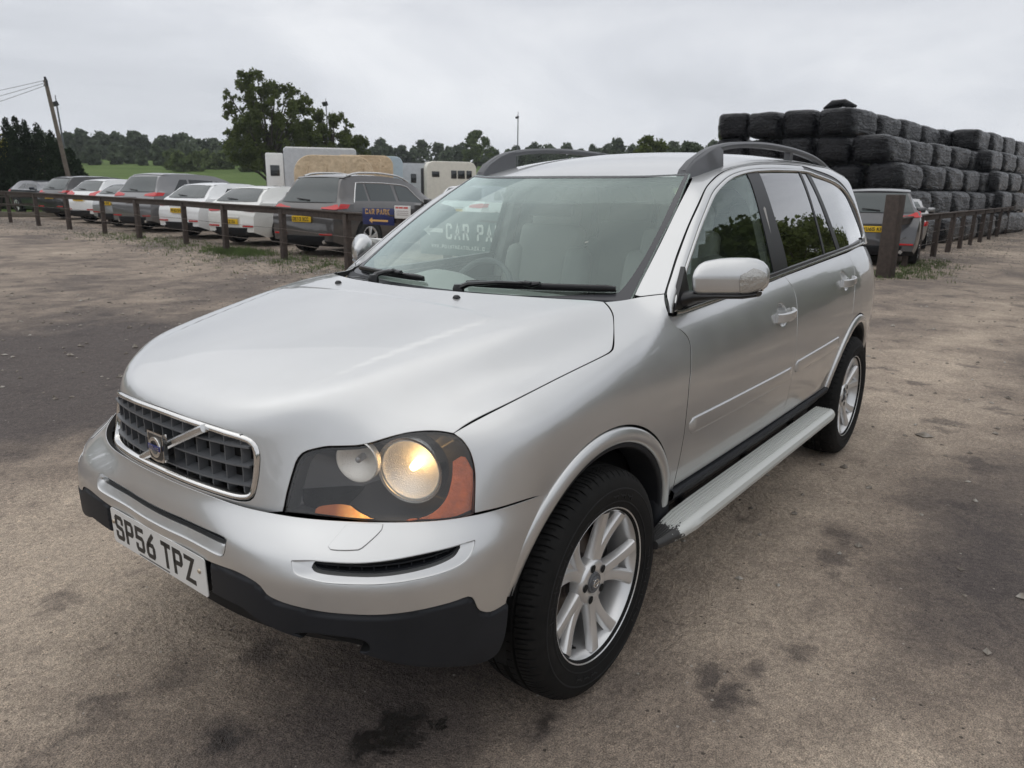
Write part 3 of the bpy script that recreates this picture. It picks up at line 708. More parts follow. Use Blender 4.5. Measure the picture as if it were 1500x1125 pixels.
gl2b = [[(-2.325, .655, 1.640), (-2.40, .655, 1.640)], [(-2.40, .655, 1.640), (-2.50, .72, 1.48), (-2.60, .80, 1.232)], [(-2.60, .80, 1.232), (-2.375, .817, 1.220)], [(-2.375, .817, 1.220), (-2.368, .76, 1.37), (-2.345, .70, 1.55), (-2.325, .655, 1.640)]]
gl3 = [[(-2.475, .655, 1.634), (-2.65, .66, 1.628), (-2.838, .662, 1.612), (-2.951, .668, 1.592), (-3.05, .68, 1.560), (-3.14, .70, 1.505), (-3.226, .731, 1.409), (-3.280, .752, 1.337), (-3.300, .765, 1.29), (-3.290, .777, 1.264), (-3.25, .785, 1.256)], [(-3.25, .787, 1.256), (-2.95, .80, 1.246), (-2.676, .81, 1.238)], [(-2.676, .81, 1.238), (-2.640, .777, 1.327), (-2.59, .739, 1.436), (-2.53, .699, 1.544), (-2.475, .655, 1.634)]]
lp = lambda segs: np.vstack([crom(s, .02)[:-1] for s in segs]).tolist()+[list(segs[0][0])]
both(panel('window_surround', side_segs, Fgreen, DS, M['pillar'], CAR, h=.05, ref=(-2, .7, 1.4), off=-.003, flange=.01, holes=[[lp(gl1)], [lp(gl2)], [lp(gl2b)], [lp(gl3)]]))
for s_, m_, nm in ((gl1, 'glass', 'front_side_window'), (gl2, 'privacy', 'rear_side_window'), (gl2b, 'privacy', 'door_quarter_light'), (gl3, 'privacy', 'rear_quarter_window')):
    both(panel(nm, s_, Fgreen, DS, M[m_], CAR, h=.06, ref=(-2, .7, 1.4), off=-.006, flange=0, gap=-.003))
def ribbon(name, path, a, b, rise, mat, d=DS, F=None, hh=.02, base=0.0):
    """raised strip between offsets a..b (inwards) of a curve lying on the body side"""
    F = F or Fgreen
    d, e1, e2 = frame_of(d); ref = np.array((-2, .7, 1.4)); c = crom(path, hh); q = np.stack([(c-ref)@e1, (c-ref)@e2], 1)
    t = np.gradient(q, axis=0); t /= np.linalg.norm(t, axis=1, keepdims=True); n = np.stack([t[:, 1], -t[:, 0]], 1)
    rows = []
    for off, r in ((a, -.010), (a, rise*.55), (a+(b-a)*.12, rise*.9), (a+(b-a)*.5, rise), (b-(b-a)*.12, rise*.9), (b, rise*.55), (b, -.010)):
        qq = q+n*off; o = ref+qq[:, :1]*e1+qq[:, 1:]*e2-d*.9; p, ok = march_fast(F, o, d); rows.append(p+grad(F, p)*(r+base))
    R_ = np.stack(rows, 1); mb = MB(); mb.grid(R_); return mb.build(name, mat, CAR, 50)
gi = [i for i, p in enumerate(gut) if p[0] < -2.45][0]
sgn = 1
both(ribbon('door_frame', [(-.500, .832, 1.128), (-.505, .822, 1.150)]+gut[:gi], .004, .026, .003, M['silver']))
gut_full = [(-.520, .834, 1.114), (-.512, .826, 1.140)]+gut
both(ribbon('chrome_strip', gut_full, .029, .043, .005, M['satin']))
both(ribbon('chrome_strip', [(-3.26, .787, 1.238)]+loop_bot[1:-1]+[(-.545, .830, 1.116)], .000, .013, .009, M['satin']))
both(ribbon('belt_seal', [(-3.2, .787, 1.240)]+loop_bot[1:-2]+[(-.62, .830, 1.116)], .015, .028, .005, M['black']))

# ---- lower side: cladding, sill, running board, mouldings, handles
rows = []
for x in np.linspace(-.505, -2.42, 60):
    y0 = float(side_y(x, .5)); rows.append([(x, y0-.02, .502), (x, y0+.010, .500), (x, y0+.016, .492), (x, y0+.012, .470), (x, y0-.002, .455), (x, y0-.030, .440), (x, y0-.034, .415), (x, y0-.05, .395), (x, y0-.15, .36)])
mb = MB(); mb.grid(rows); both(mb.build('sill_cladding', M['plastic'], CAR, 40))
mb = MB(); mb.box((-.475, .845, .405), (.10, .07, .19), bev=.02); mb.box((-.50, .80, .33), (.06, .16, .10), bev=.02)
both(mb.build('mud_guard', M['plastic'], CAR, 50))
def step_mat():
    m, nt = new_mat('step_alloy'); out = N(nt, 'ShaderNodeOutputMaterial'); p = N(nt, 'ShaderNodeBsdfPrincipled', inp={'Roughness': .40, 'Metallic': .3})
    tc = N(nt, 'ShaderNodeTexCoord').outputs['Object']; s = N(nt, 'ShaderNodeSeparateXYZ'); L(nt, tc, s.inputs[0])
    nz = noise(nt, tc, 60, 6, .7); nl = noise(nt, tc, 7, 5, .6)
    e = math_(nt, 'MULTIPLY_ADD', s.outputs[0], 6.0); e.node.inputs[2].default_value = 2.55   # scuffed towards the front tip
    k = math_(nt, 'ADD', math_(nt, 'ADD', e, math_(nt, 'MULTIPLY', nz, 1.3)), math_(nt, 'MULTIPLY', nl, .5))
    sc = ramp(nt, k, [(.98, (0, 0, 0)), (1.0, (1, 1, 1))]); gen = ramp(nt, nl, [(.66, (0, 0, 0)), (.72, (.55, .55, .55))])
    c = mix(nt, gen, (.62, .63, .60), (.42, .43, .41)); c = mix(nt, sc, c, (.035, .034, .033)); L(nt, c, p.inputs['Base Color'])
    L(nt, mix(nt, sc, (.35, .35, .35), (0, 0, 0)), p.inputs['Metallic']); L(nt, p.outputs[0], out.inputs[0]); return m
M['step'] = step_mat()
def boardprof(s=1., dz=0., dy=0.):
    top = [(.892, .432)]
    y = .897
    for k in range(6): top += [(y, .434), (y+.0025, .4295), (y+.0055, .4295), (y+.008, .434)]; y += .0135
    top += [(.984, .432), (.996, .424), (1.003, .408), (1.000, .392), (.985, .380), (.93, .374), (.892, .378)]
    return top
xs = [-2.235, -2.215, -2.17]+list(np.linspace(-2.1, -.62, 12))+[-.575, -.572, -.50, -.44, -.385, -.34, -.315]
rows = []
for x in xs:
    k = 0.
    if x > -.55: k = ((x+.55)/.235)
    if x < -2.18: k = ((-2.18-x)/.055)*.5
    row = []
    for (y, z) in boardprof():
        yy = .892+(y-.892)*(1-.55*k**2); zz = .405+(z-.405)*(1-.45*k**2)-.030*max(k, 0)**1.6*(1 if x > -1 else 0)
        if abs(x+.5735) < .003: yy = .94+(yy-.94)*.985; zz = .405+(zz-.405)*.96
        row.append((x, yy, zz))
    rows.append(row)
mb = MB(); mb.grid(rows, close=True); nb_ = len(rows[0]); mb.f += [tuple(range(nb_))[::-1], tuple((len(rows)-1)*nb_+j for j in range(nb_))]; mb.m += [0, 0]
st_ = mb.build('running_board', M['step'], CAR, 32); both(st_)
for x in (-.7, -1.35, -2.0):
    mb = MB(); mb.box((x, .84, .375), (.06, .14, .03), bev=.005); both(mb.build('board_bracket', M['black'], CAR))
def mould(x0, x1, z0, z1):
    rows = []; n = 40
    for i in range(n+1):
        u = i/n; x = x0+(x1-x0)*u; cz = (z0+z1)/2+(.02*(x0-x) if x0 < -1.6 else 0); e = min(1, min((u*abs(x1-x0)/.03), ((1-u)*abs(x1-x0)/.02)))**.5
        hz = .030*(.4+.6*e) if e < 1 else .030
        y = float(side_y(x, cz)); rows.append([(x, y-.006, cz+hz), (x, y+.003*e, cz+hz-.001), (x, y+.0065*e, cz+hz-.005), (x, y+.0075*e, cz-hz+.007), (x, y+.005*e, cz-hz+.001), (x, y-.006, cz-hz)])
    mb = MB(); mb.grid(rows); both(mb.build('door_moulding', M['silver'], CAR, 30))
mould(-.56, -1.655, .70, .755); mould(-1.69, -2.44, .715, .77)
def handle(x0, z0):
    mb = MB(); y = float(side_y(x0+.1, z0)); L_ = .215
    bar = crom([(x0, y+.006, z0+.004), (x0-.03, y+.020, z0+.003), (x0-.09, y+.034, z0+.005), (x0-.15, y+.034, z0+.010), (x0-.19, y+.022, z0+.013), (x0-L_, y+.006, z0+.016)], .012)
    P = [Vector(p) for p in bar]; rows = []
    for i, p in enumerate(P):
        u = i/(len(P)-1); w = .020 if u < .6 else .020-.006*(u-.6)/.4
        rows.append([p+Vector((0, a, b)) for a, b in rr(.016, w*2, .5)])
    mb.grid(rows, close=True); k = len(rows[0]); mb.f += [tuple(range(k))[::-1], tuple((len(rows)-1)*k+j for j in range(k))]; mb.m += [0, 0]
    h = mb.build('door_handle', M['silver'], CAR, 40)
    mirror_obj(h)
handle(-1.40, 1.003); handle(-2.475, 1.062)
both(fdoor)
# ---- front bumper
def boff(s, z): return f_boff(z)*wfac(np.abs(s))
def lift_b(fn, ex=0.):
    def lift(q):
        s, z = q[:, 0], q[:, 1]; P = bump_pt(s, z, fn(s, z)+ex); e = 1.5e-3
        a = bump_pt(s+e, z, fn(s+e, z)+ex)-bump_pt(s-e, z, fn(s-e, z)+ex); b = bump_pt(s, z+e, fn(s, z+e)+ex)-bump_pt(s, z-e, fn(s, z-e)+ex)
        n = np.cross(a, b); return P, n/np.linalg.norm(n, axis=1, keepdims=True)
    return lift
_S = np.linspace(.8, 1.4, 600); _X = f_wx(_S)
def s_at(x): return float(_S[np.argmin(np.abs(_X-x))])
split = [(0, .584), (.10, .584), (.24, .588), (.32, .597), (.375, .603), (.42, .600), (.452, .591), (.472, .573), (.50, .566), (.545, .562), (.635, .558), (.72, .558), (.80, .560), (.88, .564), (.912, .566), (.925, .556), (.936, .525), (.948, .510), (.975, .496), (s_at(AC[0]+math.sqrt((AR-.004)**2-(.496-AC[1])**2)), .496)]
rearb = [(s_at(AC[0]+math.sqrt((AR-.004)**2-(z_-AC[1])**2)), z_) for z_ in (.496, .54, .592, .64, .675, .71, .745)]
topb = [(rearb[-1][0], .745), (1.06, .7485), (.95, .747), (.81, .744), (.60, .742), (.475, .742), (.36, .744), (.2, .750), (0, .752)]
m2 = lambda c: [(-a, b) for a, b in c][::-1]
bpoly = np.vstack([crom(sg, .012)[:-1] for sg in (split, rearb, topb+m2(topb)[1:], m2(rearb), m2(split))])
slot_m = ([(-.337, .660), (-.333, .632), (-.31, .623), (-.2, .619), (0, .617), (.2, .619), (.31, .623), (.333, .632), (.337, .660)], [(-.337, .6605), (-.325, .673), (-.2, .6705), (0, .6685), (.2, .6705), (.325, .673), (.337, .6605)])
slot_i = ([(-.328, .658), (-.322, .650), (-.2, .6455), (0, .6435), (.2, .6455), (.322, .650), (.328, .658)], [(-.328, .6585), (-.320, .6715), (-.2, .6695), (0, .6675), (.2, .6695), (.320, .6715), (.328, .6585)])
fog_m = ([(.533, .664), (.545, .641), (.585, .634), (.635, .631), (.755, .634), (.85, .641), (.90, .652), (.925, .670), (.937, .692)], [(.534, .666), (.575, .6715), (.62, .6725), (.68, .6735), (.75, .679), (.815, .6855), (.905, .693), (.936, .6945)])
fog_i = ([(.580, .656), (.59, .648), (.62, .645), (.70, .6445), (.77, .648), (.84, .656), (.885, .668), (.902, .684)], [(.581, .660), (.588, .6695), (.62, .6715), (.70, .6735), (.78, .6805), (.85, .6870), (.893, .6915), (.903, .689)])
def samp(c, n=70):
    q = crom(c, .004); t = np.linspace(0, len(q)-1, n); i = np.arange(len(q)); return np.stack([np.interp(t, i, q[:, 0]), np.interp(t, i, q[:, 1])], 1)
def loop_of(mi): return np.vstack([samp(mi[0]), samp(mi[1])[::-1]])
def recess(m, i, depth, flip=False):
    Lm, Li = loop_of(m), loop_of(i)
    if flip: Lm = Lm*[-1, 1]; Li = Li*[-1, 1]
    def ring(q, d): return bump_pt(q[:, 0], q[:, 1], boff(q[:, 0], q[:, 1])-d)
    rows = [ring(Lm, -.0002), ring(Lm*.985+Li*.015, .0012)]+[ring(Lm*(1-u)+Li*u, .0012+(depth-.0012)*(u**.8)) for u in (.08, .2, .4, .6, .8, 1.)]+[ring(Li, depth+.03)]
    rows = [np.vstack([r, r[:1]]) for r in rows]
    mb = MB(); mb.grid(rows); return mb.build('bumper_recess', M['silver'], bumper, 50), Lm, Li
bumper = panel_raw('front_bumper', bpoly, [loop_of(slot_m), loop_of(fog_m), loop_of(fog_m)*[-1, 1]], lift_b(boff), M['silver'], CAR, h=.011, gap=.0018, flange=.02, flip=False)
recess(slot_m, slot_i, .010); recess(fog_m, fog_i, .007); recess(fog_m, fog_i, .007, True)
# mesh-like inserts
def rib_patch(name, f_lo, f_hi, s0, s1, depth, bars, mat):
    mb = MB(); S = np.linspace(s0, s1, 40)
    base = lambda s, z: boff(s, z)
    for (u, th) in bars:
        z = np.array([f_lo(s)+(f_hi(s)-f_lo(s))*u for s in S]); P0 = bump_pt(S, z, base(S, z)-depth); P1 = bump_pt(S, z, base(S, z)-depth-.02)
        rows = [[P0[i]+np.array([0, 0, -th]), P0[i]+np.array([0, 0, th]), P1[i]+np.array([0, 0, th]), P1[i]+np.array([0, 0, -th])] for i in range(len(S))]
        mb.grid(rows, close=True)
    n = int(abs(s1-s0)/.026)
    for i in range(n+1):
        s = np.array([s0+(s1-s0)*i/n]); a = bump_pt(s, np.array([f_lo(s[0])]), base(s, np.array([f_lo(s[0])]))-depth-.008)[0]; b = bump_pt(s, np.array([f_hi(s[0])]), base(s, np.array([f_hi(s[0])]))-depth-.008)[0]
        mb.tube([a, b], .0018, 6)
    o = mb.build(name, mat, CAR)
    mb = MB(); z0 = np.array([f_lo(s)-.02 for s in S]); z1 = np.array([f_hi(s)+.02 for s in S])
    A, B = bump_pt(S, z0, base(S, z0)-depth-.05), bump_pt(S, z1, base(S, z1)-depth-.05)
    mb.grid([[A[i], B[i]] for i in range(len(S))]); mb.build('grille_backing', M['void'], o)
    return o
rib_patch('bumper_grille', lambda s: .6435+.06*s*s, lambda s: .668+.03*s*s, -.33, .33, .026, [(.02, .002), (.45, .0022), (.9, .002)], M['plastic'])
_fa, _fb = fog_i; _fb = sorted(_fb)
lo = lambda s: float(np.interp(abs(s), [a for a, b in _fa], [b for a, b in _fa])); hi = lambda s: float(np.interp(abs(s), [a for a, b in _fb], [b for a, b in _fb]))
for sg in (1, -1): rib_patch('fog_grille', lo, hi, sg*.58, sg*.905, .024, [(.04, .003), (.5, .002), (.97, .002)], M['plastic'])
# dark lower bumper
def soff(s, z):
    a = np.abs(s); w = wfac(a)
    zz = np.interp(a, [x for x, y in split], [y for x, y in split])
    o = f_boff(z)*w-.006+.008*sstep(.0, .012, zz-z)
    return o-.020*sstep(.275, .262, a)-.055*sstep(.47, .40, z)*sstep(.75, .5, a)
skb = [(0, .505), (.20, .505), (.29, .508), (.385, .512), (.42, .503), (.465, .490), (.52, .483), (.605, .475), (.70, .452), (.79, .418), (.86, .392), (.945, .362), (.99, .362), (1.01, .385), (1.022, .428), (1.028, .486)]
spl2 = [(a, b+.003) for a, b in split]+[(1.028, .488)]
spoly = np.vstack([crom(spl2, .012)[:-1], crom(skb[::-1], .012)[:-1]]); spoly = np.vstack([spoly, (spoly*[-1, 1])[::-1]])
dd_ = np.r_[True, np.linalg.norm(np.diff(spoly, axis=0), axis=1) > 1e-4]; spoly = spoly[dd_]
sk_h = crom([(.535, .486), (.56, .497), (.605, .501), (.69, .495), (.712, .476), (.705, .455), (.65, .462), (.58, .474), (.535, .486)], .012)[:-1]
panel_raw('lower_bumper', spoly, [sk_h, sk_h*[-1, 1]], lift_b(soff), M['plastic'], CAR, h=.010, gap=.0, flange=.04, lip=.004)
mb = MB()   # underside behind the bumper
S = np.linspace(-1.03, 1.03, 60); zz = np.interp(np.abs(S), [a for a, b in skb[:-2]], [b for a, b in skb[:-2]])
A = bump_pt(S, zz, soff(S, zz)-.03); B = bump_pt(S, zz*0+.33, soff(S, zz)*0-.10); C_ = B.copy(); C_[:, 0] = np.minimum(C_[:, 0], .42)-.02
mb.grid([[A[i]+np.array([0, 0, .06]), A[i], B[i], C_[i]] for i in range(len(S))]); mb.build('under_tray', M['void'], CAR)
# headlamp washer covers
wsh = [[(.612, .701), (.640, .735), (.648, .739)], [(.648, .739), (.69, .741), (.726, .740)], [(.726, .740), (.722, .729), (.690, .704), (.680, .699)], [(.680, .699), (.65, .697), (.618, .697), (.612, .701)]]
wp = np.vstack([crom(sg, .008)[:-1] for sg in wsh])
o_ = panel_raw('washer_cover', wp, [], lift_b(boff, .0048), M['silver'], bumper, h=.01, gap=.0, flange=.008, lip=.002)
mirror_obj(o_)

# ---- number plate
PLT = empty('number_plate', parent=CAR)
px0 = .9305; tilt = .03
ez = Vector((.02, 0, 1)).normalized(); ey = Vector((0, 1, 0))
def rrect(w, h, r, n=5):
    out = []
    for cx, cy, a0 in ((w/2-r, h/2-r, 0), (-w/2+r, h/2-r, 90), (-w/2+r, -h/2+r, 180), (w/2-r, -h/2+r, 270)):
        for i in range(n+1): a = math.radians(a0+90*i/n); out.append((cx+r*math.cos(a), cy+r*math.sin(a)))
    return out
PC = Vector((.8875, 0, .5365))
mb = MB(); mb.prism(rrect(.52, .111, .010), ey, ez, PC, .0025); mb.build('plate', M['white_plate'], PLT, 60)
mb = MB()
strokes(mb, 'SP56', PC+Vector((.0027, 0, 0))+ey*-.2385+ez*-.0395, ey, ez, .050, .079, .014, .011, .0006)
strokes(mb, 'TPZ', PC+Vector((.0027, 0, 0))+ey*.0335+ez*-.0395, ey, ez, .050, .079, .014, .011, .0006)
mb.build('plate_characters', M['ink'], PLT, 30)
mb = MB()
mb.prism(rrect(.17, .0045, .001), ey, ez, PC+Vector((.0026, 0, 0))+ey*-.02+ez*-.0495, .0003); mb.build('plate_supplier_line', prin('faint_ink', (.12, .12, .12), .5), PLT)
for y in (-.247, .229):
    mb = MB(); mb.lathe([(.0001, .004), (.005, .0035), (.007, .001), (.0075, 0)], PC+Vector((.0025, 0, 0))+ey*y+ez*.012, 'X', 14); mb.build('plate_screw', M['brass'], PLT)
mb = MB(); mb.prism(rrect(.50, .095, .008), ey, ez, PC+Vector((-.03, 0, 0)), .0295); mb.build('plate_mount', M['black'], PLT)

# ---- main grille
GR = empty('grille', parent=CAR)
loop = np.vstack([crom(Gc+mirY(Gc)[::-1][1:], .012)[:-1]])
cen = np.array([.0, 0, .845])
def gx(y): return float(np.interp(abs(y), [0, .1, .2, .3, .38, .45], [.853, .851, .842, .826, .800, .770]))
rows = []; k = len(loop)
for i in range(k):
    p = loop[i]; t = loop[(i+1) % k]-loop[i-1]; t /= np.linalg.norm(t)
    n = np.cross(t, [1, 0, .12]); n /= np.linalg.norm(n)
    if n@(cen-p+np.array([p[0], 0, 0])) < 0: n = -n
    f = np.array([1, 0, .1])
    rows.append([p-f*.012+n*.001, p+f*.001+n*.0015, p+f*.005+n*.005, p+f*.006+n*.011, p+f*.002+n*.016, p-f*.012+n*.019, p-f*.03+n*.020])
rows.append(rows[0]); mb = MB(); mb.grid(rows); mb.build('grille_frame', M['chrome'], GR, 50)
li = loop+0; 
def half_w(z): return .352 if z > .77 else .34
mb = MB()
for z in (.888, .838, .788):
    rows = []
    for y in np.linspace(-half_w(z), half_w(z), 50):
        x = gx(y)-.010+(.845-z)*.04
        rows.append([(x, y, z-.0015), (x, y, z+.0030), (x-.035, y, z+.010), (x-.035, y, z+.006)])
    mb.grid(rows, close=True)
mb.build('grille_slat', M['grille'], GR, 40)
mb = MB()
for i in range(13):
    y = -.324+.054*i; x = gx(y)-.016
    mb.box((x-.014, y, .842), (.026, .0035, .155))
mb.build('grille_bar', M['grille'], GR)
mb = MB()
mb.grid([[(gx(y)-.055, y, .745), (gx(y)-.055, y, .93)] for y in np.linspace(-.37, .37, 24)]); mb.build('grille_backing', M['void'], GR)
mb = MB()   # diagonal bar
e = Vector((0, .325, .150)).normalized(); a = Vector((gx(-.11)+.004, -.105, .772)); b = Vector((gx(.21)+.004, .215, .921)); rows = []
for i in range(16):
    u = i/15; p = a.lerp(b, u); p.x = gx(p.y)-.001+(.845-p.z)*.03; w = .0105; nn = Vector((0, -e.z, e.y))
    rows.append([p-nn*w-Vector((.012, 0, 0)), p-nn*w, p-nn*w*.5+Vector((.006, 0, 0)), p+nn*w*.5+Vector((.006, 0, 0)), p+nn*w, p+nn*w-Vector((.012, 0, 0))])
mb.grid(rows, close=True); mb.f += [(0, 1, 2, 3, 4, 5)[::-1], tuple(15*6+j for j in range(6))]; mb.m += [0, 0]; mb.build('diagonal_bar', M['satin'], GR, 30)
BD = (gx(0.03)+.010, .034, .841)
sh = [(-.040, .041), (.040, .041), (.040, -.030), (.030, -.039), (0, -.042), (-.030, -.039), (-.040, -.030)]
mb = MB(); mb.prism(sh, (0, 1, 0), (0, 0, 1), BD, .012); bad = mb.build('grille_badge', M['chrome'], GR, 30)
mb = MB(); mb.prism([(a*.86, b*.86) for a, b in sh], (0, 1, 0), (0, 0, 1), (BD[0]+.0121, BD[1], BD[2]), .0008); mb.build('badge_face', prin('badge_dark', (.09, .088, .085), .3, .6), bad)
mb = MB(); mb.lathe([(.019, 0), (.0195, .003), (.024, .004), (.0285, .003), (.029, 0)], (BD[0]+.013, BD[1], BD[2]), 'X', 36); mb.build('badge_ring', M['chrome'], bad, 50)
mb = MB(); mb.box((BD[0]+.0165, BD[1], BD[2]), (.003, .062, .0145), bev=.001); mb.build('badge_band', M['blue'], bad)
mb = MB(); strokes(mb, 'VOLVO', (BD[0]+.0182, BD[1]-.0255, BD[2]-.0042), (0, 1, 0), (0, 0, 1), .0085, .0084, .0017, .0022, .0004); mb.build('badge_lettering', M['satin'], bad)

# ---- headlamps
H2b = H2
hl_segs = [H1, H2]
DH = (-.66, -.62, -.30)
def headlamp():
    root = empty('headlamp', parent=CAR)
    panel('lamp_lens', hl_segs, Fmain, DH, M['lens'], root, h=.02, ref=(.6, .65, .83), off=-.003, flange=.004, gap=.003)
    # housing: dark bowl following the outline
    d, e1, e2 = frame_of(DH); c = outline(hl_segs, .012); cc = c.mean(0)
    blk = prin('lamp_housing', (.15, .15, .155), .33, .5) if 'lh' not in M else M['lh']; M['lh'] = blk
    inw = np.array(d); rows = []
    g = grad(Fmain, c)
    r0 = c-g*.006; r1 = cc+(r0-cc)*.98+inw*.030; r2 = cc+(r0-cc)*.93+inw*.11; r3 = cc+(r0-cc)*.4+inw*.15; r4 = cc+(r0-cc)*.01+inw*.155
    k = len(c); V = np.vstack([r0, r1, r2, r3, r4]); F_ = [(a*k+i, (a+1)*k+i, (a+1)*k+(i+1) % k, a*k+(i+1) % k) for a in range(4) for i in range(k)]
    mk('lamp_housing', V, F_, blk, root, 60)
    # reflectors: bowls looking forward
    ax = Vector((.93, .34, -.06)).normalized()
    def bowl(name, c, R, dep, mat, glow=None):
        c = Vector(c); q = ax.to_track_quat('X', 'Z').to_matrix(); mb = MB(); prof = [(R*1.10, -.012), (R*1.09, .004), (R*1.04, .006), (R, .001)]+[(R*math.sqrt(u), -dep*(1-u)) for u in (.9, .75, .55, .38, .22, .1, .03)]+[(.004, -dep)]
        mb.lathe(prof, (0, 0, 0), 'X', 44); mb.v = [tuple(c+q@Vector(v)) for v in mb.v]; o = mb.build(name, mat, root, 50)
        return o, q, c
    refl = prin('reflector', (.90, .88, .84), .30, .72, bump=(300, .9, .002)) if 'rf' not in M else M['rf']; M['rf'] = refl
    o, q, c1 = bowl('main_reflector', (.548, .668, .838), .074, .040, refl)
    mb = MB(); mb.lathe([(.0001, .012), (.010, .008), (.012, -.005), (.012, -.035)], (0, 0, 0), 'X', 16); mb.v = [tuple(c1+q@(Vector(v)+Vector((-.018, 0, 0)))) for v in mb.v]
    mb.build('bulb', M['bulb'], o)
    rr_ = MB(); rr_.lathe([(.0765, -.02), (.0815, .010), (.088, .012), (.090, -.03)], (0, 0, 0), 'X', 44); rr_.v = [tuple(c1+q@Vector(v)) for v in rr_.v]; rr_.build('lamp_ring', M['satin'], o, 50)
    o2, q2, c2 = bowl('inner_reflector', (.628, .560, .858), .054, .030, refl)
    mb = MB(); mb.lathe([(.0001, .014), (.008, .010), (.010, -.03)], (0, 0, 0), 'X', 16); mb.v = [tuple(c2+q2@(Vector(v)+Vector((-.012, 0, 0)))) for v in mb.v]
    mb.build('bulb', M['capgrey'], o2)
    # amber wrap on the outer side and lower edge; lit side lamp
    Fo = Fmain
    am = [[(.484, .822, .852), (.492, .83, .809), (.503, .838, .755)], [(.503, .838, .755), (.54, .815, .746), (.576, .781, .742), (.606, .748, .742), (.628, .72, .741)], [(.628, .72, .741), (.590, .768, .757), (.560, .792, .79), (.545, .80, .84), (.535, .795, .885)], [(.535, .795, .885), (.500, .804, .893), (.484, .822, .852)]]
    panel('indicator_lens', am, Fmain, DH, M['amber'], root, h=.02, ref=(.6, .65, .83), off=-.016, flange=.03, gap=.003)
    sd = [[(.742, .515, .741), (.706, .597, .742), (.668, .658, .742)], [(.668, .658, .742), (.690, .628, .757), (.700, .604, .772)], [(.700, .604, .772), (.715, .575, .773), (.738, .525, .760), (.742, .515, .741)]]
    panel('side_lamp', sd, Fmain, DH, M['sidelamp'], root, h=.012, ref=(.6, .65, .83), off=-.014, flange=.02, gap=.002)
    return root
def lampmat():
    m, nt = new_mat('side_lamp_lit'); out = N(nt, 'ShaderNodeOutputMaterial'); p = N(nt, 'ShaderNodeBsdfPrincipled', inp={'Roughness': .3})
    tc = N(nt, 'ShaderNodeTexCoord').outputs['Object']; b = N(nt, 'ShaderNodeTexBrick', inp={'Scale': 60., 'Mortar Size': .02}); L(nt, tc, b.inputs[0])
    v = N(nt, 'ShaderNodeTexVoronoi', inp={'Scale': 90.}); L(nt, tc, v.inputs[0])
    s = N(nt, 'ShaderNodeSeparateXYZ'); L(nt, tc, s.inputs[0])
    d = N(nt, 'ShaderNodeVectorMath', operation='DISTANCE'); L(nt, tc, d.inputs[0]); d.inputs[1].default_value = (.680, .640, .750)
    g = ramp(nt, d.outputs['Value'], [(.0, (1, 1, 1)), (.035, (.35, .35, .35)), (.085, (0, 0, 0))])
    e = mix(nt, v.outputs['Distance'], (1, .55, .14), (.9, .28, .04)); p.inputs['Base Color'].default_value = (.45, .12, .03, 1)
    L(nt, e, p.inputs['Emission Color']); L(nt, math_(nt, 'MULTIPLY', g, 2.2), p.inputs['Emission Strength']); L(nt, p.outputs[0], out.inputs[0]); return m
M['sidelamp'] = lampmat(); M['bulb'] = emit_mat('lit_bulb', (1., .62, .25), 8.0); M['capgrey'] = prin('bulb_cap', (.35, .35, .36), .3, .8)
hl = headlamp()
def mirror_tree(r):
    n = empty(r.name.split('.')[0], parent=r.parent)
    for ch in list(r.children):
        m_ = mirror_obj(ch, parent=n)
        for g in list(ch.children): mirror_obj(g, parent=m_)
mirror_tree(hl)

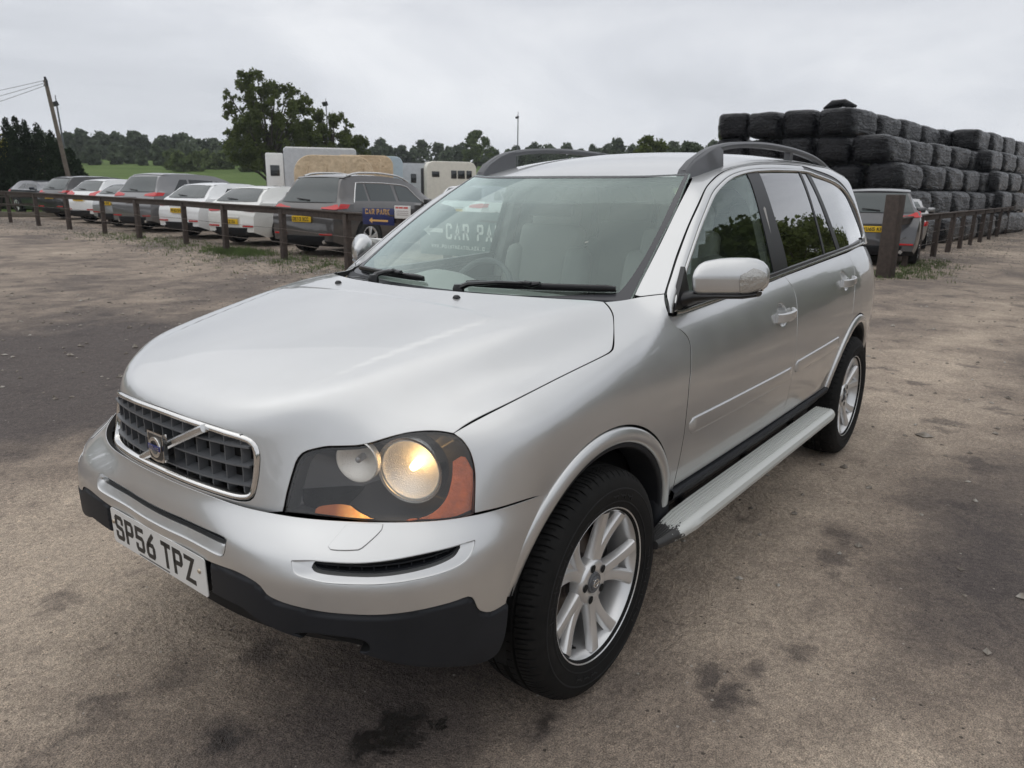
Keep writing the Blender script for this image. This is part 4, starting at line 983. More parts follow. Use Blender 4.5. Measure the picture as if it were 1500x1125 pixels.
# ---- mirrors
def mirror_unit():
    root = empty('wing_mirror', parent=CAR)
    prof = [(-.062, -.046), (-.060, .030), (-.052, .052), (-.030, .063), (.000, .064), (.024, .056), (.042, .038), (.0535, .016), (.0560, .004), (.0560, -.006), (.0535, -.028), (.047, -.044), (.030, -.0515), (-.02, -.052), (-.055, -.050)]
    pp = np.array(prof+prof[:1]); t_ = np.linspace(0, len(prof), 61); pc_ = []
    for t in t_[:-1]:
        i = int(t); f = t-i; P4 = [np.array(prof[(i+k) % len(prof)]) for k in (-1, 0, 1, 2)]; pc_.append(.5*((2*P4[1])+(-P4[0]+P4[2])*f+(2*P4[0]-5*P4[1]+4*P4[2]-P4[3])*f*f+(-P4[0]+3*P4[1]-3*P4[2]+P4[3])*f**3))
    pc_ = np.array(pc_); U = np.r_[0, .012, .04, .08, .14, .22, .32, .45, .58, .70, .80, .88, .94, .975, .993, 1.]
    def cap_row(u, grow=0.):
        y = .853+.207*u; e = (1-max(0, (.16-u)/.16)**2.6)**.5 if u < .16 else (1-max(0, (u-.62)/.38)**2.8)**.5 if u > .62 else 1.
        e = max(e, .02); top = (.70+.30*min(1, u/.38)**.7) if u < .38 else 1.; cx = -.640-.135*u-.012*u*u; cz = 1.2365+.004*u
        return [(cx+q[0]*(e*.9+.1*e*e)+grow*.6, y+grow*u, cz+(q[1]*top if q[1] > 0 else q[1])*e*1.06) for q in pc_]
    rows = [cap_row(u) for u in U]; mb = MB(); mb.grid(rows, close=True); n_c = len(pc_); mb.f += [tuple(range(n_c))[::-1], tuple((len(rows)-1)*n_c+j for j in range(n_c))]; mb.m += [0, 0]
    mb.build('mirror_cap', M['silver'], root, 50)
    mb = MB(); rows = []
    for y, x, z, a, h in ((.800, -.610, 1.150, .050, .035), (.835, -.625, 1.162, .046, .030), (.87, -.645, 1.174, .046, .020), (.93, -.690, 1.179, .052, .013), (1.0, -.735, 1.180, .050, .012), (1.040, -.765, 1.185, .030, .009)):
        rows.append([(x+a*math.cos(w), y, z+h*math.sin(w)) for w in np.linspace(0, 2*math.pi, 14, endpoint=False)])
    mb.grid(rows, close=True); mb.f += [tuple(range(14)), tuple(len(mb.v)-14+j for j in range(14))[::-1]]; mb.m += [0, 0]
    mb.build('mirror_base', M['black'], root, 50)
    mb = MB(); q = [(-.530, .832, 1.132), (-.585, .824, 1.215), (-.66, .80, 1.27), (-.665, .83, 1.142)]
    mb.add([Vector(a)+Vector((0, .008, 0)) for a in q]+[Vector(a)-Vector((0, .01, 0)) for a in q], [(3, 2, 1, 0), (4, 5, 6, 7), (0, 1, 5, 4), (1, 2, 6, 5), (2, 3, 7, 6), (3, 0, 4, 7)]); mb.build('mirror_sail', M['black'], root)
    # clear indicator lens on the outer front corner
    rows = []   # wraps the outer front corner of the cap
    for k_, u in enumerate(np.linspace(.70, .985, 14)):
        full = cap_row(u, .0022); v0 = .20+.30*max(0, (1-(u-.70)/.20)); 
        i0 = int(n_c*(.40+.09*max(0, 1-(u-.70)/.16))); i1 = int(n_c*(.79-.04*max(0, 1-(u-.70)/.10)))
        seg = [Vector(full[j]) for j in range(i0, i1+1)]; tt = np.linspace(0, len(seg)-1, 14); rows.append([seg[int(t)].lerp(seg[min(int(t)+1, len(seg)-1)], t-int(t)) for t in tt])
    mb = MB(); mb.grid(rows); mb.build('mirror_indicator', M['clearlens'], root, 60)
    mb = MB(); mb.box((-.805, .955, 1.238), (.01, .17, .095), bev=.004); mb.build('mirror_glass', M['chrome'], root)
    return root
mu = mirror_unit()
n_ = empty('wing_mirror', parent=CAR)
for ch in list(mu.children):
    q_ = mirror_obj(ch, parent=n_)
    if ch.modifiers: s_ = q_.modifiers.new('s', 'SUBSURF'); s_.levels = s_.render_levels = 1

# ---- scuttle, wipers, washer jets
rows = []
for y in np.linspace(-.70, .70, 41):
    a = np.interp(abs(y), [0, .12, .33, .535, .678, .72], [-.062, -.070, -.110, -.205, -.337, -.40]); zr_ = np.interp(abs(y), [0, .33, .535, .678, .72], [1.188, 1.187, 1.18, 1.166, 1.16])
    g = float(Xw(np.array([y]), np.array([1.158]))[0])+.004; g = min(g, a-.02)
    rows.append([(a+.004, y, zr_-.03), (a-.006, y, zr_-.016), (a-.3*(a-g), y, zr_-.032), (a-.75*(a-g), y, 1.158), (g, y, 1.162), (g-.01, y, 1.150)])
mb = MB(); mb.grid(rows); cowl = mb.build('scuttle_panel', M['plastic'], CAR, 40)
mb = MB()
for i in range(22):
    y = -.5+i*.048; mb.box((float(np.interp(abs(y), [0, .33, .6], [-.15, -.20, -.33])), y, 1.1625), (.05, .028, .004), bev=.001)
mb.build('scuttle_vent', M['black'], cowl)
def on_screen(y, z, lift=.0):
    return Vector((float(Xw(np.array([y]), np.array([z]))[0])+lift*.55, y, z+lift*.83))
def wiper(pv, a, b, mid):
    root = empty('wiper', parent=CAR)
    mb = MB(); pth = [on_screen(a[0]+(b[0]-a[0])*u, a[1]+(b[1]-a[1])*u, .016) for u in np.linspace(0, 1, 16)]
    mb.tube(pth, [.006]+[.0085]*14+[.006], 8, flat=1.5); mb.tube([p+Vector((-.004, 0, -.008)) for p in pth], .004, 6)
    mb.build('wiper_blade', M['black'], root)
    mb = MB(); pv = Vector(pv); m = on_screen(mid[0], mid[1], .035)
    mb.tube([pv, pv+(m-pv)*.15+Vector((0, 0, .012)), pv+(m-pv)*.6+Vector((0, 0, .010)), m], [.020, .017, .012, .009], 8, flat=.6)
    mb.tube([m, m+(pth[8]-m)*.5, m+(pth[11]-pth[5]).normalized()*.06], [.011, .012, .008], 8); mb.lathe([(.0001, .016), (.016, .014), (.021, 0), (.021, -.03)], pv, 'Z', 16)
    mb.box(m, (.02, .06, .014), bev=.004)
    mb.build('wiper_arm', M['black'], root)
wiper((-.20, .155, 1.180), (.12, 1.176), (.655, 1.185), (.36, 1.176))
wiper((-.205, -.30, 1.180), (-.63, 1.172), (-.10, 1.176), (-.28, 1.174))
for y in (.30, -.30):
    mb = MB(); x = -.030; z = float(Ztop(np.array([x]), np.array([y]))[0])
    mb.box((x, y, z+.004), (.022, .026, .012), taper=.6, bev=.004); mb.build('washer_jet', M['black'], CAR)

# ---- wheels
def wheel():
    """wheel centred on the origin, outer face towards +y, face plane about y=.10"""
    root = empty('wheel', parent=CAR); root.location = (0, 0, 0)
    W = .1175; prof = [(.232, .098), (.238, .106), (.246, .109), (.258, .1125), (.285, .1185), (.305, .1190), (.322, .1155), (.336, .108), (.345, .101), (.3525, .0915), (.357, .081), (.3595, .062), (.3605, .050), (.3525, .0485), (.3525, .0405), (.3615, .039), (.3622, .012), (.354, .0105), (.354, .0025), (.3625, .0)]
    full = prof+[(r, -y) for r, y in prof[::-1][1:]]
    nb = 68; fr = [0, .02, .16, .18, .55, .57, .70, .72]; V = []; angs = []
    for b in range(nb):
        for f in fr: angs.append(((b+f)/nb*2*math.pi, f))
    rows = []
    for a, f in angs:
        row = []
        for r, y in full:
            ay = abs(y); rr_ = r
            sh_ = .0075 if ay > .085 else .0068
            if .045 < ay < .104 and r > .34 and .02 <= f <= .16: rr_ = r-sh_*min(1, (.106-ay)/.012)
            if .05 < ay < .083 and .57 <= f <= .70: rr_ = r-.004
            if ay < .04 and r > .36 and .18 <= f <= .55 and (ay < .013): pass
            if .038 > ay > .011 and r > .355 and .57 <= f <= .70: rr_ = r-.006
            w = a+(y*.55 if ay < .085 else math.copysign(.047, y))*1.0
            row.append((rr_*math.cos(w), y, rr_*math.sin(w)))
        rows.append(row)
    rows.append(rows[0]); mb = MB(); mb.grid(rows); mb.f = [q[::-1] for q in mb.f]
    ty = mb.build('tyre', M['tread'], root, 28)
    mb = MB(); mb.lathe([(.262, .1142), (.262, .1152), (.264, .1158), (.266, .1152)], (0, 0, 0), 'Y', 90); mb.lathe([(.302, .1192), (.303, .1202), (.306, .1202), (.307, .1190)], (0, 0, 0), 'Y', 90)
    for k_ in range(40):
        if k_ % 20 in (0, 1, 2, 3, 4, 5, 11, 12, 13):
            w = 2*math.pi*k_/40; r = .283; c = Vector((r*math.cos(w), .1185, r*math.sin(w))); t = Vector((-math.sin(w), 0, math.cos(w)))
            mb.box(c, (.0035, .0016, .022), rot=Matrix.Rotation(-w, 3, 'Y')); mb.box(c+t*.012, (.020, .0016, .0035), rot=Matrix.Rotation(-w, 3, 'Y')); mb.box(c-t*.012, (.0035, .0016, .022), rot=Matrix.Rotation(-w-.4, 3, 'Y'))
    mb.build('sidewall_marking', M['rubber'], ty)
    mb = MB(); mb.lathe([(.2455, .100), (.2465, .106), (.2430, .1085), (.2385, .106), (.2350, .099), (.2300, .093), (.2245, .080), (.2180, .060), (.2140, .02), (.2120, -.05), (.216, -.09), (.232, -.10)], (0, 0, 0), 'Y', 96)
    mb.f = [q[::-1] for q in mb.f]; rim = mb.build('rim', M['alloy'], root, 40)
    mb = MB()
    # five split spokes: two arms each with a sunk web between
    def arm(a_in, a_out, w_in, w_out, skew):
        rows = []
        for u in np.linspace(0, 1, 15):
            r = .048+(.2265-.048)*u; a = a_in+(a_out-a_in)*(u**1.15); w = (w_in+(w_out-w_in)*u)*(1+.25*(2*u-1)**2)
            y = .072+.020*math.sin(min(u, 1)*math.pi*.5)-.010*math.sin(u*math.pi)+.006*u
            th = .034-.012*u
            er = np.array([math.cos(a), 0, math.sin(a)]); et = np.array([-math.sin(a), 0, math.cos(a)]); c = er*r
            h = w/2; row = []
            for dt, dy in ((-h*1.15, -th), (-h*1.05, -.008), (-h*.82, -.0015), (-h*.5, 0), (h*.5, 0), (h*.82, -.0015), (h*1.05, -.008), (h*1.15, -th)):
                row.append(c+et*dt+np.array([0, y+dy, 0]))
            rows.append(row)
        mb.grid(rows, close=True)
    def web(a0, a1):
        rows = []
        for u in np.linspace(0, 1, 10):
            r = .10+(.222-.10)*u; row = []
            for v in np.linspace(0, 1, 7):
                a = a0+(a1-a0)*v; y = .078-.030*u**.8*math.sin(math.pi*v)**.6+.010*u; k2 = .5+.5*u
                a = (a0+a1)/2+(a-(a0+a1)/2)*k2
                row.append((r*math.cos(a), y-.002, r*math.sin(a)))
            rows.append(row)
        mb.grid([r[::-1] for r in rows])
    for k_ in range(5):
        a = math.radians(90+22+72*k_); s_ = math.radians(5); o_a = math.radians(14.5)
        arm(a-s_, a-o_a, .038, .034, 0); arm(a+s_, a+o_a, .038, .034, 0)
        rows = []
        for u in np.linspace(0, 1, 8):
            r = .05+.140*u; hw = math.radians(5)+(math.radians(12)-math.radians(5))*u
            y = .070+.020*math.sin(u*.62*math.pi*.5)-.004-.022*u**2.2
            rows.append([(r*math.cos(a+hw*v), y-.003*(1-v*v), r*math.sin(a+hw*v)) for v in np.linspace(1, -1, 7)])
        mb.grid(rows)
    mb.lathe([(.0001, .076), (.028, .076), (.034, .078), (.040, .081), (.060, .082), (.068, .078), (.074, .066), (.076, .04)], (0, 0, 0), 'Y', 60)
    sp = mb.build('spokes', M['alloy'], rim, 38)
    mb = MB(); mb.lathe([(.0001, .088), (.020, .088), (.0225, .086), (.0235, .083), (.027, .0845), (.031, .0845), (.0325, .082), (.0325, .076)], (0, 0, 0), 'Y', 40); cap = mb.build('hub_cap', M['rail'], rim, 30)
    mb = MB(); mb.lathe([(.0105, .0882), (.011, .0895), (.014, .0895), (.0145, .0882)], (0, 0, 0), 'Y', 30); mb.box((.013, .0888, .013), (.012, .0016, .003), rot=Matrix.Rotation(math.radians(-45), 3, 'Y')); mb.box((0, .0889, 0), (.038, .0014, .0065)); mb.build('hub_emblem', M['satin'], cap)
    mb = MB(); 
    for k_ in range(5):
        w = math.radians(90+58+72*k_); mb.lathe([(.0001, .074), (.006, .074), (.0085, .072), (.0085, .06)], (.0535*math.cos(w), .002, .0535*math.sin(w)), 'Y', 8)
    mb.build('wheel_bolt', M['rail'], rim)
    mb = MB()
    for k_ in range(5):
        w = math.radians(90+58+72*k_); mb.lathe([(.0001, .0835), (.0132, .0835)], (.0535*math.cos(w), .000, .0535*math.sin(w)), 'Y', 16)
    mb.build('bolt_hole_shade', M['void'], rim)  # flat black discs stand in for the shade inside the bolt holes
    w = math.radians(90+22+36+2*72+4); mb = MB(); mb.tube([(.213*math.cos(w), .045, .213*math.sin(w)), (.202*math.cos(w), .078, .202*math.sin(w))], [.005, .004], 8); mb.box((.206*math.cos(w), .062, .206*math.sin(w)), (.014, .014, .014), bev=.004); mb.build('tyre_valve', M['black'], rim)
    mb = MB(); mb.lathe([(.06, .01), (.155, .01), (.155, -.015), (.06, -.015)], (0, 0, 0), 'Y', 48); mb.lathe([(.0001, .02), (.07, .02), (.075, .0)], (0, 0, 0), 'Y', 30); mb.build('brake_disc', M['disc'], root)
    mb = MB(); mb.box((-.12, .0, .07), (.09, .07, .13), bev=.02); mb.build('brake_caliper', M['void'], root)
    mb = MB(); mb.lathe([(.0001, -.06), (.21, -.06)], (0, 0, 0), 'Y', 40); mb.build('wheel_back', M['void'], root)
    return root
def copy_tree(o, parent=None):
    c = o.copy(); COL.objects.link(c); c.parent = parent
    for ch in list(o.children): copy_tree(ch, c)
    return c
wh = wheel(); wh.location = (0, .806, .3605)
wr = copy_tree(wh, CAR); wr.location = (-2.857, .806, .3605); wr.rotation_euler = (0, math.radians(27), 0)
for x in (0, -2.857):
    w_ = copy_tree(wh, CAR); w_.location = (x, -.806, .3605); w_.rotation_euler = (0, 0, math.pi)
# ---- underbody, cabin
mb = MB(); mb.box((-1.7, 0, .40), (3.7, 1.30, .22)); mb.box((-1.43, 0, .42), (1.75, 1.66, .14)); mb.box((-3.5, 0, .52), (.5, 1.3, .3)); mb.tube([(.0, -.75, .34), (.0, .75, .34)], .04); mb.tube([(-2.857, -.75, .34), (-2.857, .75, .34)], .05)
mb.box((.30, 0, .62), (.75, 1.0, .26))
mb.build('underbody', M['void'], CAR)
CAB = empty('cabin', parent=CAR)
mb = MB(); mb.box((-1.9, 0, .50), (2.6, 1.56, .04)); mb.box((-1.93, .79, .78), (2.6, .04, .54)); mb.box((-1.93, -.79, .78), (2.6, .04, .54)); mb.box((-3.35, 0, .80), (.05, 1.5, .9)); mb.box((-.42, 0, .72), (.06, 1.5, .62))
mb.build('cabin_floor', M['carpet'], CAB)
rows = []
for y in np.linspace(-.74, .74, 31):
    hump = .055*math.exp(-((y+.37)/.17)**2)
    rows.append([(-.37-.0*abs(y), y, 1.10), (-.50, y, 1.115+hump*.3), (-.66, y, 1.125+hump), (-.74, y, 1.11+hump), (-.80, y, 1.03), (-.78, y, .80), (-.70, y, .6)])
mb = MB(); mb.grid(rows); mb.build('dashboard', M['dashpale'], CAB, 50)
mb = MB()
q = Matrix.Rotation(math.radians(-24), 3, 'Y'); cst = Vector((-.93, -.37, 1.03)); ring = []
for i in range(41): w = 2*math.pi*i/40; ring.append(cst+q@Vector((0, .185*math.cos(w), .185*math.sin(w))))
mb.tube(ring, .014, 10, cap=False)
mb.tube([cst, cst+q@Vector((.22, 0, 0))], .03, 10); mb.box(cst, (.05, .15, .12), rot=q, bev=.02)
for w in (200, -20, 270): mb.tube([cst, cst+q@Vector((0, .18*math.cos(math.radians(w)), .18*math.sin(math.radians(w))))], .012, 8)
mb.build('steering_wheel', M['dash'], CAB, 50)
def seat(x, y, w=.50):
    root = empty('seat', parent=CAB)
    def pad(nm, c, d, ang, bev):
        mb = MB(); mb.box((0, 0, 0), d, bev=bev); r = Matrix.Rotation(math.radians(ang), 3, 'Y'); mb.v = [tuple(Vector(c)+r@Vector(v)) for v in mb.v]
        o = mb.build(nm, M['seat'], root, None); s_ = o.modifiers.new('s', 'SUBSURF'); s_.levels = s_.render_levels = 2; return o
    pad('seat_cushion', (x+.20, y, .78), (.52, w, .15), -4, .04)
    pad('seat_back', (x-.10, y, 1.06), (.13, w*.80, .62), -13, .05)
    for s_ in (1, -1): pad('seat_bolster', (x-.075, y+s_*w*.385, 1.00), (.15, w*.30, .52), -13, .06)
    pad('headrest', (x-.19, y, 1.395), (.11, .28, .17), -10, .04)
    mb = MB(); mb.tube([(x-.17, y-.06, 1.25), (x-.19, y-.06, 1.36)], .007); mb.tube([(x-.17, y+.06, 1.25), (x-.19, y+.06, 1.36)], .007); mb.build('headrest_post', M['satin'], root)
seat(-1.38, -.37); seat(-1.38, .37); seat(-2.25, -.40); seat(-2.25, .38)
mb = MB(); mb.tube([(-.98, 0, 1.47), (-1.02, 0, 1.50)], .01); mb.box((-.99, 0, 1.445), (.03, .24, .06), bev=.015); mb.build('interior_mirror', M['black'], CAB)
for sgn_ in (1, -1):
    mb = MB(); mb.tube([(-1.63, sgn_*.80, .6), (-1.63, sgn_*.795, 1.15), (-1.62, sgn_*.70, 1.45), (-1.62, sgn_*.61, 1.58)], .035, 8, flat=1.4); mb.build('inner_pillar', M['liner'], CAB)
# ================================================================ the ground
def GH(x, y):
    x = np.asarray(x, float); y = np.asarray(y, float)
    pl = (-.0068*x-.0117*y)*sstep(2.2, 6., np.hypot(x+1.4, y))
    d = -(.79*(x-1.76)+.613*(y-1.92))
    far = .058*np.maximum(d-48, 0); far = far*(1-.35*sstep(110, 190, d))
    return pl*np.clip(1.-(np.hypot(x, y)-260)/200, .0, 1)+far+.03*np.sin(x*.11+1)*np.cos(y*.09)*sstep(20, 50, np.hypot(x, y))
def gz(x, y): return float(GH(x, y))
def sheet(name, xs, ys, mat, off=0., keep=None, kind='structure'):
    X, Y = np.meshgrid(xs, ys, indexing='ij'); Z = GH(X, Y)+off; n, m = X.shape
    V = np.stack([X.ravel(), Y.ravel(), Z.ravel()], 1); F_ = []
    for i in range(n-1):
        for j in range(m-1):
            if keep is None or keep((xs[i]+xs[i+1])/2, (ys[j]+ys[j+1])/2): F_.append((i*m+j, (i+1)*m+j, (i+1)*m+j+1, i*m+j+1))
    return tag(mk(name, V, F_, mat, None, None), kind=kind)
def warp2(nt, tc):
    w1 = N(nt, 'ShaderNodeTexNoise', inp={'Scale': 40., 'Detail': 3, 'Roughness': .6}); L(nt, tc, w1.inputs[0]); sc = N(nt, 'ShaderNodeVectorMath', operation='SCALE', inp={'Scale': .03}); L(nt, w1.outputs['Color'], sc.inputs[0])
    ad = N(nt, 'ShaderNodeVectorMath', operation='ADD'); L(nt, tc, ad.inputs[0]); L(nt, sc.outputs[0], ad.inputs[1]); return ad.outputs[0]
def yard_mat():
    m, nt = new_mat('yard_surface'); out = N(nt, 'ShaderNodeOutputMaterial'); p = N(nt, 'ShaderNodeBsdfPrincipled')
    tc = N(nt, 'ShaderNodeTexCoord').outputs['Object']
    def blob(x, y, rx, ry, soft=.35, amp=.55, ang=0.):
        mp = N(nt, 'ShaderNodeMapping', vector_type='TEXTURE'); mp.inputs['Location'].default_value = (x, y, 0); mp.inputs['Rotation'].default_value = (0, 0, ang); mp.inputs['Scale'].default_value = (rx, ry, 1e3)
        L(nt, warp, mp.inputs[0]); d = N(nt, 'ShaderNodeVectorMath', operation='LENGTH'); L(nt, mp.outputs[0], d.inputs[0])
        r = N(nt, 'ShaderNodeMapRange', inp={1: 1-soft, 2: 1+soft*.5, 3: amp, 4: 0.}); r.clamp = True; L(nt, d.outputs['Value'], r.inputs[0]); return r.outputs[0]
    w1 = N(nt, 'ShaderNodeTexNoise', inp={'Scale': 9., 'Detail': 6, 'Roughness': .65}); L(nt, tc, w1.inputs[0])
    sub = N(nt, 'ShaderNodeVectorMath', operation='SUBTRACT'); L(nt, w1.outputs['Color'], sub.inputs[0]); sub.inputs[1].default_value = (.5, .5, .5)
    sc = N(nt, 'ShaderNodeVectorMath', operation='SCALE', inp={'Scale': .22}); L(nt, sub.outputs[0], sc.inputs[0])
    ad = N(nt, 'ShaderNodeVectorMath', operation='ADD'); L(nt, tc, ad.inputs[0]); L(nt, sc.outputs[0], ad.inputs[1]); warp = ad.outputs[0]
    # large soft variation between tan and grey-purple tarmac
    n_big = noise(nt, tc, .42, 7, .62, .4); n_mid = noise(nt, tc, 2.3, 7, .65, .3); n_fine = noise(nt, tc, 55, 4, .7); n_gr = noise(nt, tc, 210, 3, .7)
    k = math_(nt, 'ADD', math_(nt, 'MULTIPLY', n_big, .70), math_(nt, 'MULTIPLY', n_mid, .42))
    k = math_(nt, 'SUBTRACT', k, .06)
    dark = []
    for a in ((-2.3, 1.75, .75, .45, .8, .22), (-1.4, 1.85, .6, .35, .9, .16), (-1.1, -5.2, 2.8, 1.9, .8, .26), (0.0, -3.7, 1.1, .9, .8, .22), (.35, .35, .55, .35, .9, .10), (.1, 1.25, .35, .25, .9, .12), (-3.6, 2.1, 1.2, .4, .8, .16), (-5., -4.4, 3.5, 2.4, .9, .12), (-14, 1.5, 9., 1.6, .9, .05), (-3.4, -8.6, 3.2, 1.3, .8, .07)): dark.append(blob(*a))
    lite = []
    for a in ((.9, -1.0, .9, 1.1, .8, .14), (-.75, 1.05, .8, .45, .9, .13), (-8.5, 1.0, 3.5, .5, .8, .15), (-2.2, .75, 1.2, .35, .8, .10), (.2, 1.6, 1.2, .7, .9, .10), (-3.8, 1.05, 1.5, .4, .8, .10)): lite.append(blob(*a))
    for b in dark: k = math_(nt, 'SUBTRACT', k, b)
    for b in lite: k = math_(nt, 'ADD', k, b)
    col = ramp(nt, k, [(.27, (.112, .095, .089)), (.40, (.178, .148, .127)), (.51, (.305, .252, .205)), (.68, (.500, .418, .335))])
    # oily and damp patches, and a broad soft dark band under the front
    st = None
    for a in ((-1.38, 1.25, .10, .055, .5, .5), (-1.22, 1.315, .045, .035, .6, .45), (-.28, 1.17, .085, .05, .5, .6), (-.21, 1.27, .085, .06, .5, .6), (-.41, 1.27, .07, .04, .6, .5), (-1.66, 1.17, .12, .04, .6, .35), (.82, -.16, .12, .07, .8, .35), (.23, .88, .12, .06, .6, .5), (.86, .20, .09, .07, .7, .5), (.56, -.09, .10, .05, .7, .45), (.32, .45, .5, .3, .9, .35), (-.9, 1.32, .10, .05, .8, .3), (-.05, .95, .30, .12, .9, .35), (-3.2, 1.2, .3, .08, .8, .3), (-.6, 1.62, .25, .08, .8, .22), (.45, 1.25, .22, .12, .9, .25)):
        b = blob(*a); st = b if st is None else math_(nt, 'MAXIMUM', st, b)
    wet = None
    for a in ((.56, .56, .15, .065, .3, 1.), (.60, .52, .07, .05, .3, 1.), (.43, .645, .03, .018, .3, .95), (.46, .62, .016, .012, .3, .9), (.50, .49, .03, .02, .4, .9), (.86, .21, .06, .045, .5, .6), (.23, .88, .06, .03, .6, .55), (.55, .62, .05, .03, .4, .8)):
        b = blob(*a); wet = b if wet is None else math_(nt, 'MAXIMUM', wet, b)
    # wheel ruts curving across the yard
    for (a, b_, r, wd, am) in ((5.5, -24.0, 17.6, .07, .5), (5.5, -24.0, 19.1, .06, .35), (-22., 14.0, 14.4, .12, .4), (-22., 14.0, 12.9, .12, .35), (-3.5, 9., 16.4, .08, .4)):
        dd = N(nt, 'ShaderNodeVectorMath', operation='DISTANCE'); L(nt, warp, dd.inputs[0]); dd.inputs[1].default_value = (a, b_, 0)
        q = math_(nt, 'ABSOLUTE', math_(nt, 'SUBTRACT', dd.outputs['Value'], r)); mr = N(nt, 'ShaderNodeMapRange', inp={1: 0., 2: wd*2, 3: am, 4: 0.}); L(nt, q, mr.inputs[0])
        st = math_(nt, 'MAXIMUM', st, math_(nt, 'MULTIPLY', mr.outputs[0], ramp(nt, n_mid, [(.45, (0, 0, 0)), (.6, (1, 1, 1))])))
    pt = ramp(nt, noise(nt, warp, 2.7, 4, .5, .2), [(.60, (0, 0, 0)), (.70, (.5, .5, .5))]); st = math_(nt, 'MAXIMUM', st, pt)
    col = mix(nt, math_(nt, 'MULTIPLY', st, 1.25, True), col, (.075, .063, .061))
    wetc = math_(nt, 'MULTIPLY', wet, ramp(nt, noise(nt, tc, 18, 5, .7), [(.30, (.25, .25, .25)), (.45, (1, 1, 1))])); col = mix(nt, wetc, col, (.020, .016, .014))
    # aggregate: packed small stones, light and dark grains, pale chips
    v2 = N(nt, 'ShaderNodeTexVoronoi', inp={'Scale': 62.}); L(nt, warp2(nt, tc), v2.inputs['Vector']); s2 = N(nt, 'ShaderNodeSeparateColor'); L(nt, v2.outputs['Color'], s2.inputs[0])
    col = mix(nt, .38, col, ramp(nt, s2.outputs[0], [(.0, (.62, .60, .60)), (.5, (1., 1., 1.)), (1., (1.45, 1.42, 1.38))]), 'MULTIPLY')
    v3 = N(nt, 'ShaderNodeTexVoronoi', inp={'Scale': 21.}); L(nt, warp2(nt, tc), v3.inputs['Vector']); s3 = N(nt, 'ShaderNodeSeparateColor'); L(nt, v3.outputs['Color'], s3.inputs[0])
    col = mix(nt, .14, col, ramp(nt, s3.outputs[1], [(.0, (.68, .68, .70)), (.5, (1., 1., 1.)), (1., (1.30, 1.28, 1.24))]), 'MULTIPLY')
    g = ramp(nt, n_gr, [(.30, (.30, .30, .30)), (.5, (.95, .95, .95)), (.70, (1.75, 1.7, 1.65))]); col = mix(nt, 1., col, g, 'MULTIPLY')
    g2 = ramp(nt, n_fine, [(.3, (.72, .72, .72)), (.7, (1.22, 1.2, 1.18))]); col = mix(nt, 1., col, g2, 'MULTIPLY')
    vo = N(nt, 'ShaderNodeTexVoronoi', inp={'Scale': 34.}); L(nt, tc, vo.inputs['Vector'])
    sepc = N(nt, 'ShaderNodeSeparateColor'); L(nt, vo.outputs['Color'], sepc.inputs[0])
    ch = math_(nt, 'MULTIPLY', math_(nt, 'LESS_THAN', vo.outputs['Distance'], .17), math_(nt, 'GREATER_THAN', sepc.outputs[0], .962)); col = mix(nt, math_(nt, 'MULTIPLY', ch, .75), col, (.46, .42, .37))
    ch2 = math_(nt, 'MULTIPLY', math_(nt, 'LESS_THAN', vo.outputs['Distance'], .20), math_(nt, 'GREATER_THAN', sepc.outputs[1], .955)); col = mix(nt, math_(nt, 'MULTIPLY', ch2, .75), col, (.035, .028, .025))
    L(nt, col, p.inputs['Base Color'])
    L(nt, mix(nt, wetc, mix(nt, n_mid, (.95, .95, .95), (.72, .72, .72)), (.16, .16, .16)), p.inputs['Roughness']); p.inputs['Specular IOR Level'].default_value = .35
    b1 = N(nt, 'ShaderNodeBump', inp={'Strength': .55, 'Distance': .006}); L(nt, n_gr, b1.inputs['Height'])
    b2 = N(nt, 'ShaderNodeBump', inp={'Strength': .6, 'Distance': .02}); L(nt, n_fine, b2.inputs['Height']); L(nt, b1.outputs[0], b2.inputs['Normal'])
    b3 = N(nt, 'ShaderNodeBump', inp={'Strength': .5, 'Distance': .12}); L(nt, n_mid, b3.inputs['Height']); L(nt, b2.outputs[0], b3.inputs['Normal']); b4 = N(nt, 'ShaderNodeBump', inp={'Strength': .35, 'Distance': .006}); b4.invert = True; L(nt, v2.outputs['Distance'], b4.inputs['Height']); L(nt, b3.outputs[0], b4.inputs['Normal']); L(nt, b4.outputs[0], p.inputs['Normal'])
    L(nt, p.outputs[0], out.inputs[0]); return m
def axis(lo, hi, step, far, n):
    a = np.arange(lo, hi+1e-6, step); r = np.geomspace(1, far, n)
    return np.r_[lo-(r[::-1]-1)*1.0-step, a, hi+step+(r-1)]
YM = yard_mat()
sheet('ground', axis(-34, 6, 1.0, 420, 26), axis(-36, 16, 1.0, 420, 26), YM)
def grass_mat(name, a, b):
    m, nt = new_mat(name); out = N(nt, 'ShaderNodeOutputMaterial'); p = N(nt, 'ShaderNodeBsdfPrincipled', inp={'Roughness': .9, 'Specular IOR Level': .15}); tc = N(nt, 'ShaderNodeTexCoord').outputs['Object']
    c = ramp(nt, noise(nt, tc, .12, 6, .6), [(.35, a), (.65, b)]); c = mix(nt, 1., c, ramp(nt, noise(nt, tc, 4, 5, .7), [(.3, (.7, .7, .7)), (.7, (1.25, 1.25, 1.2))]), 'MULTIPLY')
    L(nt, c, p.inputs['Base Color']); bb = N(nt, 'ShaderNodeBump', inp={'Strength': .8, 'Distance': .05}); L(nt, noise(nt, tc, 30, 4, .7), bb.inputs['Height']); L(nt, bb.outputs[0], p.inputs['Normal']); L(nt, p.outputs[0], out.inputs[0]); return m
GM = grass_mat('field_grass', (.085, .135, .035), (.125, .18, .050))
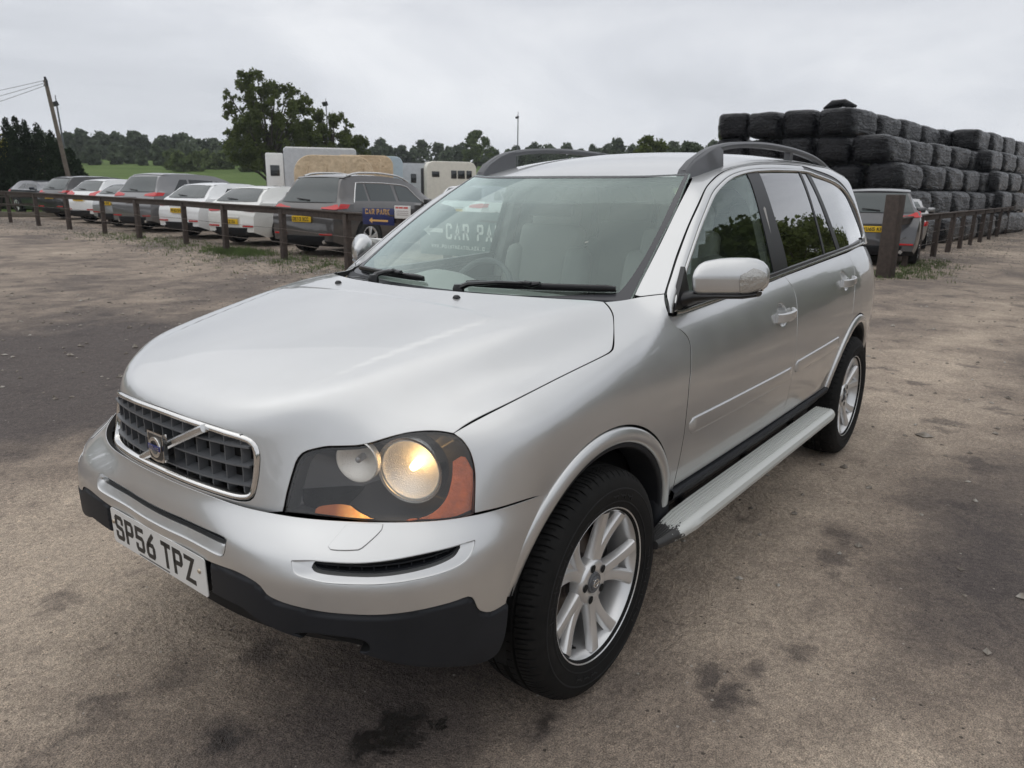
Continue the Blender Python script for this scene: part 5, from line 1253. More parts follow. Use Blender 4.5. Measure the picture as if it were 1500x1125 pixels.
def infield(x, y):
    d = -(.79*(x-1.76)+.613*(y-1.92)); s = .613*(x-1.76)-.79*(y-1.92)      # s: towards the left of the view
    return (y < -31.5 and x > -30) or (d > 34 and s > -18+0*d and s > -.42*d)
sheet('field', axis(-60, 0, 2.0, 330, 22), axis(-70, -10, 2.0, 330, 22), GM, .012, infield)

# ---- loose stones under the fences
def stone_strip(name, pts, width, n, seed, col):
    r = np.random.default_rng(seed); P = np.array(pts, float); seg = np.linalg.norm(np.diff(P, axis=0), axis=1); cum = np.r_[0, np.cumsum(seg)]
    V, F_ = [], []; base = np.array([(1, 0, 0), (-1, 0, 0), (0, 1, 0), (0, -1, 0), (0, 0, 1), (0, 0, -1)], float)
    fc = [(0, 2, 4), (2, 1, 4), (1, 3, 4), (3, 0, 4), (2, 0, 5), (1, 2, 5), (3, 1, 5), (0, 3, 5)]
    for i in range(n):
        s = r.random()*cum[-1]; k = min(np.searchsorted(cum, s)-1, len(seg)-1); k = max(k, 0); t = (s-cum[k])/seg[k]; c = P[k]+(P[k+1]-P[k])*t
        dr = (P[k+1]-P[k])/seg[k]; nn = np.array([-dr[1], dr[0]]); c = c+nn*r.normal()*width
        sz = r.uniform(.008, .024)*(1.6 if r.random() < .06 else 1); A = base*np.array([sz*r.uniform(.7, 1.5), sz*r.uniform(.7, 1.3), sz*r.uniform(.4, .8)])*r.uniform(.8, 1.2, (6, 1))
        a = r.random()*6.28; R_ = np.array([[math.cos(a), -math.sin(a), 0], [math.sin(a), math.cos(a), 0], [0, 0, 1]]); b = len(V)
        V += list(A@R_.T+np.array([c[0], c[1], gz(c[0], c[1])+sz*.2])); F_ += [(b+p_, b+q_, b+s_) for p_, q_, s_ in fc]
    o = mk(name, V, F_, col, None, None); o.data.polygons.foreach_set('use_smooth', [False]*len(F_)); return tag(o, kind='stuff')
def stone_mat():
    m, nt = new_mat('stones'); out = N(nt, 'ShaderNodeOutputMaterial'); p = N(nt, 'ShaderNodeBsdfPrincipled', inp={'Roughness': .8}); tc = N(nt, 'ShaderNodeTexCoord').outputs['Object']
    L(nt, ramp(nt, noise(nt, tc, 17, 2, .5), [(.3, (.10, .085, .07)), (.5, (.24, .21, .175)), (.62, (.34, .31, .27)), (.75, (.52, .50, .46))]), p.inputs['Base Color']); L(nt, p.outputs[0], out.inputs[0]); return m
SM = stone_mat()
stone_strip('gravel', [(-6.9, -5.0), (-6.6, -8.4), (-7.3, -13), (-7.9, -20), (-8.0, -31)], .75, 6500, 3, SM)
stone_strip('gravel', [(-13.5, -1.0), (-19, -1.0), (-30, -.9), (-42, -.6)], .8, 3000, 4, SM)
stone_strip('loose_stones', [(-12, 1.2), (-6, 2.2), (-1, 2.4)], 1.3, 420, 5, SM)
stone_strip('loose_stones', [(.2, -4.4), (-5, -5.5), (-9, -14)], 2.6, 1500, 6, SM)
# grass tufts in the gravel
def tufts(name, pts, width, n, seed, mat, h=(.03, .09)):
    r = np.random.default_rng(seed); V, F_ = [], []; P = np.array(pts, float)
    for i in range(n):
        k = r.integers(0, len(P)-1); c = P[k]+(P[k+1]-P[k])*r.random()+r.normal(size=2)*width; cl = r.normal(size=(7, 2))*.04
        for q in cl:
            a = r.random()*6.28; hh = r.uniform(*h); wv = np.array([math.cos(a), math.sin(a)])*.006; x, y = c+q; z = gz(x, y); ln = r.normal(size=2)*.02; b = len(V)
            V += [(x-wv[0], y-wv[1], z), (x+wv[0], y+wv[1], z), (x+ln[0], y+ln[1], z+hh)]; F_.append((b, b+1, b+2))
    return tag(mk(name, V, F_, mat, None, None), kind='stuff')
TM = prin('tuft_grass', (.085, .125, .035), .8, var=.35, vscale=2)
tufts('grass_tufts', [(-7.0, -8), (-7.4, -13), (-7.9, -20)], .5, 700, 8, TM)
tufts('grass_tufts', [(-7.35, -12.2), (-7.6, -13.6)], .25, 500, 9, TM, (.04, .12))
tufts('grass_tufts', [(-13.3, -.9), (-15, -.8), (-18, -.9)], .3, 300, 10, TM)

# ================================================================ fences
WOOD = prin('fence_wood', (.060, .045, .037), .78, bump=(60, .5, .004), var=.35, vscale=14)
def post(parent, x, y, h, w=.11, lean=0., name='post', top_bev=.008):
    mb = MB(); z = gz(x, y); mb.box((0, 0, h/2-.1), (w, w, h+.2), bev=top_bev)
    R_ = Matrix.Rotation(lean, 3, 'X') @ Matrix.Rotation(random.uniform(-.3, .3), 3, 'Z'); mb.v = [tuple(R_@Vector(v)+Vector((x, y, z))) for v in mb.v]
    return mb.build(name, WOOD, parent, 40)
def fence(label, pts, h, rail_h=.125, wires=True, cap=True):
    root = empty('rail_fence', (0, 0, 0)); tag(root, label, 'fence')
    for (x, y) in pts: post(root, x, y, h, lean=random.uniform(-.03, .03))
    for (a, b) in zip(pts[:-1], pts[1:]):
        za, zb = gz(*a)+h+.01, gz(*b)+h+.01; A = Vector((a[0], a[1], za)); B = Vector((b[0], b[1], zb)); d = (B-A); l = d.length; d.normalize()
        e1 = d.cross(Vector((0, 0, 1))).normalized(); e2 = e1.cross(d); R_ = Matrix((d, e1, e2)).transposed(); mb = MB(); mb.box((A+B)/2+Vector((0, 0, -rail_h*.35)), (l+.02, .05, rail_h), rot=R_, bev=.006)
        mb.box((A+B)/2+Vector((0, 0, rail_h*.15)), (l-.01, .14, .03), rot=R_, bev=.005); mb.build('rail', WOOD, root, 40)
    if wires:
        for k in (.35, .62):
            mb = MB(); mb.tube([(x+.06, y, gz(x, y)+h*k) for x, y in pts], .005, 5); mb.build('wire', M['disc'], root)
    return root
lf = [(-6.62, -3.2), (-6.68, -5.9), (-6.80, -8.4), (-7.30, -11.0), (-7.42, -13.3), (-7.75, -15.6), (-7.78, -18.0), (-7.92, -20.3), (-7.95, -22.7), (-7.98, -25.1), (-8.0, -27.5), (-8.05, -30.0), (-8.1, -32.6)]
fence('long low dark timber fence in front of the row of parked cars on the left', lf, 1.0)
rf_ = [(-13.75, -1.08), (-15.9, -1.2), (-17.5, -1.25), (-19.4, -1.2), (-21.3, -1.15), (-23.2, -1.12), (-25.2, -1.1), (-27.2, -1.06), (-29.3, -1.02), (-31.6, -1.0), (-34.2, -.97), (-37., -.94), (-40., -.92), (-43., -.88)]
fence('low dark timber fence with a wire running back beside the stacked black bales', rf_, 1.02, .13)
o = post(None, -13.45, -1.06, 1.50, .26, .0, 'gate_post', .02); tag(o, 'thick dark brown timber gate post at the near end of the right fence', 'post')
# fence signs
def sign(name, label, c, w, h, col, txtfn, cat='sign', ang=0.):
    root = empty(name, c, ang); tag(root, label, cat)
    mb = MB(); mb.box((0, 0, 0), (.012, w, h), bev=.003); mb.build('board', col, root); txtfn(root); return root
navy = prin('sign_navy', (.012, .022, .11), .35); gold = prin('sign_gold', (.72, .42, .13), .5); white = prin('sign_white', (.74, .73, .70), .45); red = prin('sign_red', (.60, .10, .09), .5)
def cp(root):
    ex, ey = (0, 1, 0), (0, 0, 1)
    mb = MB(); strokes(mb, 'CAR PARK', (.0065, -.305, .035), ex, ey, .062, .085, .015, .018, .001, .04); mb.build('lettering', gold, root, 30)
    mb = MB(); mb.prism([(-.22, -.065), (-.14, -.02), (-.14, -.050), (.24, -.050), (.24, -.080), (-.14, -.080), (-.14, -.11)], ex, ey, (.0065, 0, 0), .001); mb.build('arrow', gold, root)
sign('car_park_sign', 'small navy CAR PARK sign with a gold arrow hung on the left fence', (-6.68, -7.46, 1.135), .76, .27, navy, cp)
def rs(root):
    ex, ey = (0, 1, 0), (0, 0, 1)
    mb = MB()
    for y0, w0 in ((-.12, .07), (-.03, .09), (.08, .10)): mb.box((.0068, y0, .068), (.001, w0, .028))
    mb.build('red_heading', red, root)
    mb = MB()
    for z in (.015, -.015, -.045): mb.box((.0068, 0, z), (.001, .27, .010))
    mb.build('small_print', prin('grey_print', (.35, .3, .3), .6), root)
sign('notice_sign', 'small white notice with red heading on the fence beside the navy sign', (-6.64, -6.84, 1.22), .36, .20, white, rs)
teal = prin('banner_teal', (.09, .12, .115), .6)
def bn(root):
    ex, ey = (0, 1, 0), (0, 0, 1)
    mb = MB(); mb.prism([(-.98, .04), (-.83, .12), (-.86, .07), (-.56, .07), (-.56, .01), (-.86, .01), (-.83, -.045)], ex, ey, (.0065, 0, 0), .001); mb.build('arrow', white, root)
    mb = MB(); strokes(mb, 'CAR PARK', (.0065, -.50, -.085), ex, ey, .125, .235, .036, .045, .001, .11); mb.build('lettering', white, root, 30)
    mb = MB(); strokes(mb, 'WWW.POINTMEATBLAZA.C', (.0065, -.80, -.225), ex, ey, .042, .055, .010, .012, .001, .02); mb.build('web_address', white, root, 30)
sign('fence_banner', 'grey green banner with white CAR PARK lettering and arrow behind the silver SUV', (-6.60, -5.36, .93), 2.1, .66, teal, bn, 'banner')

# ================================================================ black wrapped bales
def bale_mat():
    m, nt = new_mat('bale_wrap'); out = N(nt, 'ShaderNodeOutputMaterial'); p = N(nt, 'ShaderNodeBsdfPrincipled', inp={'Specular IOR Level': .24}); tc = N(nt, 'ShaderNodeTexCoord').outputs['Object']
    L(nt, ramp(nt, noise(nt, tc, 2.2, 6, .6), [(.35, (.003, .0032, .0045)), (.7, (.010, .0103, .013))]), p.inputs['Base Color'])
    L(nt, ramp(nt, noise(nt, tc, 5, 5, .6), [(.3, (.20, .20, .20)), (.7, (.42, .42, .42))]), p.inputs['Roughness'])
    mp = N(nt, 'ShaderNodeMapping', inp={'Scale': (1., 2.5, 7.)}); L(nt, tc, mp.inputs[0])
    b = N(nt, 'ShaderNodeBump', inp={'Strength': .9, 'Distance': .07}); L(nt, noise(nt, mp.outputs[0], 1.6, 2.5, .5, 1.6), b.inputs['Height'])
    b2 = N(nt, 'ShaderNodeBump', inp={'Strength': .15, 'Distance': .02}); L(nt, noise(nt, tc, 10, 4, .6, .8), b2.inputs['Height']); L(nt, b.outputs[0], b2.inputs['Normal']); L(nt, b2.outputs[0], p.inputs['Normal'])
    L(nt, p.outputs[0], out.inputs[0]); return m
BM = bale_mat()
from mathutils import noise as mnoise
def bale_mesh(lx, ly, lz, seed):
    bm = bmesh.new(); bmesh.ops.create_cube(bm, size=2.); bmesh.ops.subdivide_edges(bm, edges=bm.edges[:], cuts=9, use_grid_fill=True); r = random.Random(seed); sx, sy = r.uniform(-.05, .05), r.uniform(-.04, .04)
    for v in bm.verts:
        x, y, z = v.co; n = 6.0; k = (abs(x)**n+abs(y)**n+abs(z)**n)**(1/n); x, y, z = x/k, y/k, z/k
        q = Vector((x*lx*1.1+seed*7, y*1.6, z*2.2)); w = mnoise.noise(q)*.035+mnoise.noise(q*3)*.015
        b = 1+.035*(1-z*z); v.co = Vector((x*lx/2*b+w*x+sx*z*.5, y*ly/2*b+w*y+sy*z, z*lz/2+w*.5*z-(.02*(1-x*x)*(z > .8))))
    bm.verts.index_update(); V = [v.co.copy() for v in bm.verts]; F_ = [[v.index for v in f.verts] for f in bm.faces]; bm.free(); return V, F_
bale_data = []
for s in range(7):
    V, F_ = bale_mesh(2.38, 1.04, .83, s); o = mk('silage_bale', V, F_, BM, None, 55); bale_data.append(o.data); bpy.data.objects.remove(o)
ORD = ['first', 'second', 'third', 'fourth', 'fifth', 'sixth', 'seventh', 'eighth', 'ninth']
ROWN = ['bottom', 'second lowest', 'middle', 'second highest', 'top']
def bale(x, y, z, ang, label, group, i):
    o = bpy.data.objects.new('silage_bale', bale_data[i % 7]); COL.objects.link(o); o.location = (x, y, z); o.rotation_euler = (random.uniform(-.02, .02), random.uniform(-.02, .02), ang+random.uniform(-.03, .03)); tag(o, label, 'bale', group); return o
def stack(x0, yf, base, nr, nl, name, group, step=2.42):
    ux, uy = -.995, .10; k = 0
    for r_ in range(5):
        yy, zc_ = yf[r_], base+.415+r_*.795; zc_ = gz(x0, yy)+zc_
        for i in range(nr[r_]):
            cx = x0+ux*(1.19+i*step); cy = yy-.52+uy*(1.19+i*step)
            lab = ('black wrapped corner bale in the %s row of the %s' % (ROWN[r_], name)) if i == 0 else ('black wrapped bale %s back from corner in %s row of %s' % (ORD[i-1], ROWN[r_], name))
            bale(cx, cy, zc_+i*.012+random.uniform(-.03, .02), math.pi-.1, lab, group, k); k += 1
        for i in range(nl[r_]):
            gap = .30 if (r_ == 4 and i > 1) else 0
            lab = 'black wrapped bale %s left of corner in %s row of %s' % (ORD[i], ROWN[r_], name)
            bale(x0-1.19+random.uniform(-.10, .10), yy-.52-1.075*(i+1)-gap, zc_+random.uniform(-.03, .02), math.pi+(.35 if r_ == 4 and i == 2 else 0), lab, group, k); k += 1
stack(-22.7, [-2.1, -2.5, -2.80, -3.27, -4.35], .0, [6, 6, 5, 5, 5], [0, 1, 4, 4, 3], 'near stack', 'black wrapped bales of the near stack')
stack(-33.5, [-1.0, -1.2, -1.45, -1.78, -2.35], .05, [2, 2, 3, 4, 5], [0, 1, 1, 1, 1], 'far stack', 'black wrapped bales of the far stack', 2.5)
mb = MB(); mb.tube([(0, -.5, .0), (0, -.25, .12), (0, .1, .14), (0, .45, .02)], [.06, .16, .15, .05], 9, flat=.8); o = mb.build('loose_wrap', BM, None, 60); o.location = (-23.4, -4.9, gz(-22.8, -4)+4.03); tag(o, 'crumpled loose black plastic lying on top of the near bale stack', 'plastic sheet')

# ================================================================ vegetation
def leaf_mat(name, dark, light, trans=.25, sc=.8):
    m, nt = new_mat(name); out = N(nt, 'ShaderNodeOutputMaterial'); d = N(nt, 'ShaderNodeBsdfDiffuse'); t = N(nt, 'ShaderNodeBsdfTranslucent'); tc = N(nt, 'ShaderNodeTexCoord').outputs['Object']
    a = noise(nt, tc, sc, 4, .6); b = noise(nt, tc, sc*12, 2, .5); k = math_(nt, 'ADD', math_(nt, 'MULTIPLY', a, .55), math_(nt, 'MULTIPLY', b, .45)); c = ramp(nt, k, [(.36, dark), (.62, light)])
    L(nt, c, d.inputs[0]); L(nt, c, t.inputs[0]); mx = N(nt, 'ShaderNodeMixShader', inp={0: trans}); L(nt, d.outputs[0], mx.inputs[1]); L(nt, t.outputs[0], mx.inputs[2]); L(nt, mx.outputs[0], out.inputs[0]); return m
def fast_quads(name, V, n, mat, parent=None):
    me = bpy.data.meshes.new(name); V = np.asarray(V, np.float32); me.vertices.add(len(V)); me.vertices.foreach_set('co', V.ravel()); me.loops.add(n*4); me.loops.foreach_set('vertex_index', np.arange(n*4, dtype=np.int32))
    me.polygons.add(n); me.polygons.foreach_set('loop_start', np.arange(0, n*4, 4, dtype=np.int32)); me.polygons.foreach_set('loop_total', np.full(n, 4, np.int32)); me.materials.append(mat); me.update(); me.validate()
    o = bpy.data.objects.new(name, me); COL.objects.link(o); o.parent = parent; return o
def leaves(blobs, size, seed, shell=.55, aspect=.6, up=0.):
    """blobs: (cx,cy,cz,rx,ry,rz,n)"""
    r = np.random.default_rng(seed); out = []
    for cx, cy, cz, rx, ry, rz, n in blobs:
        d = r.normal(size=(n, 3)); d /= np.linalg.norm(d, axis=1, keepdims=True); rad = shell+(1-shell)*r.random((n, 1)); rad *= (1+.18*r.normal(size=(n, 1))); c = d*rad*[rx, ry, rz]+[cx, cy, cz]
        a = r.normal(size=(n, 3)); a[:, 2] += up; a /= np.linalg.norm(a, axis=1, keepdims=True); b = np.cross(a, r.normal(size=(n, 3))); b /= np.linalg.norm(b, axis=1, keepdims=True); s = size*r.uniform(.6, 1.4, (n, 1))
        out.append(np.stack([c-a*s, c-b*s*aspect, c+a*s, c+b*s*aspect], 1).reshape(-1, 3))
    V = np.vstack(out); return V, len(V)//4
BARK = prin('bark', (.060, .048, .038), .9, bump=(25, .8, .02), var=.4, vscale=3)
def broadleaf(name, label, x, y, H, R, seed, mat, nb=60, leaf=.12, n=200, trunk=.35, group=None, base=.18, profile=None, cat='tree', rb=(.16, .27)):
    r = random.Random(seed); root = empty(name, (x, y, gz(x, y))); tag(root, label, cat, group); blobs = []; mb = MB()
    mb.tube([(0, 0, -.2), (.05, 0, H*.15), (-.05, .05, H*.4), (.05, 0, H*.72)], [trunk*1.25, trunk, trunk*.65, trunk*.2], 10)
    for i in range(nb):
        t = base+(1-base)*((i+.5)/nb); pr = profile(t) if profile else math.sin(math.pi*min(1, (t-base)/(1-base)*.80+.20))**.7
        a = r.uniform(0, 2*math.pi); q = R*pr*math.sqrt(r.uniform(.12, 1.)); px_, py_, pz_ = q*math.cos(a), q*math.sin(a), H*t
        s = R*r.uniform(*rb); blobs.append((px_, py_, min(pz_, H-s*.5), s*1.15, s*1.15, s*.8, int(n*r.uniform(.6, 1.3))))
        if i % 3 == 0: mb.tube([(0, 0, max(pz_*.55, H*.12)), (px_*.5, py_*.5, pz_*.8), (px_, py_, pz_)], [trunk*.30, trunk*.18, trunk*.05], 6)
    mb.build('trunk', BARK, root); V, k = leaves(blobs, leaf, seed); fast_quads('crown', V, k, mat, root); return root
LF1 = leaf_mat('leaf_oak', (.055, .070, .022), (.15, .18, .062)); LF2 = leaf_mat('leaf_wood', (.065, .085, .055), (.135, .165, .105), .2, .12); LF3 = leaf_mat('leaf_yellow', (.12, .13, .02), (.38, .34, .05)); LF4 = leaf_mat('leaf_conifer', (.012, .020, .012), (.036, .052, .028), .1, 1.5); LF5 = leaf_mat('leaf_light', (.08, .11, .05), (.17, .21, .09), .25, .3)
def crown_tree(name, label, x, y, pts, seed, mat, leaf=.10, dens=900, trunk=.38):
    """crown given as limb clusters: (sideways, height, radius) in metres, spread in depth"""
    r = random.Random(seed); root = empty(name, (x, y, gz(x, y))); tag(root, label, 'tree'); sv = Vector((-.613, .79, 0)); dv = Vector((-.79, -.613, 0)); mb = MB(); blobs = []
    mb.tube([(0, 0, -.2), (.05, 0, 1.2), (0, .05, 2.6), (.05, 0, 4.4)], [trunk*1.3, trunk, trunk*.7, trunk*.25], 10)
    for s_, h, q in pts:
        for k in range(6):
            c = sv*(s_+r.uniform(-.75, .75)*q)+dv*r.uniform(-2.2, 2.2)*(1 if q > .55 else .5)+Vector((0, 0, h+r.uniform(-.75, .75)*q)); rr_ = q*r.uniform(.35, .85); blobs.append((c.x, c.y, c.z, rr_, rr_, rr_, int(dens*rr_*rr_*r.uniform(.75, 1.3))))
            if k == 0: mb.tube([(0, 0, max(.8, h*.4)), (c.x*.5, c.y*.5, h*.72), (c.x, c.y, c.z)], [trunk*.3, trunk*.17, trunk*.05], 6)
    mb.build('trunk', BARK, root); V, k = leaves(blobs, leaf, seed, .25); fast_quads('crown', V, k, mat, root); return root
_c = [(410, 165, 48), (350, 225, 38), (255, 265, 26), (262, 340, 32), (245, 385, 26), (335, 300, 45), (430, 245, 45), (490, 205, 36), (560, 235, 40), (620, 250, 34), (690, 300, 36), (640, 335, 45), (540, 315, 44), (455, 330, 40), (380, 390, 55), (310, 450, 55), (250, 480, 36), (285, 545, 55), (380, 480, 62), (480, 430, 55), (580, 410, 52), (680, 400, 42), (690, 470, 52), (600, 500, 60), (500, 540, 62), (400, 570, 62), (305, 610, 52), (262, 650, 32), (340, 655, 44), (420, 660, 44), (520, 620, 55), (620, 590, 55)]
_d = [(780, 380, 34), (840, 400, 36), (900, 430, 30), (950, 410, 32), (1000, 440, 22), (760, 465, 48), (860, 485, 50), (950, 495, 46), (1010, 520, 36), (720, 545, 52), (820, 565, 52), (930, 575, 52), (1060, 520, 34), (1100, 545, 26), (1040, 590, 45), (740, 620, 50), (850, 640, 50)]
cv = lambda L_, px0, kk, zz: [(((300+a/4.69)-px0)/kk, (268-(100+b/4.69))/kk+zz, c/4.69/kk*1.15) for a, b, c in L_]
crown_tree('oak_tree', 'large ragged oak tree rising above the horsebox with sky showing through', -29.6, -43.6, cv(_c, 400, 19.5, 1.0), 11, LF1)
crown_tree('oak_tree', 'smaller spreading oak tree joined to the right of the large oak', -35.8, -44.6, cv(_d, 492, 18.0, 1.0), 12, LF1)
# dark conifer clump of upright spires
root = empty('conifer_hedge', (-13.2, -37.9, gz(-13.2, -37.9))); tag(root, 'dark green clump of upright conifers at the far left beside the leaning pole', 'conifer')
r = random.Random(5); blobs = []
lv = Vector((.613, -.79, 0))   # towards the left of the view
for i, (s, h) in enumerate([(2.05, 4.3), (1.55, 4.1), (1.1, 4.15), (.6, 4.0), (.15, 3.85), (-.3, 3.55), (-.75, 3.2), (-1.15, 2.8), (-1.5, 2.3), (1.8, 3.6), (.9, 3.7), (-.5, 3.2), (2.3, 3.0), (-1.75, 1.7)]):
    c = lv*s+Vector((.79, .613, 0))*r.uniform(-.8, .8)
    for k in range(26):
        t = (k+.5)/26; w = .50*(1-t)**.55+.05; blobs.append((c.x+r.uniform(-.06, .06), c.y+r.uniform(-.06, .06), h*t, w, w, h*.045, int(60+150*(1-t))))
V, k = leaves(blobs, .075, 5, .75, .35, 1.6); fast_quads('crown', V, k, LF4, root)
mb = MB(); mb.tube([(0, 0, -.1), (0, 0, 2.5)], [.15, .05]); mb.build('trunk', BARK, root)
broadleaf('shrub', 'yellow leaved bush at the far left edge behind the conifers', -12.9, -44.9, 3.4, 2.4, 21, LF3, 40, .10, 260, .15, cat='bush', base=.1)
broadleaf('shrub', 'green bush below the yellow bush at the left edge', -11.6, -42.4, 2.1, 1.6, 22, LF5, 26, .09, 240, .1, cat='bush', base=.1)
# far wood: one mass of many crowns
def wood(name, label, arcs, seed, leaf, mat):
    r = random.Random(seed); blobs = []
    for (a0, a1, d, h0, h1, n, cnt) in arcs:
        for i in range(n):
            a = math.radians(a0+(a1-a0)*(i+r.uniform(-.4, .4))/n); dd = d*r.uniform(.96, 1.05); x, y = 1.76+dd*math.cos(a), 1.92+dd*math.sin(a); H = r.uniform(h0, h1); w = H*r.uniform(.30, .48); z0 = gz(x, y)
            for k in range(7):
                t = (k+.5)/7; q = w*math.sin(math.pi*(.25+.62*t)); an = r.uniform(0, 6.28); blobs.append((x+q*.4*math.cos(an), y+q*.4*math.sin(an), z0+H*t*.93, q*.85, q*.85, H*.15, int(cnt*r.uniform(.7, 1.3))))
    V, k = leaves(blobs, leaf, seed, .8, .7); return tag(fast_quads(name, V, k, mat, None), label, kind='stuff')
wood('distant_wood', None, [(-105, -128, 120, 1.4, 2.8, 24, 110), (-112, -150, 150, 3.2, 4.9, 50, 120), (-103, -125, 152, 3.0, 4.8, 26, 120), (-150, -172, 135, 3.6, 5.4, 28, 110), (-166, -178, 70, 2.2, 3.6, 14, 110)], 31, .32, LF2)
wood('reflection_hedgerow', None, [(-98, 174, 46, 3.6, 5.6, 84, 70)], 35, .34, LF1)  # unseen ring of crowns added as an even dark band in the reflections
wood('distant_hedge', None, [(-118, -126, 100, 1.6, 2.6, 14, 90)], 33, .22, LF5)
for i, (az, d, H, R, lab, mt) in enumerate([(-139.3, 118, 5.4, 2.6, 'pale green round tree standing out of the wood above the cream caravan', LF5), (-110.5, 112, 3.6, 2.4, 'tall dark tree in the wood right of the conifers', LF2), (-152.2, 62, 4.7, 1.9, 'dark leafy tree behind the roof of the silver SUV, left one', LF1), (-154.8, 66, 4.3, 1.9, 'mid green tree over the silver SUV roof beside the dark one', LF2), (-157.2, 64, 3.7, 1.8, 'low green tree just left of the near roof rail', LF5), (-160.4, 58, 4.6, 2.0, 'leafy tree at the left end of the bale stack', LF1)]):
    a = math.radians(az); broadleaf('tree', lab, 1.76+d*math.cos(a), 1.92+d*math.sin(a), H-(1.2 if d < 90 else 0)*0, R, 40+i, mt, 34, .16 if d > 100 else .12, 150, .2)
# tall hedge trees behind and beside the camera (seen only as reflections in the side glass)
for i, (x, y, H, R) in enumerate([(-9.5, 6.2, 3.6, 1.7), (-13.5, 7.2, 5.0, 2.4), (-19, 8.2, 5.6, 2.8), (-25., 9., 6.6, 3.0), (-32, 10., 7.0, 3.4), (-41, 11.5, 8.0, 4.0), (-50, 13, 8.5, 4.5)]):
    broadleaf('hedge_tree', ['bushy', 'tall', 'broad', 'spreading', 'rounded', 'far', 'furthest'][i]+' hedgerow tree across the yard from the side of the silver SUV', x, y, H, R, 60+i, LF1, 40, .14, 190, .2, 'hedgerow trees beside the yard', base=.05)

# ================================================================ poles and wires
POLE = prin('pole_wood', (.15, .125, .10), .85, var=.25, bump=(20, .4, .01)); STEEL = prin('grey_steel', (.16, .17, .18), .5, .5)
root = empty('utility_pole', (-12.9, -34.2, gz(-12.9, -34.2))); tag(root, 'leaning wooden utility pole with wires above the conifers', 'pole')
b_, t_ = Vector((0, 0, -.3)), Vector((.35, -.62, 5.55)); mb = MB(); mb.tube([b_, b_.lerp(t_, .5), t_], [.10, .09, .075], 10); mb.build('pole', POLE, root)
mb = MB()
for dz in (0., -.14): mb.box(t_+Vector((0, 0, dz-.05)), (.08, .30, .06)); mb.lathe([(.0001, .07), (.03, .06), (.035, 0)], t_+Vector((0, .1, dz)), 'Z', 8)
mb.tube([t_, t_+Vector((0, 0, .14))], .05, 8); mb.build('insulator', M['black'], root)
for k, (dz, sag) in enumerate(((0, .25), (-.10, .5), (-.2, .75))):
    mb = MB(); e = t_+Vector((2.5, -22.-k, -.3-.12*k)); mb.tube([t_.lerp(e, u)+Vector((0, 0, dz*(1-u)-sag*math.sin(math.pi*u))) for u in np.linspace(0, 1, 14)], .010, 5); mb.build('wire', M['black'], root)
def floodlight(label, x, y, H, lean, head=.22):
    root = empty('floodlight_pole', (x, y, gz(x, y))); tag(root, label, 'pole'); t = Vector((lean, -lean, H)); mb = MB(); mb.tube([(0, 0, -.2), t], [.06, .04], 8); mb.build('pole', STEEL, root)
    mb = MB(); mb.box(t+Vector((.05, -.05, -.15)), (.22, head*1.3, head), rot=Matrix.Rotation(.4, 3, 'Y')); mb.tube([t, t+Vector((0, 0, .25))], .02, 6); mb.build('lamp_head', M['black'], root)
floodlight('slim floodlight pole just right of the leaning utility pole', -15.1, -39.9, 5.2, .15)
floodlight('floodlight pole rising behind the small oak trees', -36.2, -45.6, 6.75, .05, .3)
floodlight('thin floodlight pole on the skyline above the SUV windscreen', -46.2, -35.0, 6.1, .0, .14)

# ---- picnic table and kerb board at far left
root = empty('picnic_table', (-10.2, -32.4, gz(-10.2, -32.4)), .2); tag(root, 'dark timber picnic table on the grass at the far left', 'table')
mb = MB()
for k in range(5): mb.box((0, -.32+.16*k, .74), (1.8, .145, .04))
mb.build('table_top', WOOD, root)
for s in (-1, 1):
    mb = MB(); mb.box((0, s*.72, .45), (1.8, .24, .04)); mb.build('bench', WOOD, root)
for s in (-.65, .65):
    mb = MB(); mb.box((s, 0, .42), (.05, 1.5, .09)); mb.tube([(s, .3, .72), (s, .65, 0)], .04, 6); mb.tube([(s, -.3, .72), (s, -.65, 0)], .04, 6); mb.build('leg', WOOD, root)
mb = MB(); mb.box((-9.6, -31.3, gz(-9.6, -31.3)+.09), (.18, 3.2, .22), bev=.01, rot=Matrix.Rotation(.9, 3, 'Z')); tag(mb.build('sleeper', prin('sleeper_wood', (.16, .14, .11), .9, var=.2), None), 'grey timber sleeper edging the grass at far left', 'sleeper')
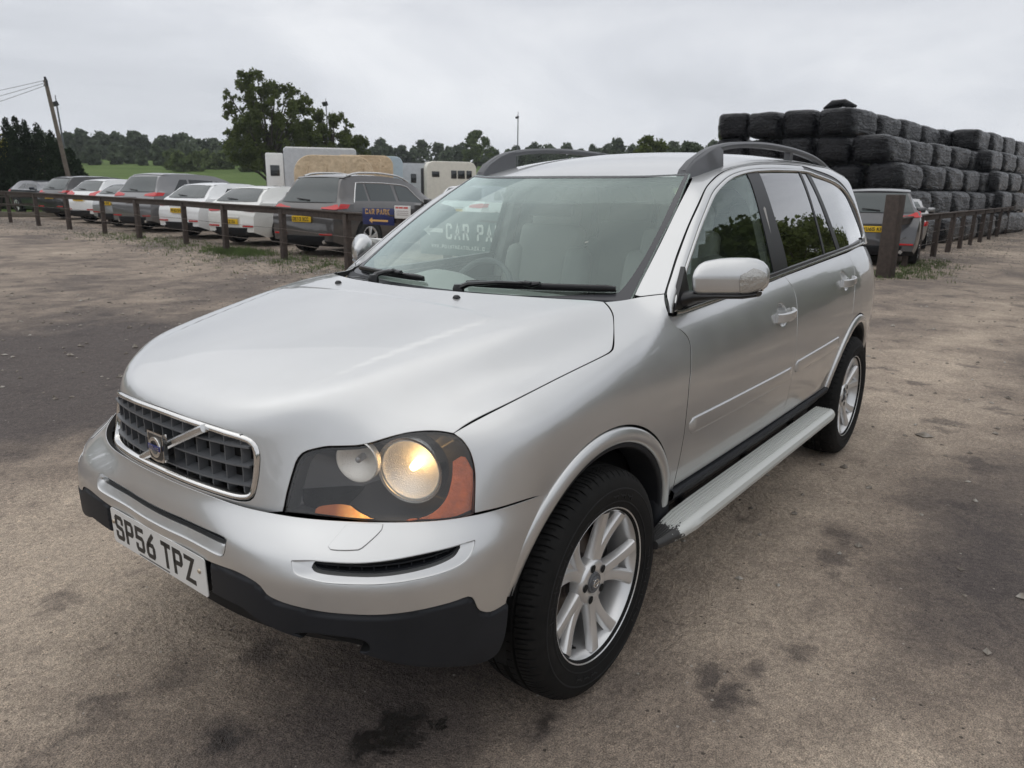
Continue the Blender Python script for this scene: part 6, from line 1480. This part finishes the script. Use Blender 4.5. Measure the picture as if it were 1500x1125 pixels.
# ================================================================ cars in the background
TYRE2 = prin('bg_tyre', (.015, .015, .015), .8); SGLASS = prin('bg_glass_dark', (.020, .024, .026), .06, spec=.8); GGLASS = prin('bg_glass_grey', (.045, .058, .058), .05, spec=.8)
def bgcar(name, label, xr, yr, head, dims, prof, col, metal=.0, plate='', plcol=None, lamp='', win=None, rail=False, glass=None, rackbars=False, lampz=None, group='cars parked along the left fence', roofz_over=None, spoiler=True, wheel_r=.34, dark_low=.42, lamp_w=.5, platez=.78, rough=.3):
    """xr, yr: centre of the rear bumper; head: heading angle; prof: (x, z) of the upper outline rear -> front"""
    Lc, W, H = dims; root = empty(name, (xr, yr, gz(xr+math.cos(head)*Lc/2, yr+math.sin(head)*Lc/2)), head); tag(root, label, 'car', group)
    pc = paint(name+str(col)+str(metal), col, metal, rough)
    zt = S1([a for a, b in prof], [b for a, b in prof], .05)
    belt = win['belt']; fb = S1([0, Lc*.5, Lc*.85, Lc], [belt+.03, belt, belt-.03, belt-.10], .1)
    def plan(x):
        a = np.clip((.45-x)/.45, 0, 1); b = np.clip((x-(Lc-.7))/.7, 0, 1); return 1-.11*a**2.2-.20*b**2.2
    f_side = S1([.18, .30, .45, .65, .85, 1.0, 1.2], [.90, .955, .985, 1., .995, .97, .92], .05)
    def sect(x):
        w = W/2*plan(x); T = float(zt(x)); zb = min(float(fb(x)), T-.05); pts = []
        z0 = .20+.12*float(np.clip((.35-x)/.35, 0, 1))+.06*float(np.clip((x-Lc+.5)/.5, 0, 1))
        for u in np.linspace(0, 1, 8): z = z0+(zb-z0)*u; pts.append((w*float(f_side(z)), z))
        yb = pts[-1][0]; ztr = T-.02; k = max(0, ztr-zb); yr_ = yb-.30*k-.10*min(1, k/.2); yr_ = max(yr_, W*.22)
        for u in (.15, .5, .85): pts.append((yb-.035*min(1, k/.1)+(yr_-yb+.035)*u, zb+(ztr-.05*min(1, k/.3)-zb)*u))
        for u in (.0, .12, .35, .65, 1.): pts.append((yr_*(1-u)*.97, T-.03*(1-u)**2.2))
        return pts
    X = np.r_[np.linspace(0, .6, 16), np.linspace(.7, Lc-.6, 24), np.linspace(Lc-.5, Lc, 8)]
    rows = []
    for x in X: s = sect(x); rows.append([(x, -y, z) for y, z in s]+[(x, y, z) for y, z in s[::-1][1:]])
    mb = MB(); mb.grid(rows); n = len(rows[0]); mb.f += [tuple(range(n))[::-1], tuple((len(rows)-1)*n+j for j in range(n))]; mb.m += [0, 0]
    body = mb.build('body', pc, root, 32)
    # point on the cabin side: u along x, v from belt to roof edge
    def side_pt(x, v, sgn, off=.004):
        s = sect(x); (y0, z0), (y1, z1) = s[7], s[10]; y = (y0-.035)+(y1-y0+.035)*v; z = z0+(z1-z0)*v
        return (x, sgn*(y+off), z)
    gm = glass or SGLASS
    for sgn in (-1, 1):
        for (x0, x1, sh0, sh1) in win['side']:
            rows = []
            for u in np.linspace(0, 1, 8):
                row = []
                for v in np.linspace(.06, .90, 6):
                    xa, xb = x0+sh0*v, x1-sh1*v; row.append(side_pt(xa+(xb-xa)*u, v, sgn, .006))
                rows.append(row)
            mb = MB(); mb.grid(rows); mb.build('side_window', gm, root, 60)
        if win.get('chrome'):
            x0, x1 = win['side'][0][0], win['side'][-1][1]; mb = MB(); sh0, sh1 = win['side'][0][2], win['side'][-1][3]
            pth = [side_pt(x0+(x1-x0)*u, .02, sgn, .008) for u in np.linspace(0, 1, 12)]+[side_pt(x1-sh1*v, v, sgn, .008) for v in (.3, .6, .94)]+[side_pt((x1-sh1)+(x0+sh0-x1+sh1)*u, .95, sgn, .008) for u in np.linspace(.03, 1, 12)]+[side_pt(x0+sh0*v, v, sgn, .008) for v in (.6, .3, .02)]
            mb.tube(pth, .012, 6, cap=False); mb.build('chrome_trim', M['satin'], root)
        # lamps wrap round the rear corner
        z0, z1 = lampz or (.86, 1.02)
        def xrear(z):
            xs_ = np.linspace(0, .9, 60); zz = zt(xs_); i = np.argmax(zz >= z+.02); return float(xs_[i]) if z > zz[0] else 0.
        rows = []
        for t in np.linspace(0, 1, 12):
            row = []
            for v in np.linspace(0, 1, 5):
                z = z0+(z1-z0)*v; sh = 1-.45*abs(v-.5)*2*(t if t > .6 else (1-t)*.8); xr0 = xrear(z)
                hw = W/2*float(plan(xr0))*float(f_side(z))
                if t < .62: y = hw*(1-lamp_w*(1-t/.62)); x = xr0-.014-.02*(1-0)*0
                else: y = hw+.008; x = xr0-.012+(t-.62)/.38*.26
                if .5 < t < .74: y = min(y, hw-.0+.004); x = x if t > .62 else xr0-.010
                if t >= .62: y = W/2*float(plan(x+.01))*float(f_side(z))+.008
                row.append((x, sgn*y, (z0+z1)/2+(z-(z0+z1)/2)*sh))
            rows.append(row)
        mb = MB(); mb.grid(rows); mb.build('tail_lamp', M['redlens'], root, 60)
        for xw in (win['wb'][0], win['wb'][1]):
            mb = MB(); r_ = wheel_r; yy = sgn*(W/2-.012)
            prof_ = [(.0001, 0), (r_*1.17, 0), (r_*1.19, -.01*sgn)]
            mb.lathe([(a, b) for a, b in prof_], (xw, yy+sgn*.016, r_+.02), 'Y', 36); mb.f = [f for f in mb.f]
            mb.v = [(x, y, max(z, .19)) for x, y, z in mb.v]; arch_ = mb.build('arch_shade_disc', M['void'], root, 40)  # flat black disc on the uncut body stands for the shaded wheel opening
            mb = MB(); s_ = sgn; mb.lathe([(r_*.62, .022), (r_*.66, .034), (r_*.93, .034), (r_, .018), (r_, -.20)], (0, 0, 0), 'Y', 36)
            mb.v = [(xw+x, yy+s_*(y+.0), r_+z) for x, y, z in mb.v]; w_ = mb.build('wheel', TYRE2, root, 40)
            mb = MB()
            mb.lathe([(r_*.68, .034), (r_*.64, .036), (r_*.60, .020), (r_*.58, .016)], (0, 0, 0), 'Y', 36); mb.lathe([(.0001, .030), (r_*.15, .030), (r_*.17, .02)], (0, 0, 0), 'Y', 16)
            for k in range(5):
                a = 2*math.pi*k/5+.3
                for da in (-.14, .14):
                    c0 = Vector((math.cos(a+da*.4)*r_*.12, .024, math.sin(a+da*.4)*r_*.12)); c1 = Vector((math.cos(a+da)*r_*.63, .030, math.sin(a+da)*r_*.63)); mb.tube([c0, c1], [r_*.055, r_*.065], 5)
            mb.v = [(xw+x, yy+s_*y, r_+z) for x, y, z in mb.v]; mb.build('rim', M['alloy'], w_, 40)
        mb = MB(); mb.box((win['mir'], sgn*(W/2+.09), belt+.08), (.10, .20, .13), bev=.035); mb.box((win['mir']+.02, sgn*(W/2-.02), belt+.03), (.06, .12, .05), bev=.01); mb.build('door_mirror', pc, root, 60)
    # rear window on the sloping tail
    zb0, zb1 = win['rear']; rows = []
    for z in np.linspace(zb0, zb1, 7):
        xs_ = np.linspace(0, 1.3, 200); zz = zt(xs_); i = int(np.argmax(zz >= z)); xq = xs_[i]; s = sect(min(xq+.10, .95*Lc)); hw = W*.5*(.80-.26*(z-zb0)/(H-zb0))
        rows.append([(xq-.022+.035*abs(v)**3, hw*v, z+.006) for v in np.linspace(-1, 1, 11)])
    mb = MB(); mb.grid(rows); mb.build('rear_window', GGLASS, root, 60)
    mb = MB(); zc_ = zb0+.05; xs_ = np.linspace(0, 1.3, 200); xq = xs_[int(np.argmax(zt(xs_) >= zc_))]; mb.tube([(xq-.04, -.02, zc_), (xq-.035, .30, zc_+.03)], .012, 6); mb.box((xq-.03, -.02, zc_-.01), (.04, .07, .03)); mb.build('rear_wiper', M['black'], root)
    if spoiler:
        xq = xs_[int(np.argmax(zt(xs_) >= H-.06))]; mb = MB(); rows = []
        for v in np.linspace(-1, 1, 13): y = W*.34*v; e = .05*abs(v)**3; rows.append([(xq+.22, y, H-.025-.02*v*v), (xq-.06+e, y, H-.055-.02*v*v), (xq-.10+e, y, H-.075-.02*v*v), (xq-.05+e, y, H-.09-.02*v*v)])
        mb.grid(rows); mb.build('roof_spoiler', pc, root, 50)
        mb = MB(); mb.grid([[(r0[2][0]+.004, r0[2][1], r0[2][2]-.012), (r0[3][0]+.05, r0[3][1], r0[3][2]-.012)] for r0 in rows]); mb.build('spoiler_underside', M['black'], root, 60)
    # bumper valance, plate, reflectors
    mb = MB(); rows = []
    for y in np.linspace(-1, 1, 21):
        hw = W/2*.90; xx = -.018+.20*abs(y)**6; rows.append([(xx+.06, y*hw, dark_low+.01), (xx-.005, y*hw, dark_low), (xx, y*hw, .30), (xx+.10, y*hw, .22)])
    mb.grid(rows); mb.build('rear_valance', M['plastic'], root, 50)
    mb = MB(); mb.box((-.028, 0, platez), (.016, .53, .125), bev=.003); pl = mb.build('number_plate', plcol or M['yellow_plate'], root)
    if plate:
        mb = MB(); wd = sum(.050 if c != ' ' else .03 for c in plate)+.011*len(plate); strokes(mb, plate, (-.0368, wd/2, platez-.038), (0, -1, 0), (0, 0, 1), .050, .076, .014, .010, .0008, .03); mb.build('plate_characters', M['ink'], pl)
    mb = MB(); mb.box((-.020, 0, platez+.10), (.02, .60, .035), bev=.006); mb.build('plate_recess', pc if not rail else M['satin'], root)
    for s in (-1, 1):
        mb = MB(); mb.box((-.012, s*W*.33, .46), (.02, .34, .035), bev=.004); mb.build('reflector', M['redlens'], root)
        mb = MB(); mb.tube([(-.02, s*W*.30, .30), (.15, s*W*.30, .30)], .04, 10); mb.build('exhaust', M['satin'] if metal > .3 else M['black'], root)
    if rail:
        for s in (-1, 1):
            x0, x1 = .75, Lc*.60; mb = MB(); pth = []
            for u in np.linspace(0, 1, 12):
                x = x0+(x1-x0)*u; sc_ = sect(x)[11]; pth.append((x, s*(sc_[0]-.02), sc_[1]+.01+.05*math.sin(math.pi*u)**.4))
            mb.tube(pth, .022, 8); mb.build('roof_rail', M['satin'], root, 60)
        if rackbars:
            for x in (1.3, 2.2):
                mb = MB(); z = float(zt(x))+.10; mb.tube([(x, -W*.38, z), (x, W*.38, z)], .022, 8); mb.box((x, -W*.36, z-.05), (.08, .05, .10)); mb.box((x, W*.36, z-.05), (.08, .05, .10)); mb.build('roof_bar', M['black'], root)
    mb = MB(); mb.box((Lc/2, 0, .28), (Lc*.9, W*.82, .16)); mb.build('underside', M['void'], root)
    return root
def suvp(L_, H): return [(0, .80), (.04, .90), (.12, 1.02), (.30, 1.25), (.52, H-.10), (.72, H-.03), (1.1, H), (1.8, H+.005), (2.5, H-.03), (3.0, H-.16), (3.4, H-.42), (3.65, 1.13), (4.0, 1.08), (L_-.25, .98), (L_-.05, .80), (L_, .65)]
def hatchp(L_, H, s=0.): return [(0, .70), (.05, .86), (.16+s, 1.0), (.36+s, 1.18), (.62+s, H-.08), (.85+s, H-.02), (1.3, H), (1.9, H-.01), (2.4, H-.10), (2.9, H-.34), (3.15, .98), (3.5, .93), (L_-.2, .80), (L_-.04, .66), (L_, .55)]
WHITE = (.84, .85, .85); h0 = math.radians(-172)
bgcar('grey_suv', 'dark grey SUV with roof rails and yellow plate behind the navy CAR PARK sign', -7.98, -11.25, math.radians(-171), (4.75, 1.92, 1.70), suvp(4.75, 1.70), (.105, .10, .098), .6, 'OE13 XCC', lamp='', win=dict(belt=1.05, side=[(.62, 1.12, .30, -.02), (1.20, 2.10, .02, .02), (2.20, 3.22, .02, .55)], wb=(1.0, 3.88), mir=3.05, rear=(1.10, 1.60), chrome=True), rail=True, lampz=(.95, 1.10), wheel_r=.365, platez=.76, glass=GGLASS)
bgcar('white_hatchback', 'white hatchback with dark rear window left of the grey SUV with rails', -8.35, -14.55, math.radians(-171), (4.30, 1.76, 1.42), hatchp(4.3, 1.42), (.84, .84, .80), 0, 'OU12 XA', win=dict(belt=.97, side=[(.85, 1.45, .40, 0), (1.52, 2.6, .02, .30)], wb=(.85, 3.5), mir=2.5, rear=(1.03, 1.32)), lampz=(.78, .96), wheel_r=.33, platez=.56)
bgcar('white_estate', 'white long roofed estate with red square lamps beside the large grey SUV', -8.55, -17.35, math.radians(-172), (4.70, 1.82, 1.46), hatchp(4.7, 1.46, .05), WHITE, 0, 'PF63 SVN', win=dict(belt=1.0, side=[(.75, 1.45, .35, 0), (1.52, 2.5, .02, .02), (2.58, 3.2, .02, .4)], wb=(.98, 3.75), mir=2.9, rear=(1.05, 1.37)), lampz=(.82, .97), wheel_r=.33, platez=.72)
bgcar('large_grey_suv', 'large rounded mid grey SUV with deep roof spoiler in the left row', -8.90, -20.65, math.radians(-170), (4.85, 1.98, 1.72), suvp(4.85, 1.70), (.20, .20, .205), .55, 'FV61 LKD', win=dict(belt=1.10, side=[(.78, 1.42, .45, 0), (1.48, 2.4, .02, .02), (2.48, 3.35, .02, .6)], wb=(1.05, 3.95), mir=3.1, rear=(1.14, 1.58)), lampz=(1.0, 1.15), wheel_r=.37, platez=.88)
bgcar('small_silver_hatchback', 'small silver hatchback half hidden between the white car and large grey SUV', -9.35, -23.25, math.radians(-172), (4.0, 1.72, 1.40), hatchp(4.0, 1.40), (.42, .43, .44), .6, 'YF08 RXB', win=dict(belt=.97, side=[(.85, 1.45, .40, 0), (1.52, 2.6, .02, .30)], wb=(.8, 3.3), mir=2.5, rear=(1.03, 1.30)), lampz=(.80, .94), wheel_r=.31, platez=.74)
bgcar('white_hatchback', 'white hatchback with tall red tail lamps second from the left in the row', -9.55, -25.75, math.radians(-170), (4.3, 1.80, 1.50), hatchp(4.3, 1.50), WHITE, 0, 'WK62 FHN', win=dict(belt=1.02, side=[(.80, 1.45, .45, 0), (1.52, 2.7, .02, .35)], wb=(.85, 3.5), mir=2.6, rear=(1.08, 1.40)), lampz=(.90, 1.12), wheel_r=.33, platez=.80)
bgcar('black_crossover', 'black crossover at the left end of the parked row', -9.85, -28.9, math.radians(-171), (4.4, 1.80, 1.58), suvp(4.4, 1.58), (.018, .018, .020), .2, 'BD14 YTK', win=dict(belt=1.02, side=[(.75, 1.42, .35, 0), (1.48, 2.3, .02, .02), (2.38, 3.0, .02, .4)], wb=(.9, 3.5), mir=2.8, rear=(1.08, 1.46)), lampz=(.95, 1.05), wheel_r=.35, platez=.80)
bgcar('silver_estate', 'silver estate with roof bars parked behind the white hatchback', -13.8, -18.3, math.radians(-165), (4.6, 1.80, 1.54), suvp(4.6, 1.54), (.36, .37, .38), .6, '', win=dict(belt=1.0, side=[(.75, 1.45, .35, 0), (1.52, 2.5, .02, .02), (2.58, 3.2, .02, .4)], wb=(.98, 3.75), mir=2.9, rear=(1.05, 1.40)), rail=True, rackbars=True, group='cars parked behind the first row')
bgcar('white_hatchback', 'white car parked beyond the grey SUV with roof rails', -14.2, -12.6, math.radians(-168), (4.3, 1.80, 1.52), hatchp(4.3, 1.52), WHITE, 0, '', win=dict(belt=1.02, side=[(.80, 1.45, .45, 0), (1.52, 2.7, .02, .45)], wb=(.85, 3.5), mir=2.6, rear=(1.08, 1.40)), glass=GGLASS, group='cars parked behind the first row')
bgcar('dark_saloon', 'dark blue car far off at the left edge in front of the conifers', -11.6, -35.8, math.radians(95), (4.4, 1.78, 1.40), hatchp(4.4, 1.40), (.02, .025, .04), .3, '', win=dict(belt=.97, side=[(.85, 1.45, .40, 0), (1.52, 2.6, .02, .30)], wb=(.85, 3.5), mir=2.5, rear=(1.03, 1.3)), group='cars parked behind the first row')
bgcar('grey_mpv', 'dark grey tall hatchback beyond the gate post by the black bales', -15.5, -1.78, math.radians(-167), (4.3, 1.78, 1.62), suvp(4.3, 1.62), (.10, .10, .105), .5, 'YU65 KFA', win=dict(belt=1.06, side=[(.75, 1.42, .32, 0), (1.48, 2.3, .02, .02), (2.38, 3.0, .02, .4)], wb=(.9, 3.5), mir=2.8, rear=(1.10, 1.50)), lampz=(1.00, 1.16), wheel_r=.33, platez=.76, group='cars by the bale stack', glass=GGLASS)
bgcar('old_silver_saloon', 'silver saloon nose hidden behind the grey hatchback by the bales', -20.8, -2.5, math.radians(-169), (4.4, 1.76, 1.40), hatchp(4.4, 1.36), (.38, .38, .38), .6, '', win=dict(belt=.97, side=[(.85, 1.45, .40, 0), (1.52, 2.6, .02, .30)], wb=(.85, 3.5), mir=2.5, rear=(1.03, 1.28)), group='cars by the bale stack', lampz=(.62, .80))

# ================================================================ caravans and horseboxes
def trailer(name, label, x, y, ang, L_, W, H, col, roofcol=None, rnd=.25, winx=(), base=.35, cat='caravan', extra=None, taper=0.):
    root = empty(name, (x, y, gz(x, y)), ang); tag(root, label, cat, 'caravans and horseboxes behind the cars')
    n = 7; sec = []
    for i in range(n+1): a = math.pi/2*i/n; sec.append((L_/2-rnd+rnd*math.sin(a), H-rnd+rnd*math.cos(a)))
    poly = sec+[(L_/2+taper, base+.5), (L_/2+taper*.5, base), (-L_/2, base)]+[(-a+.0, b) for a, b in sec[::-1]]
    mb = MB(); ws = [-W/2, -W/2+.04, W/2-.04, W/2]; rows = []
    for y_ in ws:
        k = .985 if abs(y_) > W/2-.01 else 1.; rows.append([(a*k, y_, (b-H/2)*k+H/2) for a, b in poly])
    mb.grid(rows, close=True); m_ = len(poly); mb.f += [tuple(range(m_)), tuple(3*m_+j for j in range(m_))[::-1]]; mb.m += [0, 0]
    mb.build('body', col, root, 35)
    for (xa, za, w_, h_) in winx:
        for s in (-1, 1):
            mb = MB(); mb.box((xa, s*(W/2+.004), za), (w_, .03, h_), bev=.012); mb.build('window', SGLASS, root)
    for s in (-1, 1):
        mb = MB(); mb.lathe([(.0001, .0), (.18, .0), (.20, .02), (.32, .02), (.33, -.15)], (0, 0, 0), 'Y', 24); mb.v = [(x_-.2, s*(W/2-.02+y_*1), .33+z_) if s > 0 else (x_-.2, -(W/2-.02+y_), .33+z_) for x_, y_, z_ in mb.v]; mb.build('wheel', TYRE2, root)
    if roofcol: mb = MB(); mb.box((0, 0, H-.02), (L_-rnd*1.6, W*.96, .10), bev=.03); mb.build('roof', roofcol, root)
    if extra: extra(root, L_, W, H)
    return root
cream = prin('caravan_cream', (.78, .75, .66), .4, var=.06); wht = prin('trailer_white', (.80, .80, .78), .4, var=.05); sil = prin('trailer_silver', (.56, .58, .60), .35, .2, var=.08); blk = prin('trailer_black', (.02, .02, .022), .4); blu = prin('cover_blue', (.46, .56, .62), .5, var=.06)
tanm = prin('cover_tan', (.62, .48, .32), .85, bump=(3, .9, .15), var=.12)
a0 = math.atan2(-22.48+24.52, -18.94+16.27)
def hb(root, L_, W, H):
    mb = MB(); mb.box((-L_/2-.36, 0, H*.52), (.70, W*.98, H*.80), bev=.06); o = mb.build('living_cab', wht, root)
    for s_ in (-1, 1):
        mb = MB(); mb.box((-L_/2-.36, s_*(W/2*.98+.01), H*.68), (.36, .02, .42), bev=.008); mb.build('cab_window', SGLASS, o)
trailer('horsebox', 'long silver horsebox with a white cab at the left end', -18.55, -24.1, a0, 2.9, 1.2, 2.85, sil, wht, .10, [(-.35, 1.95, .22, .34)], cat='horsebox', extra=hb)
def cov(root, L_, W, H):
    mb = MB()
    for k in range(5): mb.tube([(-L_/2+.3+k*.62, -W/2-.02, H*.45), (-L_/2+.42+k*.62, -W/2-.04, H*.75), (-L_/2+.55+k*.6, -W/2+.05, H-.05)], .03, 5)
    mb.build('cover_fold', tanm, root, 60)
a1 = math.atan2(-18.89+20.54, -16.97+14.96)
trailer('covered_caravan', 'caravan under a tan cover with sloping front', -15.75, -19.75, a1, 2.7, 1.5, 2.42, tanm, None, .62, [], cat='caravan', extra=cov)
trailer('covered_caravan', 'lower tan covered caravan joined behind the first covered one', -17.9, -20.7, a1, 2.2, 1.4, 2.52, tanm, None, .35, [])
trailer('blue_trailer', 'pale blue covered trailer between the tan cover and the black horsebox', -21.0, -22.9, a1, 1.5, 1.4, 2.62, blu, None, .3, [])
def hb2(root, L_, W, H):
    mb = MB(); mb.box((L_/2-.25, 0, H*.5), (.62, W*1.02, H*.96), bev=.2); mb.build('nose', blk, root, 60)
trailer('horse_trailer', 'grey horse trailer with black roof and nose', -23.4, -23.8, a1, 1.7, 1.4, 2.42, sil, blk, .2, [(-.5, 1.95, .28, .22), (.12, 1.75, .25, .40)], cat='horsebox', extra=hb2)
trailer('touring_caravan', 'cream touring caravan with dark windows furthest right', -24.5, -22.4, a1+.1, 2.35, 1.6, 2.52, cream, None, .34, [(-.75, 1.95, .35, .25), (.10, 1.95, .26, .36), (.45, 1.95, .34, .36), (.82, 1.95, .26, .36)])
# ---- damp air: one closed even volume round the whole place
m, nt = new_mat('haze_air'); out = N(nt, 'ShaderNodeOutputMaterial'); v = N(nt, 'ShaderNodeVolumePrincipled', inp={'Color': (.80, .84, .88, 1), 'Density': .0006, 'Anisotropy': .3}); L(nt, v.outputs[0], out.inputs['Volume'])
mb = MB(); mb.box((-20, -20, 10), (900, 900, 60)); hz = mb.build('haze', m, None, None); tag(hz, kind='stuff')
# ================================================================ camera, light, sky
cam = bpy.data.cameras.new('camera'); co = bpy.data.objects.new('camera', cam); COL.objects.link(co)
_M = Matrix.Identity(3)
def cam_mat(yaw, pitch, roll):
    f = Vector((math.cos(yaw)*math.cos(pitch), math.sin(yaw)*math.cos(pitch), math.sin(pitch))); r = Vector((math.sin(yaw), -math.cos(yaw), 0)); u = r.cross(f)
    c, s = math.cos(roll), math.sin(roll); r2 = r*c+u*s; u2 = u*c-r*s
    return Matrix((r2, u2, -f)).transposed()
co.matrix_world = Matrix.Translation((1.75895, 1.92184, 1.50521)) @ cam_mat(-2.48220, -.251800, .013093).to_4x4()
cam.sensor_width = 36; cam.lens = 1075.28/1500*36; cam.clip_end = 3000; cam.clip_start = .05
cam.dof.use_dof = True; cam.dof.focus_distance = 2.6; cam.dof.aperture_fstop = 7.0
SC.camera = co
w = bpy.data.worlds.new('World'); SC.world = w; w.use_nodes = True; nt = w.node_tree; nt.nodes.clear()
out = N(nt, 'ShaderNodeOutputWorld'); bg = N(nt, 'ShaderNodeBackground')
EL, ROT = math.radians(62), math.radians(150)
sky = N(nt, 'ShaderNodeTexSky', sky_type='NISHITA'); sky.sun_disc = False; sky.sun_elevation = EL; sky.sun_rotation = ROT; sky.air_density = 1.0; sky.dust_density = 3.0; sky.ozone_density = 1.
tc = N(nt, 'ShaderNodeTexCoord').outputs['Generated']
hs = N(nt, 'ShaderNodeHueSaturation', inp={'Saturation': .10}); L(nt, sky.outputs[0], hs.inputs['Color'])
mp = N(nt, 'ShaderNodeMapping', inp={'Scale': (1, 1, 3.2)}); L(nt, tc, mp.inputs[0])
n1 = noise(nt, mp.outputs[0], 2.1, 8, .56, .5)
cl = ramp(nt, n1, [(.32, (.68, .695, .72)), (.52, (.84, .85, .87)), (.70, (1.0, 1.0, 1.0))])
sp = N(nt, 'ShaderNodeSeparateXYZ'); L(nt, tc, sp.inputs[0])
gr = ramp(nt, sp.outputs[2], [(.0, (8.9, 9.1, 9.5)), (.10, (8.0, 8.2, 8.55)), (.30, (6.8, 6.95, 7.3)), (.6, (8.2, 8.3, 8.5)), (1., (9.6, 9.6, 9.6))])
flat = N(nt, 'ShaderNodeMix', data_type='RGBA', inp={0: .88}); L(nt, hs.outputs[0], flat.inputs[6]); L(nt, gr, flat.inputs[7])
L(nt, mix(nt, 1., flat.outputs[2], cl, 'MULTIPLY'), bg.inputs[0]); bg.inputs[1].default_value = .118
L(nt, bg.outputs[0], out.inputs[0])
sun = bpy.data.lights.new('sun', 'SUN'); sun.energy = .5; sun.angle = math.radians(100); sun.color = (1, .97, .93)
so = bpy.data.objects.new('sun', sun); COL.objects.link(so)
az = ROT
sd = Vector((math.sin(az)*math.cos(EL), math.cos(az)*math.cos(EL), math.sin(EL))); so.rotation_euler = sd.to_track_quat('Z', 'Y').to_euler()
SC.view_settings.view_transform = 'Standard'; SC.view_settings.look = 'None'; SC.view_settings.exposure = .08; SC.view_settings.gamma = 1
SC.render.engine = 'CYCLES'; SC.cycles.use_denoising = True; SC.cycles.max_bounces = 10; SC.cycles.transparent_max_bounces = 16; SC.cycles.sample_clamp_indirect = 6
